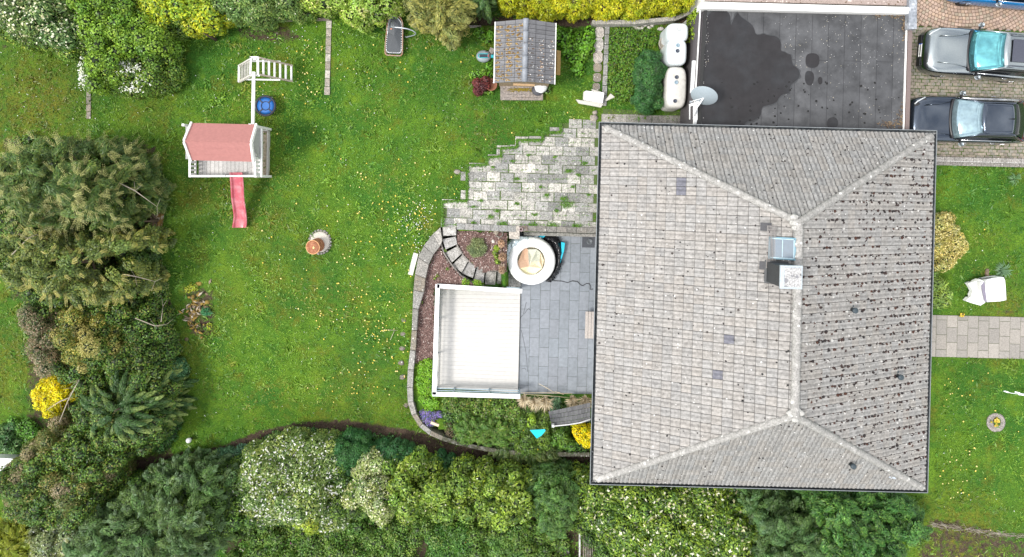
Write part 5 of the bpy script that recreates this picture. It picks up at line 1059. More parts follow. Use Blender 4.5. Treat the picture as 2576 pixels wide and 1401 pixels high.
# ------------------------------------------------------------------ balustrade deck
zp = -1.3
dkk = thing('sun_deck', 'bright pale ribbed deck platform beside the grey patio tiles', 'deck', tuple(P(1203,855,zp))); d0 = Vector(dkk.location)
mb = MB(); nb_ = 26
wd_ = mat('pale_decking', (1,1,1), .32, tint=True, var=.05, scale=2.0, spec=.5)
zt_ = zp+.10; c00, c10, c11, c01 = [P(u, v, zt_)-d0 for u, v in ((1102,720),(1309,723),(1303,987),(1096,976))]
for i in range(nb_):
    t0_, t1_ = (i+.012)/nb_, (i+.988)/nb_; a = c00+(c01-c00)*t0_; b_ = c10+(c11-c10)*t0_; c = c10+(c11-c10)*t1_; d_ = c00+(c01-c00)*t1_
    k = random.uniform(.96, 1.03); slab(mb, a, b_, c, d_, .05, col=(.50*k,.485*k,.46*k))
mb.build('boards', wd_, dkk); mb = MB(); 
for sgn in range(3):
    t = sgn/2; a = c00+(c10-c00)*(.04+t*.92); b_ = c01+(c11-c01)*(.04+t*.92); mb.bar(a-Vector((0,0,.11)), b_-Vector((0,0,.11)), .08, .11)
mb.build('joist', mat('joist_wood', (.3,.27,.22), .8), dkk)
rl = thing('balustrade', 'white metal balustrade round three sides of the pale deck', 'balustrade', tuple(P(1100,990,zp))); r0 = Vector(rl.location); wm = mat('white_rail', (.84,.85,.86), .35, var=.03); gm = mat('grey_blue_post', (.33,.42,.47), .4, metal=.3)
hr = zp+1.05
A1, B1, C1, D1 = P(1307,997,hr)-r0, P(1092,991,hr)-r0, P(1101,719,hr)-r0, P(1309,732,hr)-r0
for a, b_ in ((A1, B1), (B1, C1), (C1, D1)):
    mb = MB(); e = (b_-a).normalized()*.07; mb.bar(a-e*.3, b_+e, .17, .05); mb.build('top_rail', wm, rl)
    mb = MB()
    for k in (.25, .5, .8): mb.bar(a-Vector((0,0,k)), b_-Vector((0,0,k)), .035, .04)
    mb.build('lower_rail', gm, rl)
for t in (.0, .22, .64, 1.): 
    for a, b_ in ((B1, A1), (C1, D1)): p_ = a+(b_-a)*t; mb = MB(); mb.box((p_.x, p_.y, p_.z/2), (.06,.06,1.05)); mb.build('post', gm, rl)
for t in (.33, .66): p_ = B1+(C1-B1)*t; mb = MB(); mb.box((p_.x, p_.y, p_.z/2), (.06,.06,1.05)); mb.build('post', gm, rl)

# bench, mat, cable
bn = thing('patio_bench', 'slatted grey wooden bench against the house wall on the patio', 'bench', tuple(P(1481,812,zp)), ROT)
for k, x in enumerate((-.13, 0, .13)): mb = MB(); mb.box((x-.01, 0, .45), (.115, 1.12, .03), col=(.42,.39,.36)); mb.build('slat', mat('bench_wood', (.40,.36,.33), .8, var=.2, scale=9), bn)
for y in (-.42, .42): mb = MB(); mb.box((0, y, .22), (.32,.06,.43)); mb.build('leg', mat('bench_leg', (.05,.05,.05), .6), bn)
dm_ = thing('drain_mat', 'dark square perforated mat in the corner of the patio', 'mat', tuple(P(1480,607,zp)), ROT); mb = MB(); mb.box((0,0,.02), (.52,.52,.03)); mb.build('base', mat('mat_dark', (.05,.055,.065), .7, var=.3, scale=14), dm_); mb = MB(); mb.lathe([(.13,.035),(.13,.055),(.09,.06),(.08,.04)], (.05,0,0), 16); mb.build('cover_ring', mat('mat_ring', (.09,.10,.11), .5), dm_)
mb = MB(); cab = [(1380,702),(1395,706),(1412,707),(1428,711),(1440,706),(1452,708),(1460,716),(1466,719),(1475,713),(1483,714),(1486,722),(1484,728),(1492,727)]; mb.tube([P(u, v, zp+.02) for u, v in subdiv(cab, 2)], .014, 6); tag(mb.build('cable', mat('cable_black', (.03,.03,.035), .5)), 'thin dark cable snaking across the patio tiles from the pool', 'cable')
mb = MB()
for q in ([(1311,830),(1316,850),(1322,880),(1325,905),(1327,935)],[(1319,790),(1324,782),(1330,776),(1335,781)],[(1308,800),(1316,792),(1324,760)],[(1312,928),(1320,926),(1323,930)]): mb.tube([P(u, v, zp+.006) for u, v in subdiv(q, 2)], .007, 5)
tag(mb.build('wet_leaves', mat('stain', (.05,.055,.06), .5)), 'dark smears of wet leaves on the patio beside the deck', 'leaves')

# pool
pool = thing('inflatable_pool', 'round white inflatable pool with crumpled cream liner inside', 'pool', tuple(P(1337,657,zp))); p0 = Vector(pool.location); zt2 = .62; c = P(1337,657,zp+zt2)-p0; c = Vector((c.x, c.y, 0)); Rr = (P(1399,657,zp+zt2)-P(1275,657,zp+zt2)).length/2*.99
rs = random.Random(3)
def wob(j, k, p):
    g = 2*math.pi*k/48; return Vector((0,0,.012*math.sin(g*17+j)+.008*math.sin(g*29)))
mb = MB(); mb.lathe([(Rr*.93,0),(Rr*.99,.15),(Rr,.35),(Rr*.985,.52),(Rr*.93,.60),(Rr*.82,.63),(Rr*.70,.615),(Rr*.60,.58),(Rr*.57,.50)], c, 48, wob=wob)
mb.f = mb.f[:-2]; mb.c = mb.c[:-2]; mb.mi = mb.mi[:-2]; mb.sm = mb.sm[:-2]; mb.build('ring', mat('white_vinyl', (.86,.86,.86), .28, var=.03), pool)
ZQ = lambda x, y: (1020+x*.1872, 537.4+y*.1872)
lin = MB(); zl = .42
o_ = [(1470,770),(1530,640),(1560,510),(1600,420),(1650,450),(1760,470),(1815,530),(1865,630),(1830,740),(1730,820),(1540,855)]
def LP(x, y, z): q = P(*ZQ(x, y), zp+z)-p0; return q
fac = [([(1475,745),(1600,430),(1645,480),(1660,710)], (.46,.30,.20)), ([(1645,480),(1765,478),(1700,640),(1660,710)], (.52,.52,.42)), ([(1765,478),(1815,520),(1800,640),(1690,650)], (.46,.47,.38)), ([(1815,520),(1862,630),(1835,735),(1800,640)], (.62,.52,.36)), ([(1475,745),(1660,710),(1835,735),(1730,820),(1540,855),(1465,770)], (.72,.66,.42)), ([(1660,710),(1700,645),(1800,640),(1835,735)], (.64,.54,.38))]
for k, (q, cl) in enumerate(fac):
    cen = (sum(a[0] for a in q)/len(q), sum(a[1] for a in q)/len(q)); vs = [LP(x, y, .46+.06*math.sin(x*.05+y*.03)) for x, y in q]+[LP(*cen, .36)]; lin.add(vs, [(i, (i+1) % len(q), len(q)) for i in range(len(q))], col=cl)
N = 40; ri = []; 
lin.lathe([(Rr*.60,.57),(Rr*.565,.34),(Rr*.4,.18)], c, 24, col=(.66,.63,.50), wob=lambda j, k, p: Vector((rs.uniform(-.02,.02), rs.uniform(-.02,.02), rs.uniform(-.03,.02))))
lin.f = lin.f[:-1]; lin.c = lin.c[:-1]; lin.mi = lin.mi[:-1]; lin.sm = lin.sm[:-1]
lin.build('liner', mat('liner', (1,1,1), .4, tint=True, var=.12, scale=5, bump=.4, bscale=8), pool)
def crumple(name, label, poly, z0, z1, col, rough, amp, cat, metal=0, sp=.05, base_z=None):
    pw = [P(*a, (z0+z1)/2) for a in poly]; x0, x1 = min(p.x for p in pw), max(p.x for p in pw); y0, y1 = min(p.y for p in pw), max(p.y for p in pw)
    xs = np.arange(x0, x1, sp); ys = np.arange(y0, y1, sp); gx, gy = np.meshgrid(xs, ys); ins = in_poly(gx, gy, pw); dd = dist_poly(gx, gy, pw)
    z = z0+(z1-z0)*np.clip(dd/.15, 0, 1)**.5+amp*(vnoise(gx, gy, 5, 1)-.5)+amp*.9*(vnoise(gx+gy*.6, gy-gx*.3, 11, 2)-.5)+rng.uniform(-.25, .25, gx.shape)*amp; nx = len(xs)
    F = [(j*nx+i, j*nx+i+1, (j+1)*nx+i+1, (j+1)*nx+i) for j in range(len(ys)-1) for i in range(nx-1) if ins[j, i] or ins[j+1, i+1]]
    o = npmesh(name, np.stack([gx.ravel(), gy.ravel(), z.ravel()], 1), np.array(F), np.ones((len(F), 3)), mat(name+cat, col, rough, metal=metal, var=.05)); sd = o.modifiers.new('solid', 'SOLIDIFY'); sd.thickness = .01; return tag(o, label, cat)
crumple('plastic_tarp', 'crumpled black plastic tarp bunched around the right side of the pool', [(1352,594),(1392,592),(1404,600),(1412,615),(1417,640),(1412,665),(1403,690),(1388,708),(1372,710),(1385,690),(1396,665),(1398,640),(1388,615),(1365,600)], zp+.02, zp+.42, (.015,.015,.018), .22, .16, 'tarp')
crumple('plastic_foil', 'crumpled pale silver foil hanging off the left side of the pool', [(1268,640),(1272,612),(1284,600),(1330,592),(1362,598),(1350,607),(1320,612),(1300,622),(1286,640),(1279,660),(1272,655)], zp+.40, zp+.62, (.50,.58,.62), .25, .14, 'foil', metal=.3)
for q, lb in (([(1348,593),(1372,593),(1366,599),(1355,599)], 'small turquoise scalloped tarp corner above the white pool'), ([(1412,609),(1421,611),(1419,630),(1413,650),(1410,662),(1409,655),(1413,634),(1412,622)], 'turquoise zigzag tarp edge right of the black plastic')):
    mb = MB(); qq = [q[i] for i in range(len(q))]; mb.prism([(P(u, v, zp+.3).x, P(u, v, zp+.3).y) for u, v in qq], zp+.02, zp+.30); tag(mb.build('tarp_corner', mat('turquoise_tarp', (.01,.48,.66), .5)), lb, 'tarp')
mb = MB(); q = [(1333,1082),(1371,1080),(1372,1084),(1362,1096),(1350,1103),(1343,1094)]; v = [P(u, vv, z) for (u, vv), z in zip(q, (.9,1.05,1.0,.75,.55,.7))]; vv_ = [a-Vector((0,0,.02)) for a in v]
mb.add(v+vv_, [tuple(range(6)), tuple(range(6, 12))[::-1]]+[(i, 6+i, 6+(i+1) % 6, (i+1) % 6) for i in range(6)]); tag(mb.build('shade_sail', MATS['turquoise_tarp']), 'small turquoise pennant shaped tarp among the shrubs below the patio', 'tarp')
# grey woven screen
mb = MB(); ZW = lambda x, y: (1020+x*.1872, 930+y*.1872)
a0 = [(1920,560),(2120,520),(2300,480),(2485,440)]; a1 = [(1965,760),(2120,752),(2300,735),(2485,690)]
for i in range(3):
    for s_ in range(9):
        t0_, t1_ = (s_+.04)/9, (s_+.96)/9; A = lambda r_, t: (r_[i][0]*(1-t)+r_[i+1][0]*t, r_[i][1]*(1-t)+r_[i+1][1]*t)
        for r_ in range(4):
            l = lambda t, k: [A(a0, t)[n__]*(1-k)+A(a1, t)[n__]*k for n__ in (0, 1)]
            k0, k1 = r_/4+.01, (r_+1)/4-.01; zz_ = -.15+.02*((s_+r_) % 2); qd = [l(t0_, k0), l(t1_, k0), l(t1_, k1), l(t0_, k1)]; vs = [P(*ZW(*q_), zz_) for q_ in qd]; slab(mb, *vs, .015, col=random.choice([(.10,.10,.105),(.12,.12,.125),(.085,.085,.09)]))
tag(mb.build('woven_screen', mat('woven_grey', (1,1,1), .6, tint=True, var=.1)), 'dark grey woven plastic screen lying between dry grasses and yellow forsythia', 'screen')
mb = MB(); pts = [P(1391,1072,-.1), P(1430,1068,-.1), P(1460,1063,-.1), P(1486,1054,-.1)]; mb.tube(pts, .025, 6, col=(.5,.5,.5)); mb.box(P(1391,1070,.0), (.10,.10,.2), col=(.8,.8,.8)); mb.tube([P(1391,1071,-.1), P(1391,1071,-1.9)], .03, 6); tag(mb.build('screen_post', mat('post_white', (.6,.6,.6), .5)), 'white post and rail at the edge of the grey woven screen', 'post')
mb = MB(); a = G(1048,634); b_ = G(1035,692); mb.bar(P(1047,636,-.1), P(1033,690,-.3), .2, .14); tag(mb.build('stone_slab', MATS['pale_block']), 'long pale stone slab leaning outside the curved wall', 'stone slab')
mb = MB(); mb.bar(P(1084,1062,-.7), P(1104,1070,-.7), .10, .1); tag(mb.build('stone_piece', mat('peach_stone', (.62,.48,.36), .9)), 'peach coloured stone lying in the purple flowers', 'stone')
mb = MB(); p = P(1241,607,-.25); mb.blob(p, (.09,.10,.08), n=7); tag(mb.build('stone_piece', MATS['pale_block']), 'small white stone beside the dwarf pine in the bark', 'stone')
mb = MB(); p = P(1256,588,-.15); mb.lathe([(.14,-.3),(.16,0),(.13,.02),(.12,-.1)], p, 12, col=(.22,.2,.17)); mb.blob(p+Vector((-.12,.08,-.05)), (.13,.16,.15), n=7, col=(.3,.25,.19)); tag(mb.build('stone_trough', stone), 'rough stone trough at the top right corner of the bark bed', 'trough')
mb = MB(); p = P(1374,1017,-.9); mb.box(P(1375,1017,-.2) if False else P(1374,1016,-.9), (.12,.2,.1)); 

# ------------------------------------------------------------------ cars
tyre = mat('tyre', (.018,.018,.018), .8); rimm = mat('alloy', (.16,.16,.17), .35, metal=.8); blk = mat('trim_black', (.012,.012,.014), .4); chrome = mat('chrome', (.75,.76,.78), .15, metal=1); lampm = mat('lamp_glass', (.65,.68,.70), .1, metal=.3); redl = mat('tail_lamp', (.45,.015,.015), .2); mirr = mat('mirror_shell', (.45,.50,.53), .2, metal=.6)
def car(name, label, loc, rz, Lc, Wc, paint, roofp, glass, st, cab_, suv):
    """local +x = front. st: stations (x, halfwidth, shoulder z, top z); cab_: (cowl x, roof front x, roof rear x, rear glass base x, belt z, roof z, roof half width, base half width)"""
    t = thing(name, label, 'car', loc, rz, 'cars parked on the driveway')
    rows = []
    for x, hw, sh, tz_ in st:
        r_ = [(0,.18),(hw*.93,.18),(hw*1.01,.26),(hw*1.01,.52),(hw*.985,sh-.10),(hw*.93,sh),(hw*.70,tz_-.015),(hw*.35,tz_+.005),(0,tz_+.012)]
        rows.append([(x, y, z) for y, z in r_]+[(x, -y, z) for y, z in r_[::-1][1:-1]])
    m = len(rows[0]); mb = MB(); mb.add([v for r_ in rows for v in r_], [(j*m+k, (j+1)*m+k, (j+1)*m+(k+1) % m, j*m+(k+1) % m) for j in range(len(rows)-1) for k in range(m)]+[tuple(range(m)), tuple((len(rows)-1)*m+k for k in range(m))[::-1]], smooth=True)
    body = mb.build('body', paint, t, subsurf=2)
    xc, xf, xr, xb, zb, zr2, rw, bw = cab_
    # cabin as explicit patches
    def patch(name, A, B, bow_a=0, bow_b=0, nseg=10, m_=glass, parent=t, crown=.0, rows_=4, inset=0):
        mb = MB(); vs = []
        for j in range(rows_+1):
            s_ = j/rows_
            for i in range(nseg+1):
                f = i/nseg*2-1; a = Vector((A[0]+bow_a*(1-f*f), A[1]*f, A[2]+crown*(1-f*f))); b = Vector((B[0]+bow_b*(1-f*f), B[1]*f, B[2]+crown*(1-f*f))); p = a.lerp(b, s_); p.z += .035*math.sin(math.pi*s_); vs.append(p)
        w1 = nseg+1; mb.add(vs, [(j*w1+i, j*w1+i+1, (j+1)*w1+i+1, (j+1)*w1+i) for j in range(rows_) for i in range(nseg)], smooth=True); o = mb.build(name, m_, parent); sd = o.modifiers.new('s', 'SOLIDIFY'); sd.thickness = .02; sd.offset = 0; return o
    zc1 = zb+.02
    patch('scuttle', (xc+.10, bw*.95, zc1-.03), (xc, bw*.95, zc1+.012), .12, .12, m_=blk)
    patch('windscreen', (xc, bw*.95, zc1+.012), (xf, rw, zr2-.03), .12, .08, crown=.02)
    patch('roof', (xf, rw, zr2-.03), (xr, rw*.97, zr2-.03), .08, -.04, m_=roofp, crown=.03, rows_=8)
    patch('rear_window', (xr, rw*.97, zr2-.03), (xb, bw*.92, zb+.03), -.04, -.10, m_=mat('dark_glass', (.015,.018,.018), .08), crown=.02)
    for s_ in (1, -1):
        mb = MB(); xs = np.linspace(0, 1, 9); lo, hi = [], []
        for q in xs: lo.append(Vector((xc-.05+(xb-xc+.10)*q, s_*bw*.985, zb-.02)))
        for q in xs: hi.append(Vector((xf+.02+(xr-xf)*q, s_*(rw+.01), zr2-.04)))
        mb.add(lo+hi, [(i, i+1, 10+i, 9+i) for i in range(8)], smooth=True); o = mb.build('side_window', mat('dark_glass', (.015,.018,.018), .08), t); o.modifiers.new('s', 'SOLIDIFY').thickness = .02
        mb = MB(); mb.tube([lo[0]+Vector((0,0,.02)), hi[0]+Vector((0,0,.01))]+[h_+Vector((0,0,.012)) for h_ in hi[1:]]+[lo[-1]+Vector((0,0,.02))], .035, 6); mb.build('roof_pillar', roofp, t)
        mb = MB(); mb.tube([lo[0]+Vector((0,s_*.02,0)), lo[-1]+Vector((0,s_*.02,0))], .014, 5); mb.build('window_trim', chrome, t)
        for x in (Lc*.30, -Lc*.285):
            mb = MB(); mb.lathe([(.22,-.11),(.33,-.11),(.345,-.08),(.345,.08),(.33,.11),(.22,.11)], (x, s_*(Wc/2-.13), .34), 24, rot=Matrix.Rotation(R(90), 3, 'X')); wq = mb.build('wheel', tyre, t)
            mb = MB(); y = s_*(Wc/2-.015)
            for k in range(5): g = k*2*math.pi/5; mb.bar((x, y, .34), (x+.21*math.cos(g), y, .34+.21*math.sin(g)), .05, .03)
            mb.build('rim', rimm, wq)
        ym_ = s_*(Wc/2+.10); mb = MB(); xm = xc-.28; mb.add([(xm+.08, ym_-s_*.08, zb+.02),(xm+.12, ym_, zb+.04),(xm+.03, ym_+s_*.08, zb+.05),(xm-.07, ym_+s_*.06, zb+.05),(xm-.07, ym_-s_*.10, zb+.03)]+[(xm+.06, ym_-s_*.08, zb+.16),(xm+.08, ym_, zb+.17),(xm+.01, ym_+s_*.06, zb+.16),(xm-.05, ym_+s_*.05, zb+.15),(xm-.05, ym_-s_*.08, zb+.16)], [(0,1,2,3,4),(9,8,7,6,5)]+[(i, (i+1) % 5, 5+(i+1) % 5, 5+i) for i in range(5)], smooth=True); mo = mb.build('wing_mirror', mirr, t)
        mb = MB(); mb.bar((xm+.05, s_*(bw*.97), zb), (xm+.05, ym_, zb+.07), .06, .05); mb.build('mirror_arm', blk, mo)
        for x in (Lc*.06, -Lc*.17): mb = MB(); mb.tube([(x+.1, s_*(Wc/2-.005), zb-.13), (x+.05, s_*(Wc/2+.02), zb-.12), (x-.05, s_*(Wc/2+.02), zb-.12), (x-.1, s_*(Wc/2-.005), zb-.13)], .013, 6); mb.build('door_handle', chrome, t)
        # lamps
        x0 = st[1][0]; hl = MB(); zt3 = st[2][2]+.035
        pts = [(x0-.02, s_*.46, zt3-.06), (x0-.12, s_*.62, zt3-.045), (x0-.42, s_*.81, zt3+.005), (x0-.48, s_*.74, zt3+.03), (x0-.17, s_*.50, zt3+.0)]
        hl.add(pts+[(a, b, c-.06) for a, b, c in pts], [(0,1,2,3,4),(9,8,7,6,5)]+[(i, 5+i, 5+(i+1) % 5, (i+1) % 5) for i in range(5)]); hq = hl.build('headlight', blk, t)
        hb = MB(); hb.tube([(x0-.03, s_*.55, zt3-.03), (x0-.14, s_*.66, zt3-.015), (x0-.42, s_*.83, zt3+.02)], .03, 6); hb.build('lamp_strip', lampm, hq)
        tl_ = MB(); tl_.box((-Lc/2+.14, s_*(Wc/2-.22), zb-.10), (.22,.34,.12), bev=.04, rz=-s_*.5); tl_.build('tail_light', redl, t)
    mb = MB(); mb.bar((st[0][0]+.01, -.62, .42), (st[0][0]+.01, .62, .42), .04, .22); mb.build('grille', blk, t)
    for s_ in (-1, 1): mb = MB(); mb.tube([(xc+.06, s_*.1, zc1+.03), (xc-.02, s_*.5+.1, zc1+.05)], .012, 5); mb.build('wiper', blk, t)
    for s_ in (-1, 1): mb = MB(); mb.tube([(st[2][0]-.15, s_*.52, st[3][3]+.012), (xc+.6, s_*.56, zb+.018), (xc+.14, s_*.66, zb+.0)], .016, 6); mb.build('bonnet_crease', paint, t)
    return t
def at_roof(u, v, z): q = P(u, v, z); return q
pS = mat('suv_paint', (.29,.325,.335), .25, metal=1.0, var=.03, coat=.7); gS = mat('teal_windscreen', (.14,.40,.43), .08, metal=.85, var=.2, scale=1.2); roofS = pS
f0 = P(2313,127,.45); ang = R(180-4.7); dirv = Vector((math.cos(ang), math.sin(ang), 0)); Ls, Ws = 4.65, 1.88
c = f0-dirv*(Ls/2); c.z = .02
stS = [(2.32,.52,.60,.66),(2.25,.76,.72,.80),(2.05,.88,.82,.93),(1.7,.93,.90,1.0),(1.2,.94,.94,1.06),(.7,.94,.97,1.10),(.2,.935,.98,1.08),(-.6,.935,.98,1.08),(-1.4,.94,.99,1.10),(-2.0,.91,.98,1.08),(-2.25,.82,.92,1.02),(-2.33,.68,.70,.8)]
suv = car('suv', 'silver grey estate car with teal windscreen and sunroof on the driveway', tuple(c), ang, Ls, Ws, pS, roofS, gS, stS, (.66,-.30,-2.0,-2.28,1.06,1.62,.66,.84), True)
mb = MB(); mb.box((-1.12,0,1.70), (1.25,.86,.03), bev=.005); mb.build('sunroof', mat('sunroof_glass', (.07,.075,.10), .1, metal=.4), suv)
for s_ in (-1, 1): mb = MB(); mb.tube([(-.42,s_*.60,1.63),(-.6,s_*.60,1.67),(-1.8,s_*.60,1.67),(-1.98,s_*.60,1.62)], .018, 6); mb.build('roof_rail', mat('rail_dark', (.10,.11,.13), .3, metal=.6), suv)
mb = MB(); mb.box((2.335,0,.50), (.03,.52,.115), rot=Matrix.Rotation(R(-25), 3, 'Y')); pl_ = mb.build('number_plate', mat('plate_white', (.82,.82,.80), .4, var=.02), suv)
mb = MB(); mb.box((2.338,-.245,.502), (.03,.035,.112), rot=Matrix.Rotation(R(-25), 3, 'Y')); mb.build('plate_band', mat('plate_blue', (.02,.08,.45), .4), pl_)
mb = MB(); k = -.20
for wdt in (.02,.012,.022,.02,.012,.022,.02,.012,.02,.018): mb.box((2.340, k+.01, .505), (.03, wdt, .066), rot=Matrix.Rotation(R(-25), 3, 'Y')); k += wdt+.022
mb.build('plate_characters', blk, pl_)
mb = MB(); mb.box((-.02,0,1.40), (.10,.20,.05)); mb.build('mirror_housing', MATS['dark_glass'], suv)
pD = mat('sedan_paint', (.05,.065,.09), .16, metal=.8, var=.03, coat=.6); gD = mat('pale_windscreen', (.26,.36,.40), .08, metal=.6, var=.15, scale=2)
angD = R(180-1.8); f1 = P(2279,298,.45); dirv = Vector((math.cos(angD), math.sin(angD), 0)); Ld, Wd = 4.80, 1.83; c = f1-dirv*(Ld/2); c.z = .02
stD = [(2.36,.50,.52,.58),(2.28,.74,.62,.68),(2.05,.86,.72,.79),(1.6,.90,.80,.88),(1.1,.91,.85,.93),(.7,.915,.88,.96),(.2,.915,.89,.95),(-.6,.915,.90,.96),(-1.3,.91,.91,.99),(-1.75,.89,.90,1.0),(-2.15,.83,.88,.97),(-2.36,.66,.70,.80)]
sed = car('sedan', 'dark blue grey saloon car half hidden behind the house roof corner', tuple(c), angD, Ld, Wd, pD, pD, gD, stD, (.80,-.06,-1.25,-1.92,.93,1.42,.60,.82), False)
mb = MB(); mb.add([(-1.02,0,1.55),(-1.16,0,1.53),(-1.2,.03,1.45),(-1.2,-.03,1.45),(-.98,0,1.45)], [(0,1,2,4),(0,4,3,1),(1,3,2)]); mb.build('antenna_fin', blk, sed)
mb = MB(); mb.tube([(.05+.0*math.cos(g), .36+.17*math.cos(g), 1.02+.17*math.sin(g)) for g in [R(k*30) for k in range(12)]], .015, 6, closed=True); mb.build('steering_wheel', blk, sed)
mb = MB(); mb.box((.68,.0,.99), (.12,.20,.01)); mb.build('windscreen_paper', wc, sed)
pB = mat('blue_paint', (.01,.20,.50), .25, metal=.3, var=.04, coat=1.0)
f2 = P(2376,-54,.45); angB = R(180-5.5); dirv = Vector((math.cos(angB), math.sin(angB), 0)); c = f2-dirv*(Ld/2); c.z = .02
blu = car('hatchback', 'bright blue car, only its near side showing at the top right corner', tuple(c), angB, Ld, Wd, pB, pB, gD, stD, (.80,-.06,-1.45,-2.0,.93,1.45,.60,.82), False)

# ------------------------------------------------------------------ front garden bits
ZC = lambda x, y: (2342.6+x*.1082, 661.4+y*.1082)
ch_ = thing('covered_chair', 'garden chair under a crumpled bright white cover on the front lawn', 'chair', tuple(G(2485,733))); s0 = Vector(ch_.location)
wcl = mat('white_cloth', (.86,.86,.87), .6, var=.03, bump=.3, scale=4); CP = lambda x, y, z: P(*ZC(x, y), z)-s0
def drape(name, pts, zc_, m, parent):
    mb = MB(); n_ = len(pts); top = [CP(*p) for p in pts]; cen = sum(top, Vector())/n_; cen.z += .02; low = [Vector((p.x*1.0, p.y*1.0, max(.03, p.z-zc_))) for p in top]; mb.add(top+[cen]+low, [(i, (i+1) % n_, n_) for i in range(n_)]+[(i, n_+1+i, n_+1+(i+1) % n_, (i+1) % n_) for i in range(n_)]); return mb.build(name, m, parent)
drape('seat_cover', [(1280,395,.62),(1480,350,.60),(1675,330,.58),(1715,400,.60),(1735,650,.60),(1745,860,.58),(1600,890,.55),(1420,900,.60),(1300,910,.62),(1260,650,.66)], .5, wcl, ch_)
drape('back_cover', [(860,480,.42),(980,440,.5),(1120,378,.75),(1230,420,.9),(1150,445,.92),(1170,640,.92),(1215,850,.9),(1260,920,.7),(1150,990,.45),(980,945,.35),(810,880,.25),(880,810,.42),(945,800,.5),(930,740,.5),(970,660,.6),(920,560,.5)], .22, wcl, ch_)
mb = MB(); v = [CP(1145,440,.70), CP(1235,425,.70), CP(1295,905,.68), CP(1225,905,.68)]; slab(mb, *v, .02); mb.build('seat_gap', mat('lilac_grey', (.20,.18,.23), .7), ch_)
mb = MB(); 
for a, b_ in ((CP(1130,360,.5), CP(1700,325,.4)), (CP(880,430,.3), CP(1130,370,.5))): mb.tube([a, b_], .02, 6)
for x, y in ((1150,400),(1700,350),(1720,840),(1200,900)): q = CP(x, y, .3); mb.tube([q, Vector((q.x, q.y, 0))], .02, 6)
mb.build('frame', blk, ch_)
mb = MB(); mb.blob(G(2546,706,.06), (.09,.36,.06), n=8, col=(.18,.13,.09)) if False else mb.tube([G(2484,676,.04), G(2482,690,.05), G(2486,702,.04)], [.07,.075,.06], 8, col=(.19,.14,.10)); tag(mb.build('log', mat('rotten_wood', (1,1,1), .95)), 'short rotten log lying above the white covered chair', 'log')
rg2 = thing('planter_ring', 'sunken round stone planter with yellow moss in the front lawn', 'planter', tuple(G(2504,1062))); mb = MB(); mb.lathe([(.36,-.05),(.38,.04),(.30,.05),(.26,.01),(.12,-.01)], (0,0,0), 22, col=(.28,.25,.23), wob=lambda j, k, p: Vector((random.uniform(-.02,.02), random.uniform(-.02,.02), 0))); mb.build('stone_ring', stone, rg2); mb = MB()
for i in range(14): mb.blob((random.gauss(0,.07), random.gauss(0,.07), .05), (.05,.05,.03), col=random.choice([(.45,.32,.03),(.3,.25,.03),(.5,.4,.08)]))
mb.build('moss_cushion', MATS['moss'], rg2)
mb = MB(); mb.tube([G(2524,984,.5), G(2545,989,.45), G(2600,996,.4)], .012, 5); mb.bar(G(2527,984,.5), G(2537,987,.5), .05, .02); mb.bar(G(2562,991,.5), G(2585,994,.5), .07, .03); mb.bar(G(2553,986,.5), G(2566,989,.5), .05, .02); mb.tube([G(2575,992,.0), G(2575,992,.45)], .02, 6)
tag(mb.build('clothes_line', mat('line_white', (.8,.82,.84), .4)), 'white spindly metal garden ornament at the right edge of the front lawn', 'ornament')
ms = MB()
for i in range(160): u = random.uniform(2335, 2600); ms.tube([G(u, 1318+(u-2335)*.13+random.gauss(0,5), .03), G(u+random.uniform(8,26), 1320+(u-2320)*.13+random.gauss(0,5), .05)], .006, 4, col=random.choice([(.30,.26,.20),(.40,.36,.30),(.2,.16,.12)]))
tag(ms.build('cut_branches', MATS['debris']), 'strip of dry cut branches along the edge of the front lawn', 'branches', kind='stuff')
# bits at picture edge left
mb = MB(); mb.prism(PW([(-20,1152),(32,1154),(28,1186),(-20,1190)], -1.3), -1.8, -1.3); tag(mb.build('garden_box', wp), 'white edged box at the left edge of the garden behind olive shrub', 'box')

# ------------------------------------------------------------------ vegetation
LG = [((.055,.120,.020),3),((.085,.165,.028),3),((.120,.205,.035),1.5)]
DG = [((.025,.062,.018),3),((.040,.088,.024),3),((.065,.120,.030),1)]
LAUREL = [((.10,.18,.025),3),((.16,.25,.035),3),((.055,.11,.025),2),((.25,.33,.07),2)]
CREAM = [((.72,.68,.42),2),((.80,.80,.62),2)]
WHITE = [((.82,.82,.76),3),((.66,.72,.45),1)]
def pl_(*a, **k): return plant(*a, **k)
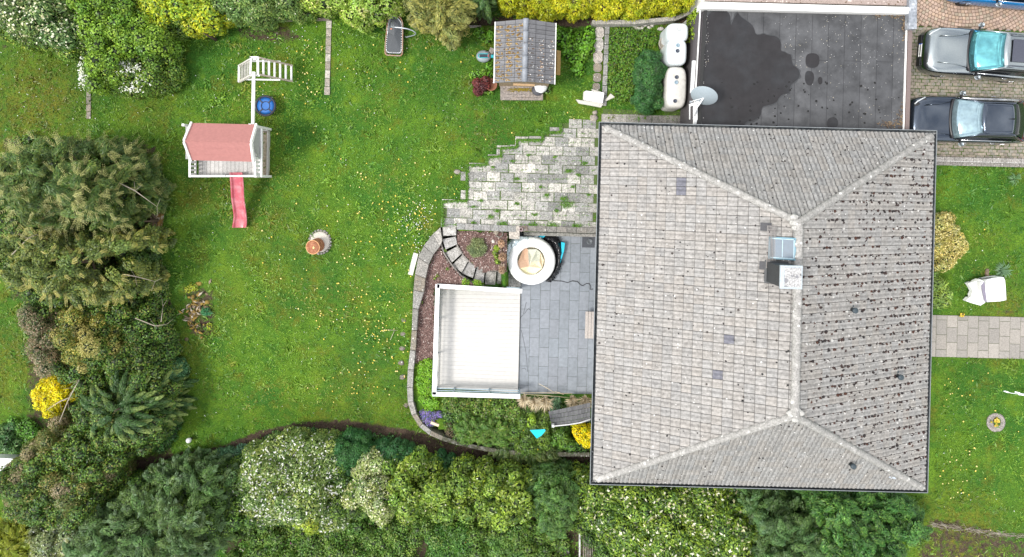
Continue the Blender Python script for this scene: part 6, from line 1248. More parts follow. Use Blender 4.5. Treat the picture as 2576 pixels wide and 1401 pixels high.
# undergrowth that ties the plantings together
for nm, lb, pg_, h_, cs_ in (('undergrowth','mixed low undergrowth filling the planting on the left side',[(30,340),(330,350),(375,420),(345,470),(345,570),(400,620),(405,760),(430,860),(435,1010),(400,1110),(330,1160),(200,1330),(0,1330),(-20,1180),(60,1150),(170,1080),(180,960),(60,900),(60,740),(-20,700),(-20,420)],1.9,DG+LG+[((.12,.13,.04),2)]),
    ('undergrowth','leafy undergrowth below the shrubs along the top edge',[(-30,-40),(1000,-40),(1000,20),(950,45),(840,42),(760,40),(560,66),(450,80),(440,220),(380,240),(230,220),(180,150),(-30,100)],1.5,LG+[((.2,.26,.05),1)]),
    ('undergrowth','dark undergrowth between the hedge shrubs along the bottom edge',[(300,1200),(600,1160),(860,1130),(1000,1190),(1320,1200),(1460,1200),(1900,1230),(2330,1250),(2330,1420),(1480,1420),(1440,1330),(1330,1300),(1000,1290),(860,1320),(600,1340),(300,1440)],1.8,DG+LG),
    ('undergrowth','low ragged green growth along the bottom edge below the hedge',[(580,1325),(860,1320),(1000,1300),(1330,1310),(1450,1350),(1450,1430),(560,1430)],.7,LG+[((.14,.2,.05),2)]),
    ('undergrowth','leafy undergrowth covering the raised bed below the patio',[(1110,1005),(1310,1005),(1480,1012),(1484,1132),(1330,1134),(1200,1118),(1120,1095),(1100,1050)],.35,LG+DG)):
    o = plant(nm, lb, 'undergrowth', pg_, h_, cs_, leaf=(.085,.045), r=.27, flat=.5, cover=1.0, rough=.9, gappy=(.42 if h_ < .8 and h_ > .5 else .12)); o['kind'] = 'stuff'
# top band, left to right
plant('flowering_shrub', 'big dark green shrub with cream flower clusters in the top left corner', 'shrub', [(-30,-40),(150,-40),(205,30),(215,90),(215,150),(185,145),(130,120),(60,100),(-30,92)], 2.6, [((.050,.105,.035),3),((.085,.150,.050),3),((.16,.22,.09),1)], leaf=(.15,.045), r=.36, flowers=(CREAM, 1500, .085, 'flower'), group='shrubs along the top of the garden')
plant('leafy_bush', 'light green leafy bush with maple like leaves left of the yellow laurel', 'bush', [(175,-40),(330,-40),(345,30),(420,75),(445,130),(425,150),(360,140),(320,150),(300,200),(235,235),(195,215),(205,150),(205,80),(180,20)], 2.5, [((.10,.20,.022),3),((.15,.26,.035),2),((.06,.13,.02),2)], leaf=(.09,.06), r=.30, rough=.6, group='shrubs along the top of the garden')
plant('blossom_shrub', 'loose shrub with arching white blossom twigs below the light green bush', 'shrub', [(290,140),(370,125),(430,150),(430,215),(390,235),(340,245),(290,240),(240,225),(230,180)], 1.3, [((.085,.17,.03),3),((.13,.23,.05),2),((.12,.14,.06),1)], leaf=(.07,.035), r=.24, cover=1.0, rough=.6, group='shrubs along the top of the garden')
def blossoms(name, label, cl, col, h, sz, cat='flowers', parent=None):
    Pn, = [[]]; us, vv = [], []
    for (u, v, su, sv, n) in cl:
        for _ in range(n): us.append(random.gauss(u, su)); vv.append(random.gauss(v, sv))
    x, y, z = Gv(us, vv, h); n = len(x); p = np.stack([x, y, z+rng.uniform(-.1, .12, n)], 1); nr = rng.normal(size=(n, 3))*.4+np.array([0,0,1])
    V, F, C = cards(p, nr, rng.normal(size=(n, 3)), sz*rng.uniform(.7, 1.5, n), sz*.55*rng.uniform(.7, 1.3, n), pick(col, n, .1)); return tag(npmesh(name, V, F, np.clip(C, 0, 1), LEAF), label, cat, kind='stuff')
blossoms('white_blossom', 'white blossom sprays on the arching shrub near the top left', [(315,155,9,12,60),(335,170,12,10,70),(310,190,7,8,50),(345,205,18,10,60),(330,222,14,6,40),(325,130,10,5,20),(205,180,3,18,70),(212,205,6,8,60)], WHITE, 1.3, .09)
plant('yellow_laurel', 'bright yellow leaved laurel at the top edge of the garden', 'shrub', [(325,-40),(450,-40),(520,-20),(560,30),(572,62),(545,76),(470,72),(420,66),(370,72),(340,50)], 2.2, [((.42,.46,.02),3),((.26,.36,.02),2),((.52,.54,.06),1),((.13,.23,.03),2)], leaf=(.13,.055), r=.30, group='shrubs along the top of the garden')
plant('laurel_shrub', 'mid green laurel with pale tips between the yellow laurel and the sleeper edging', 'shrub', [(500,-45),(760,-45),(760,40),(700,45),(640,62),(580,62),(545,30)], 2.2, [((.060,.120,.035),3),((.10,.18,.05),3),((.20,.28,.10),1)], leaf=(.12,.045), r=.32, flowers=(CREAM, 130, .05, 'flower'), group='shrubs along the top of the garden')
plant('pale_laurel', 'lime green laurel overhanging the trampoline end', 'shrub', [(750,-45),(990,-45),(1004,10),(992,38),(960,50),(950,70),(925,55),(880,50),(820,45),(745,38)], 2.1, [((.22,.34,.04),3),((.34,.44,.08),2),((.12,.21,.03),2),((.50,.52,.20),1)], leaf=(.15,.06), r=.33, group='shrubs along the top of the garden')
plant('conifer', 'feathery olive green conifer above the lawn between trampoline and shed', 'tree', [(1000,-50),(1120,-60),(1190,-50),(1200,20),(1175,60),(1160,95),(1125,100),(1095,75),(1055,62),(1012,30)], 3.6, [((.14,.16,.045),3),((.20,.21,.07),2),((.08,.11,.03),2)], leaf=(.16,.035), r=.42, kind='strand', tips=(.30,.29,.09), cover=1.5, flat=.1, wild=.9, rough=.6, group='conifers')
plant('conifer', 'dark green conifer squeezed between the olive conifer and the yellow hedge', 'tree', [(1180,-50),(1250,-50),(1250,20),(1225,42),(1190,40)], 2.6, DG, leaf=(.12,.03), r=.30, kind='strand', group='conifers')
plant('thuja_hedge', 'bright yellow clipped thuja hedge along the top of the garden', 'hedge', [(1240,-60),(1745,-60),(1742,20),(1715,38),(1600,42),(1500,42),(1400,34),(1300,26),(1243,14)], 2.3, [((.43,.44,.012),4),((.31,.36,.015),3),((.54,.52,.03),2),((.17,.24,.015),1)], leaf=(.10,.035), r=.26, kind='needle', flat=.7, edge=.5, core=(.07,.06,.01), cover=1.6)
# shed surroundings
plant('ground_ivy', 'bright leafy ground ivy between the shed and the stepping slabs', 'plant', [(1395,62),(1440,68),(1500,66),(1502,110),(1480,160),(1450,190),(1425,160),(1412,120),(1396,110)], .45, [((.10,.24,.018),3),((.15,.32,.03),2),((.06,.14,.015),1)], leaf=(.11,.085), r=.20, flat=.6)
plant('ground_ivy', 'leafy strip of ivy left of the shed above the robot mower', 'plant', [(1180,72),(1245,70),(1242,195),(1225,200),(1222,165),(1238,140),(1232,110),(1190,95)], .35, [((.07,.18,.018),3),((.11,.24,.025),2)], leaf=(.10,.07), r=.17, flat=.6)
plant('leafy_weeds', 'pale leafy weeds at the lower left corner of the shed', 'plant', [(1178,180),(1215,172),(1240,190),(1245,235),(1225,250),(1205,235)], .3, [((.12,.25,.03),3),((.18,.32,.06),1)], leaf=(.10,.07), r=.14, flat=.6, cover=.8)
plant('leafy_weeds', 'leafy weeds growing beside the right end of the shed deck', 'plant', [(1372,210),(1395,212),(1388,240),(1372,248)], .25, LG, leaf=(.09,.06), r=.13, flat=.6, cover=.8)
plant('red_maple', 'small dark red Japanese maple left of the shed deck', 'shrub', [(1182,195),(1205,182),(1232,190),(1245,205),(1232,228),(1205,236),(1186,222)], .9, [((.085,.022,.030),3),((.13,.035,.042),2),((.05,.015,.02),2)], leaf=(.075,.03), r=.17, core=(.03,.01,.012), cover=1.5)
plant('ivy_patch', 'low ivy covering the ground between kerb and round conifer', 'plant', [(1534,66),(1590,64),(1650,70),(1668,110),(1620,130),(1600,170),(1598,262),(1545,262),(1525,200),(1530,130)], .16, [((.065,.155,.018),3),((.10,.20,.025),2),((.13,.17,.03),1)], leaf=(.065,.045), r=.12, flat=.8, cover=.8)
plant('round_conifer', 'dense dark green rounded conifer beside the long white tank', 'tree', [(1608,130),(1635,118),(1665,130),(1680,165),(1678,215),(1670,262),(1640,280),(1608,275),(1590,245),(1592,200),(1598,160)], 1.7, [((.020,.075,.028),3),((.035,.115,.038),3),((.06,.15,.05),1.2)], leaf=(.055,.022), r=.20, kind='leaf', cover=1.5, clumpvar=.30)
plant('wall_ivy', 'bright yellow green ivy climbing between tanks and garage edge', 'ivy', [(1742,25),(1765,25),(1757,165),(1745,168),(1738,120),(1736,70)], 1.9, [((.22,.34,.02),3),((.32,.42,.03),2),((.12,.22,.02),1)], leaf=(.07,.05), r=.16, flat=.85, cover=1.3)
plant('creeper', 'creeper strand trailing across the gap between the upper white tanks', 'creeper', [(1672,97),(1700,92),(1738,90),(1740,104),(1700,103),(1676,104)], 1.75, [((.20,.26,.04),3),((.28,.24,.08),1)], leaf=(.05,.03), r=.08, flat=.95, cover=.35, coreS=.2, base=.0)
plant('ivy_patch', 'strip of ivy below the yellow climber between duct and long tank', 'ivy', [(1733,165),(1742,165),(1736,250),(1728,262)], .9, LG, leaf=(.06,.04), r=.10, flat=.8)
# left side masses
plant('pine_tree', 'dark pine with golden shoot tips on the left of the garden', 'tree', [(60,350),(150,325),(260,330),(330,375),(375,430),(375,500),(355,560),(300,590),(150,600),(30,580),(-30,520),(-30,420),(10,380)], 4.2, [((.034,.078,.016),4),((.056,.105,.022),3),((.085,.125,.028),2)], leaf=(.17,.028), r=.40, kind='strand', tips=(.22,.24,.06), cover=1.9, rough=.9, flat=.15, gappy=.42, shoots=(300, .50, (.36,.36,.12)), wild=1.5, group='conifers')
plant('conifer', 'olive golden spreading conifer below the dark pine', 'tree', [(-30,585),(60,560),(180,575),(300,580),(400,560),(415,640),(405,710),(340,760),(240,780),(120,760),(30,730),(-30,700)], 3.6, [((.065,.105,.022),3),((.105,.14,.03),3),((.045,.075,.018),2)], leaf=(.10,.05), r=.42, kind='strand', tips=(.36,.31,.06), cover=1.9, rough=.9, gappy=.42, shoots=(160, .35, (.42,.38,.10)), wild=1.3, group='conifers')
plant('dark_shrub', 'dark shrub with bare twigs between the pine and the mossy log', 'shrub', [(345,390),(395,395),(380,455),(362,560),(385,610),(405,730),(380,740),(350,640),(340,500)], 1.6, DG, leaf=(.07,.045), r=.26, cover=1.1, rough=.6)
plant('mauve_shrub', 'olive shrub with mauve pink tips at the left lawn edge', 'shrub', [(62,745),(130,745),(170,800),(190,900),(160,945),(90,930),(60,880),(75,820)], 2.6, [((.11,.10,.06),3),((.055,.095,.030),3),((.24,.18,.13),2)], leaf=(.08,.03), r=.30, kind='needle', tips=(.38,.29,.22), rough=.8, gappy=.35, group='shrubs on the left side')
plant('olive_shrub', 'yellow olive dense shrub in the middle of the left planting', 'shrub', [(150,750),(260,760),(340,790),(350,850),(330,910),(280,950),(210,965),(150,940),(130,850)], 2.9, [((.16,.175,.04),3),((.075,.12,.025),4),((.26,.24,.08),2)], leaf=(.07,.045), r=.30, rough=.8, gappy=.38, tips=(.36,.31,.10), group='shrubs on the left side')
plant('rhododendron', 'blue green rhododendron at the lawn edge left of the stump', 'shrub', [(345,840),(385,815),(415,845),(432,900),(448,960),(430,1010),(395,990),(350,950),(335,900)], 1.6, [((.035,.105,.055),3),((.055,.150,.080),3),((.09,.20,.11),1)], leaf=(.12,.035), r=.24, group='shrubs on the left side')
plant('yellow_forsythia', 'round bright yellow flowering bush at the far left', 'shrub', [(98,955),(135,945),(168,970),(165,1010),(135,1050),(105,1055),(80,1030),(72,990)], 1.7, [((.80,.64,.008),4),((.62,.54,.01),2),((.36,.38,.02),1)], leaf=(.06,.04), r=.20, core=(.16,.13,.01))
plant('weeping_conifer', 'dark green conifer with curling yellow tipped shoots', 'tree', [(230,940),(330,905),(400,930),(435,985),(425,1050),(380,1110),(320,1140),(270,1120),(220,1080),(190,1030),(195,980)], 3.7, [((.022,.062,.018),4),((.040,.092,.025),3)], leaf=(.12,.028), r=.34, kind='strand', tips=(.30,.38,.10), cover=1.9, clumpvar=.3, flat=.12, wild=.22, rough=.5, lng=1.7, group='conifers')
plant('bronze_shrub', 'large olive bronze shrub at the bottom left of the garden', 'shrub', [(130,1065),(200,1080),(250,1130),(300,1170),(290,1220),(240,1260),(170,1320),(100,1310),(30,1330),(0,1250),(-20,1180),(40,1140),(90,1100)], 2.9, [((.095,.115,.032),4),((.07,.11,.028),3),((.19,.17,.07),2)], leaf=(.07,.04), r=.30, tips=(.34,.27,.17), rough=.8, gappy=.38, group='shrubs on the left side')
plant('rhododendron', 'small glossy rhododendron at the left picture edge', 'shrub', [(-20,1075),(30,1075),(42,1110),(35,1145),(-20,1140)], 1.0, [((.05,.13,.05),3),((.12,.22,.10),1)], leaf=(.13,.045), r=.2, group='shrubs on the left side')
plant('fern_patch', 'bright green ferny growth between forsythia and rhododendron at the left', 'plant', [(0,1060),(40,1045),(85,1060),(105,1090),(80,1130),(45,1120),(30,1080)], .5, [((.08,.20,.03),3),((.12,.26,.04),1)], leaf=(.11,.04), r=.18, flat=.7, cover=.8)
plant('lime_conifer', 'lime green conifer in the bottom left corner', 'tree', [(-40,1300),(30,1330),(90,1360),(120,1440),(-40,1440)], 2.2, [((.26,.30,.02),3),((.15,.20,.02),3)], leaf=(.10,.03), r=.3, kind='strand', group='conifers')
plant('juniper', 'broad blue green juniper filling the lower left of the hedge line', 'tree', [(300,1215),(360,1180),(440,1165),(500,1145),(560,1165),(600,1210),(600,1300),(570,1360),(560,1440),(320,1440),(140,1440),(130,1370),(200,1300),(260,1260)], 3.2, [((.045,.100,.030),4),((.075,.140,.045),3),((.035,.07,.022),2)], leaf=(.12,.032), r=.36, kind='strand', tips=(.15,.24,.12), cover=1.8, clumpvar=.4, rough=.9, gappy=.36, shoots=(160, .3, (.16,.26,.12)), wild=1.5, flat=.2, edge=1.6, group='conifers')
plant('silver_shrub', 'pale grey green shrub beside the blue juniper at the bottom edge', 'shrub', [(60,1345),(130,1320),(180,1330),(190,1370),(150,1440),(60,1440)], 1.9, [((.22,.27,.15),3),((.12,.18,.08),3),((.42,.45,.33),1)], leaf=(.10,.035), r=.26, flowers=(WHITE, 140, .05, 'flower'), group='shrubs on the left side')
# hedge line
plant('white_laurel', 'large laurel shrub covered in white flower spikes', 'shrub', [(600,1150),(680,1120),(760,1110),(820,1130),(860,1170),(865,1240),(840,1290),(860,1340),(800,1345),(730,1330),(660,1335),(600,1300),(585,1230)], 2.8, [((.065,.125,.035),3),((.11,.175,.045),3),((.22,.29,.11),2)], leaf=(.13,.035), r=.32, flowers=(WHITE, 2600, .052, 'spike'), group='hedge shrubs along the bottom')
plant('low_juniper', 'blue grey low juniper behind the white flowered laurel', 'shrub', [(520,1140),(580,1125),(640,1120),(650,1150),(600,1170),(540,1170)], .7, [((.06,.14,.08),3),((.09,.18,.11),1)], leaf=(.08,.025), r=.2, kind='needle')
plant('ivy_patch', 'dark ivy ground cover along the soil path above the white laurel', 'plant', [(650,1100),(700,1085),(780,1075),(840,1085),(930,1090),(1000,1100),(1040,1130),(1100,1150),(1220,1180),(1240,1200),(1100,1190),(1000,1150),(860,1115),(760,1110),(680,1120)], .3, [((.035,.095,.03),3),((.055,.13,.035),2)], leaf=(.08,.06), r=.15, flat=.7, cover=.75)
plant('ivy_patch', 'ivy and ground plants at the foot of the yellow tipped conifer', 'plant', [(400,1020),(450,990),(458,1060),(440,1110),(420,1140),(380,1150),(380,1120),(410,1090)], .3, [((.035,.10,.03),3),((.06,.15,.035),2)], leaf=(.07,.05), r=.14, flat=.7, cover=.8)
plant('clipped_conifer', 'dense dark green clipped conifer mound right of the white laurel', 'tree', [(835,1105),(870,1095),(915,1100),(945,1125),(940,1180),(900,1210),(870,1230),(845,1200),(830,1150)], 1.9, [((.022,.085,.030),3),((.035,.12,.035),3)], leaf=(.06,.025), r=.22, cover=1.6, group='dark conifer mounds')
plant('clipped_conifer', 'second dark conifer mound, wider and flatter, beside the soil path', 'tree', [(940,1122),(985,1110),(1030,1120),(1050,1150),(1030,1185),(980,1190),(940,1175)], 1.5, [((.022,.085,.035),3),((.035,.12,.045),3)], leaf=(.06,.025), r=.20, cover=1.5, group='dark conifer mounds')
plant('clipped_conifer', 'third and smallest dark conifer mound near the laurel hedge', 'tree', [(1070,1160),(1110,1148),(1145,1160),(1150,1190),(1110,1200),(1075,1190)], 1.2, [((.022,.085,.035),3),((.035,.12,.045),3)], leaf=(.06,.025), r=.18, cover=1.5, group='dark conifer mounds')
plant('variegated_shrub', 'cream variegated shrub at the left end of the laurel hedge', 'shrub', [(885,1165),(925,1150),(985,1175),(1000,1230),(985,1290),(960,1330),(900,1280),(855,1275),(850,1240),(880,1210)], 2.6, [((.34,.40,.15),3),((.20,.28,.08),3),((.52,.54,.30),2),((.10,.17,.05),1)], leaf=(.10,.035), r=.26, flowers=(CREAM, 900, .07, 'flower'), group='hedge shrubs along the bottom')
plant('laurel_hedge', 'wide glossy light green laurel hedge in the bottom middle', 'hedge', [(970,1175),(1060,1150),(1100,1185),(1160,1180),(1230,1190),(1310,1190),(1340,1220),(1338,1290),(1300,1320),(1220,1310),(1130,1300),(1040,1300),(985,1290)], 2.9, LAUREL, leaf=(.14,.06), r=.30, flat=.45, edge=1.1, rough=.6, flowers=(CREAM, 320, .05, 'flower'), cover=1.7, group='hedge shrubs along the bottom')
plant('thuja', 'dark green drooping thuja between the two laurels', 'tree', [(1320,1205),(1380,1190),(1430,1185),(1458,1200),(1465,1260),(1450,1330),(1430,1365),(1385,1372),(1345,1320),(1328,1260)], 3.2, [((.035,.090,.022),4),((.06,.135,.03),3),((.09,.17,.04),1)], leaf=(.10,.03), r=.28, kind='strand', lean=(0,-1.2), cover=1.8, wild=.8, clumpvar=.35, group='conifers')
plant('flowering_laurel', 'large laurel with cream flower spikes in front of the house', 'shrub', [(1448,1190),(1500,1195),(1600,1205),(1720,1215),(1840,1225),(1870,1270),(1905,1330),(1885,1440),(1600,1440),(1540,1400),(1490,1330),(1450,1280)], 2.7, LAUREL[:3]+[((.05,.10,.03),2)], leaf=(.14,.055), r=.32, flat=.3, edge=1.4, flowers=(CREAM, 1300, .075, 'spike'), cover=1.6, group='hedge shrubs along the bottom')
plant('blue_conifer', 'blue green conifer between flowering laurel and feathery thuja', 'tree', [(1840,1235),(1940,1235),(2010,1245),(2070,1290),(2085,1360),(2060,1440),(1890,1440),(1900,1340),(1870,1280)], 3.2, [((.040,.090,.030),4),((.062,.120,.042),3)], leaf=(.11,.03), r=.34, kind='strand', tips=(.12,.22,.11), lean=(.7,-.4), cover=1.8, clumpvar=.35, wild=1.0, rough=.6, group='conifers')
plant('thuja', 'deep green feathery thuja below the lower right corner of the house', 'tree', [(2010,1240),(2120,1240),(2230,1240),(2310,1270),(2345,1310),(2340,1360),(2290,1390),(2270,1440),(2060,1440),(2075,1340),(2040,1280)], 3.0, [((.025,.080,.020),4),((.045,.125,.028),3),((.085,.17,.04),1)], leaf=(.13,.032), r=.36, kind='strand', lean=(1.4,-1.0), cover=1.8, wild=.55, rough=.6, clumpvar=.4, flat=.25, tips=(.14,.25,.05), group='conifers')
# strip of ground below the hedge
plant('flower_border', 'low mixed flower border below the hedge', 'plant', [(600,1345),(800,1350),(900,1310),(1000,1320),(1030,1350),(1020,1440),(860,1440),(600,1440)], .45, [((.07,.17,.03),3),((.11,.22,.04),2),((.13,.13,.08),1)], leaf=(.09,.04), r=.2, flat=.3, cover=.4, coreS=.2, rough=.9, flowers=([((.45,.05,.35),1),((.6,.5,.5),1)], 60, .05, 'flower'))
plant('border_shrub', 'low dark leafy shrubs in the bottom border with a few red blooms', 'shrub', [(1080,1320),(1180,1325),(1200,1360),(1180,1440),(1060,1440),(1070,1370)], .9, [((.035,.10,.02),3),((.07,.17,.03),2)], leaf=(.08,.05), r=.22, flowers=([((.5,.05,.02),1)], 10, .06, 'flower'))
plant('border_shrub', 'leafy shrub at the bottom edge right of the dark border shrubs', 'shrub', [(1220,1345),(1310,1340),(1330,1380),(1320,1440),(1220,1440)], .8, [((.07,.15,.03),3),((.12,.22,.05),2)], leaf=(.08,.05), r=.22)
plant('lime_shrub', 'small lime yellow shrub at the lower edge of the white laurel', 'shrub', [(745,1290),(790,1285),(812,1310),(795,1350),(760,1345),(740,1315)], 2.7, [((.34,.40,.03),3),((.24,.32,.03),2)], leaf=(.09,.04), r=.2, base=-1.7)
mb = MB(); mb.prism(PW([(1395,1372),(1425,1345),(1440,1440),(1400,1440)], -1.6), -1.8, -1.5, col=(.16,.15,.145)); tag(mb.build('stone_paving', stone), kind='structure')
for q, lb in (([(1455,1340),(1470,1340),(1470,1440),(1454,1440)], 'dark timber fence panel between thuja and flowering laurel at the bottom edge'),):
    mb = MB()
    for i in range(7): a = P(1468+i*5.5, 1340, -.6); b_ = P(1468+i*5.5, 1450, -.6); mb.bar(a, b_, .05, .08, col=(.16,.13,.10))
    for i in range(6): a = P(1464, 1345+i*16, -.7); b_ = P(1506, 1347+i*16, -.7); mb.bar(a, b_, .04, .05, col=(.12,.10,.08))
    mb.bar(P(1458,1338,-.5), P(1458,1450,-.5), .06, .1, col=(.5,.5,.48)); tag(mb.build('timber_rack', stone), lb, 'fence')
mb = MB()
for i in range(9):
    for j in range(5):
        if random.random() < .85: mb.box(P(575+560+i*18+random.uniform(-1,1), 1338+j*13, -1.6), (.26,.18,.05), col=random.choice([(.20,.12,.09),(.24,.15,.12),(.16,.11,.09)]), bev=.01)
for i in range(5):
    for j in range(5): mb.box(P(1330+i*17, 1322+j*14, -1.6), (.25,.2,.05), col=random.choice([(.16,.14,.13),(.20,.17,.16)]), bev=.01)
tag(mb.build('brick_path', stone), kind='structure')
plant('leafy_seedling', 'tall thin seedling with a leafy top on the soil path, leftmost of three', 'plant', [(1395,1160),(1404,1158),(1408,1168),(1400,1180),(1394,1172)], .8, LG, leaf=(.08,.04), r=.09, coreS=.2)
plant('leafy_seedling', 'tall thin seedling with a leafy top, middle one of three on the soil path', 'plant', [(1410,1182),(1428,1176),(1430,1184),(1416,1194),(1408,1192)], .8, LG, leaf=(.08,.04), r=.09, coreS=.2)
plant('leafy_seedling', 'tall thin seedling with a leafy top, rightmost of three on the soil path', 'plant', [(1440,1176),(1456,1168),(1458,1180),(1446,1192),(1438,1188)], .8, LG, leaf=(.08,.04), r=.09, coreS=.2)
# raised bed south of the deck
plant('ground_cover', 'bright green ground cover at the left of the deck inside the curved wall', 'plant', [(1056,902),(1088,900),(1092,985),(1110,1005),(1105,1035),(1070,1035),(1048,1000),(1044,950)], .30, [((.13,.28,.02),3),((.20,.38,.03),2)], leaf=(.06,.035), r=.13, flat=.8)
plant('phlox', 'mat of purple creeping phlox on the curved wall corner', 'flowers', [(1052,1032),(1080,1030),(1115,1038),(1118,1052),(1095,1060),(1098,1076),(1075,1072),(1056,1058)], .2, [((.20,.15,.42),4),((.27,.22,.52),2),((.10,.16,.06),2)], leaf=(.04,.03), r=.10, flat=.8, core=(.05,.08,.04))
plant('mixed_border', 'mixed green perennials just below the deck balustrade', 'plant', [(1105,1000),(1180,1002),(1300,1008),(1330,1030),(1300,1060),(1240,1055),(1180,1050),(1120,1045)], .6, [((.09,.17,.03),3),((.13,.22,.04),2),((.16,.16,.06),1)], leaf=(.08,.035), r=.17, flat=.6, rough=.6, cover=1.1, flowers=([((.8,.6,.1),1),((.7,.7,.5),1)], 70, .035, 'flower'))
plant('fern_shrub', 'deep green feathery evergreen in the middle of the raised bed', 'shrub', [(1170,1040),(1230,1050),(1280,1060),(1300,1100),(1270,1130),(1200,1125),(1150,1115),(1140,1080)], 1.1, [((.05,.12,.02),3),((.08,.17,.03),2),((.11,.15,.05),1)], leaf=(.14,.025), r=.26, kind='strand', cover=1.5, wild=1.2, rough=.6, group='raised bed shrubs')
plant('bed_shrub', 'mixed green shrub around the turquoise tarp in the raised bed', 'shrub', [(1280,1040),(1335,1035),(1385,1030),(1400,1070),(1395,1130),(1340,1150),(1290,1140),(1270,1095)], .95, [((.07,.14,.025),3),((.11,.19,.035),2),((.05,.09,.03),2)], leaf=(.08,.035), r=.22, rough=.6, flowers=([((.8,.55,.05),1)], 20, .05, 'flower'), group='raised bed shrubs')
plant('lime_sprig', 'lime green leafy sprig beside the turquoise tarp', 'shrub', [(1325,1050),(1345,1042),(1350,1062),(1335,1085),(1318,1092),(1320,1070)], 1.25, [((.22,.34,.03),3),((.16,.28,.03),2)], leaf=(.08,.05), r=.12, cover=1)
plant('juniper', 'drooping grey green juniper along the lower wall of the raised bed', 'shrub', [(1190,1110),(1250,1115),(1330,1125),(1400,1125),(1430,1135),(1390,1160),(1330,1168),(1260,1160),(1200,1135)], 1.0, [((.08,.12,.04),3),((.05,.10,.03),3)], leaf=(.12,.025), r=.24, kind='strand', lean=(0,-1.5), tips=(.20,.22,.09), group='raised bed shrubs')
plant('forsythia', 'vivid yellow forsythia against the lower left wall of the house', 'shrub', [(1425,1072),(1465,1066),(1500,1060),(1510,1140),(1480,1132),(1450,1110),(1435,1095),(1412,1085)], 1.5, [((.85,.66,.003),5),((.70,.58,.01),3),((.12,.20,.02),1)], leaf=(.06,.035), r=.18, core=(.14,.12,.01), cover=1.4)
plant('dark_shrub', 'green shrub between the forsythia and the turquoise tarp', 'shrub', [(1395,1075),(1425,1080),(1450,1105),(1470,1130),(1430,1140),(1390,1130)], 1.2, [((.05,.12,.02),3),((.09,.18,.03),2)], leaf=(.08,.045), r=.2, group='raised bed shrubs')
plant('bare_shrub', 'brown bare twiggy shrub at the bend of the curved wall', 'shrub', [(1105,1060),(1140,1055),(1160,1075),(1150,1100),(1120,1098)], .5, [((.14,.10,.07),3),((.08,.07,.04),2)], leaf=(.14,.012), r=.2, kind='needle', cover=.5, coreS=.3)
for i, (u, v, s_) in enumerate([(1318,1005,1.),(1345,1012,1.),(1372,1010,1.25),(1440,1008,1.05),(1472,1008,1.1)]):
    t = thing('dry_grass_tuft', ['small straw grass tuft at the corner of the deck','straw grass tuft second from the deck corner','largest spreading straw grass tuft in the middle of the row','straw grass tuft above the woven screen','straw grass tuft closest to the house'][i], 'grass tuft', tuple(P(u, v-8, -1.0)), group='dry grasses along the patio edge'); n = 190
    g = rng.uniform(math.pi*1.0, math.pi*2.0, n)+rng.normal(size=n)*.3; l = rng.uniform(.15, .50, n)*s_; mb = MB()
    for k in range(n):
        e = Vector((math.cos(g[k])*l[k]*.8, math.sin(g[k])*l[k], .35+rng.uniform(-.25,.1))); m_ = e*.5+Vector((0,0,.22)); sd = Vector((-math.sin(g[k]), math.cos(g[k]), 0))*.011; b0_ = Vector((rng.normal()*.05, rng.normal()*.05, 0)); k_ = rng.uniform(.7, 1.2)
        mb.add([b0_-sd, b0_+sd, m_+sd, m_-sd, e], [(0,1,2,3),(3,2,4)], col=tuple(c*k_ for c in random.choice([(.56,.46,.30),(.44,.34,.20),(.62,.54,.38)])))
    mb.build('blades', leafmat('straw', .1, .7), t)
mb = MB()
for (a, b_, z) in (((1355,965),(1395,988),.1),((1395,985),(1418,992),.0),((1310,988),(1440,990),-.9),((1320,992),(1430,1000),-.9)): mb.tube([P(*a, z), P((a[0]+b_[0])/2, (a[1]+b_[1])/2-1, z+.05), P(*b_, z-.2)], [.006,.012,.014], 5)
tag(mb.build('dry_stalks', mat('straw_stalk', (.58,.48,.32), .8)), 'long pale dry stalks leaning over the patio edge', 'stalks')
plant('grey_lavender', 'blue green spiky perennial over the corner of the woven screen', 'plant', [(1385,1010),(1400,1005),(1412,1020),(1405,1040),(1395,1052),(1385,1040)], .8, [((.10,.20,.12),3),((.15,.27,.17),1)], leaf=(.11,.022), r=.12, kind='needle')
# bark bed plants
plant('dwarf_pine', 'grey green dwarf pine in the round bark bed', 'shrub', [(1182,602),(1205,598),(1225,608),(1228,628),(1212,648),(1185,648),(1174,630)], .45, [((.13,.17,.085),3),((.20,.24,.13),2),((.08,.11,.05),1)], leaf=(.13,.014), r=.14, kind='needle', cover=2.2)
plant('dry_grass', 'reddish straw coloured dry plants beside the pool', 'plant', [(1256,602),(1270,600),(1272,640),(1268,690),(1258,688),(1256,640)], .45, [((.45,.30,.20),3),((.55,.42,.30),2),((.30,.2,.12),1)], leaf=(.12,.018), r=.11, kind='needle', core=(.08,.05,.03))
plant('green_sprouts', 'yellow green sprouts between round bark bed and pool', 'plant', [(1240,618),(1254,612),(1258,650),(1250,670),(1240,645)], .3, [((.20,.28,.03),3),((.10,.18,.02),2)], leaf=(.07,.04), r=.10)
for i, (u, v, r_) in enumerate([(1128,674,7),(1100,693,4),(1060,757,7),(1093,700,4),(1170,708,10),(1200,712,12),(1290,722,5),(1120,630,3)]):
    plant('small_plant', 'small leafy plant in the bark bed, ' + ['in the middle of the bark','near the pale twig','by the curved wall','low seedling left of the steps','beside the lower steps on the left','beside the lower steps at the deck rail','at the deck corner next to the pool','against the second step'][i], 'plant', [(u-r_,v-r_*.8),(u+r_,v-r_*.8),(u+r_*1.2,v),(u+r_,v+r_),(u-r_,v+r_)], .18, [((.12,.24,.02),3),((.22,.30,.03),1)], leaf=(.06,.035), r=.07, cover=.9, coreS=.3)
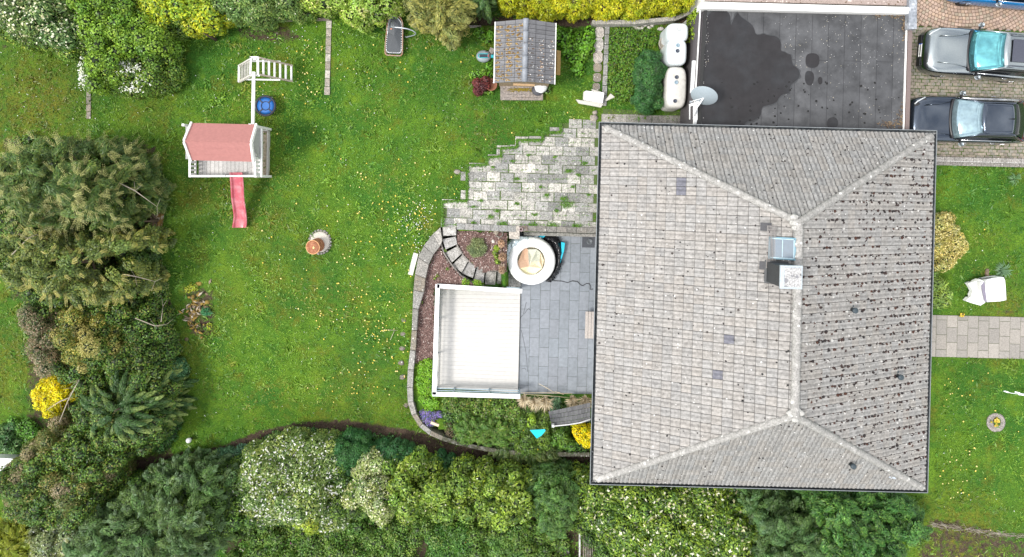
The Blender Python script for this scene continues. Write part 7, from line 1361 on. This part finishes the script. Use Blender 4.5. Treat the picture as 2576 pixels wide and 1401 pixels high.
# weeds in the terrace joints
tw = [(1425,515,14),(1418,500,8),(1375,490,5),(1345,540,5),(1440,470,4),(1300,512,5),(1250,530,6),(1210,505,5),(1235,545,7),(1190,560,5),(1150,565,5),(1265,562,10),(1340,565,10),(1390,566,12),(1450,568,9),(1360,470,4),(1300,450,5),(1395,395,4),(1290,405,4),(1470,410,6),(1430,430,8),(1240,420,4),(1455,440,5),(1330,390,4),(1190,520,4),(1500,545,5),(1400,530,5),(1480,490,4)]
us, vs2, hh = [], [], []
for u, v, r_ in tw:
    for _ in range(int(r_*16)): us.append(random.gauss(u, r_*.6)); vs2.append(random.gauss(v, r_*.35))
for _ in range(1500):
    r_ = random.choice([0,1,2,3,4,5,6,7,8]); us.append(random.uniform(1112, 1500)); vs2.append(313+random.randint(0, 11)*22.9+random.gauss(0, 1.0)+0*r_)
tb = terr[3:]+[terr[0]]
for i in range(len(tb)-1):
    L9 = math.hypot(tb[i+1][0]-tb[i][0], tb[i+1][1]-tb[i][1])
    for _ in range(int(L9*9)): q9 = random.random(); us.append(tb[i][0]+(tb[i+1][0]-tb[i][0])*q9+abs(random.gauss(0, 3.2))); vs2.append(tb[i][1]+(tb[i+1][1]-tb[i][1])*q9+abs(random.gauss(0, 3.2)))
x, y, z = Gv(us, vs2); n = len(x); tp = [P(u, v, 0) for u, v in terr]; k = in_poly(x, y, tp); x, y, z = x[k], y[k], z[k]; n = len(x)
V, F, C = cards(np.stack([x, y, np.full(n, .07)+rng.uniform(0,.04,n)], 1), rng.normal(size=(n, 3))*.5+np.array([0,0,1]), rng.normal(size=(n, 3)), rng.uniform(.03, .10, n), rng.uniform(.015, .03, n), pick([((.10,.25,.02),3),((.17,.30,.03),1),((.06,.15,.02),1)], n)); tag(npmesh('joint_weeds', V, F, C, LEAF), 'green weeds growing from the joints of the slab terrace', 'weeds', kind='stuff')
# stump plants
plant('yellow_sprouts', 'bright yellow green sprouts at the upper end of the rotten stump', 'plant', [(463,720),(480,712),(500,718),(502,730),(478,735),(466,745)], .3, [((.34,.38,.04),3),((.2,.28,.03),1)], leaf=(.07,.04), r=.09, cover=.9, coreS=.3)
plant('grass_clump', 'blue green grass clump growing on the stump', 'plant', [(504,775),(520,770),(530,785),(522,800),(506,798)], .35, [((.04,.17,.08),3),((.09,.24,.12),1)], leaf=(.16,.018), r=.11, kind='needle', coreS=.3)
plant('yellow_sprouts', 'yellow green sprouts at the lower right of the stump', 'plant', [(520,812),(532,808),(534,830),(526,838),(518,828)], .25, [((.28,.34,.03),3)], leaf=(.06,.035), r=.08, cover=.9, coreS=.3)
# front garden
plant('golden_shrub', 'round cream and yellow variegated shrub at the front wall of the house', 'shrub', [(2330,535),(2370,525),(2400,530),(2425,560),(2440,600),(2435,640),(2410,665),(2385,690),(2345,695),(2325,620)], 1.7, [((.52,.44,.14),3),((.34,.32,.08),3),((.66,.60,.28),2),((.16,.18,.05),1)], leaf=(.075,.045), r=.22)
plant('rhododendron', 'rosetted light green rhododendron below the golden shrub', 'shrub', [(2320,675),(2365,678),(2385,705),(2400,745),(2390,775),(2355,785),(2320,780)], 1.2, [((.16,.26,.06),3),((.22,.32,.08),2),((.10,.18,.05),2)], leaf=(.17,.035), r=.2, cover=1.1)
def rosette(name, label, u, v, r_, n, col):
    t = thing(name, label, 'plant', tuple(G(u, v))); mb = MB()
    for k in range(n):
        g = random.uniform(0, 6.28); l = r_*random.uniform(.6, 1.05); e = Vector((math.cos(g)*l, math.sin(g)*l, random.uniform(.05, .25))); m_ = e*.55+Vector((0,0,.15)); sd = Vector((-math.sin(g), math.cos(g), 0))*.016; q = random.uniform(.7, 1.3)
        mb.add([-sd*.6, sd*.6, m_+sd, m_-sd, e], [(0,1,2,3),(3,2,4)], col=tuple(c*q for c in col))
    mb.build('leaves', LEAF, t)
rosette('spiky_plant', 'grey green spiky rosette plant right above the white covered chair', 2515,678,.42,60,(.16,.27,.15)); rosette('spiky_plant', 'grey green spiky rosette near the driveway kerb at the right edge', 2546,450,.32,50,(.13,.25,.10))
for u, v, r_, lb in ((700,450,.0,''),): pass
plant('wild_flowers', 'cluster of bright yellow flowers at the edge of the entrance path', 'flowers', [(2412,788),(2432,786),(2436,796),(2420,800),(2410,795)], .25, LG, leaf=(.08,.03), r=.09, cover=.7, flowers=([((.8,.6,.08),1)], 26, .06, 'flower'), coreS=.3)
# bare branches among the left shrubs
mb = MB(); bt = mat('pale_branch', (.34,.29,.23), .85)
for q in ([(150,1060,1.6),(170,1010,2.4),(188,975,3.0),(200,955,3.2)],[(175,1000,2.6),(150,1010,2.5),(120,1030,2.2)],[(310,690,3.2),(340,695,3.4),(390,708,3.2)],[(300,460,3.9),(340,480,4.),(395,520,3.6)],[(340,800,2.2),(390,820,2.0),(420,815,1.8)],[(30,640,3.4),(70,600,3.6),(90,590,3.7)],[(405,810,1.8),(410,770,1.6)]):
    mb = MB(); mb.tube([P(u, v, z-1.0) for u, v, z in q], [.018]*(len(q)-1)+[.006], 6)
    pp = [P(u, v, z-1.0) for u, v, z in q]
    for k in range(1, len(pp)):
        for s_ in range(2): g = random.uniform(0, 6.28); mb.tube([pp[k], pp[k]+Vector((math.cos(g)*.35, math.sin(g)*.35, .1))], [.006, .003], 5)
    tag(mb.build('bare_branch', bt), {150:'long bare grey branch rising beside the yellow forsythia on the left',175:'thin bare side branch crossing the yellow forsythia',310:'pale dead branch lying over the olive conifer',300:'bare branch sticking out of the dark pine towards the log',340:'bare forked branch above the blue green rhododendron',30:'pale dead branch at the left edge of the olive conifer',405:'short bare branch at the edge of the left lawn'}[q[0][0]], 'branch', 'bare branches among the left shrubs')
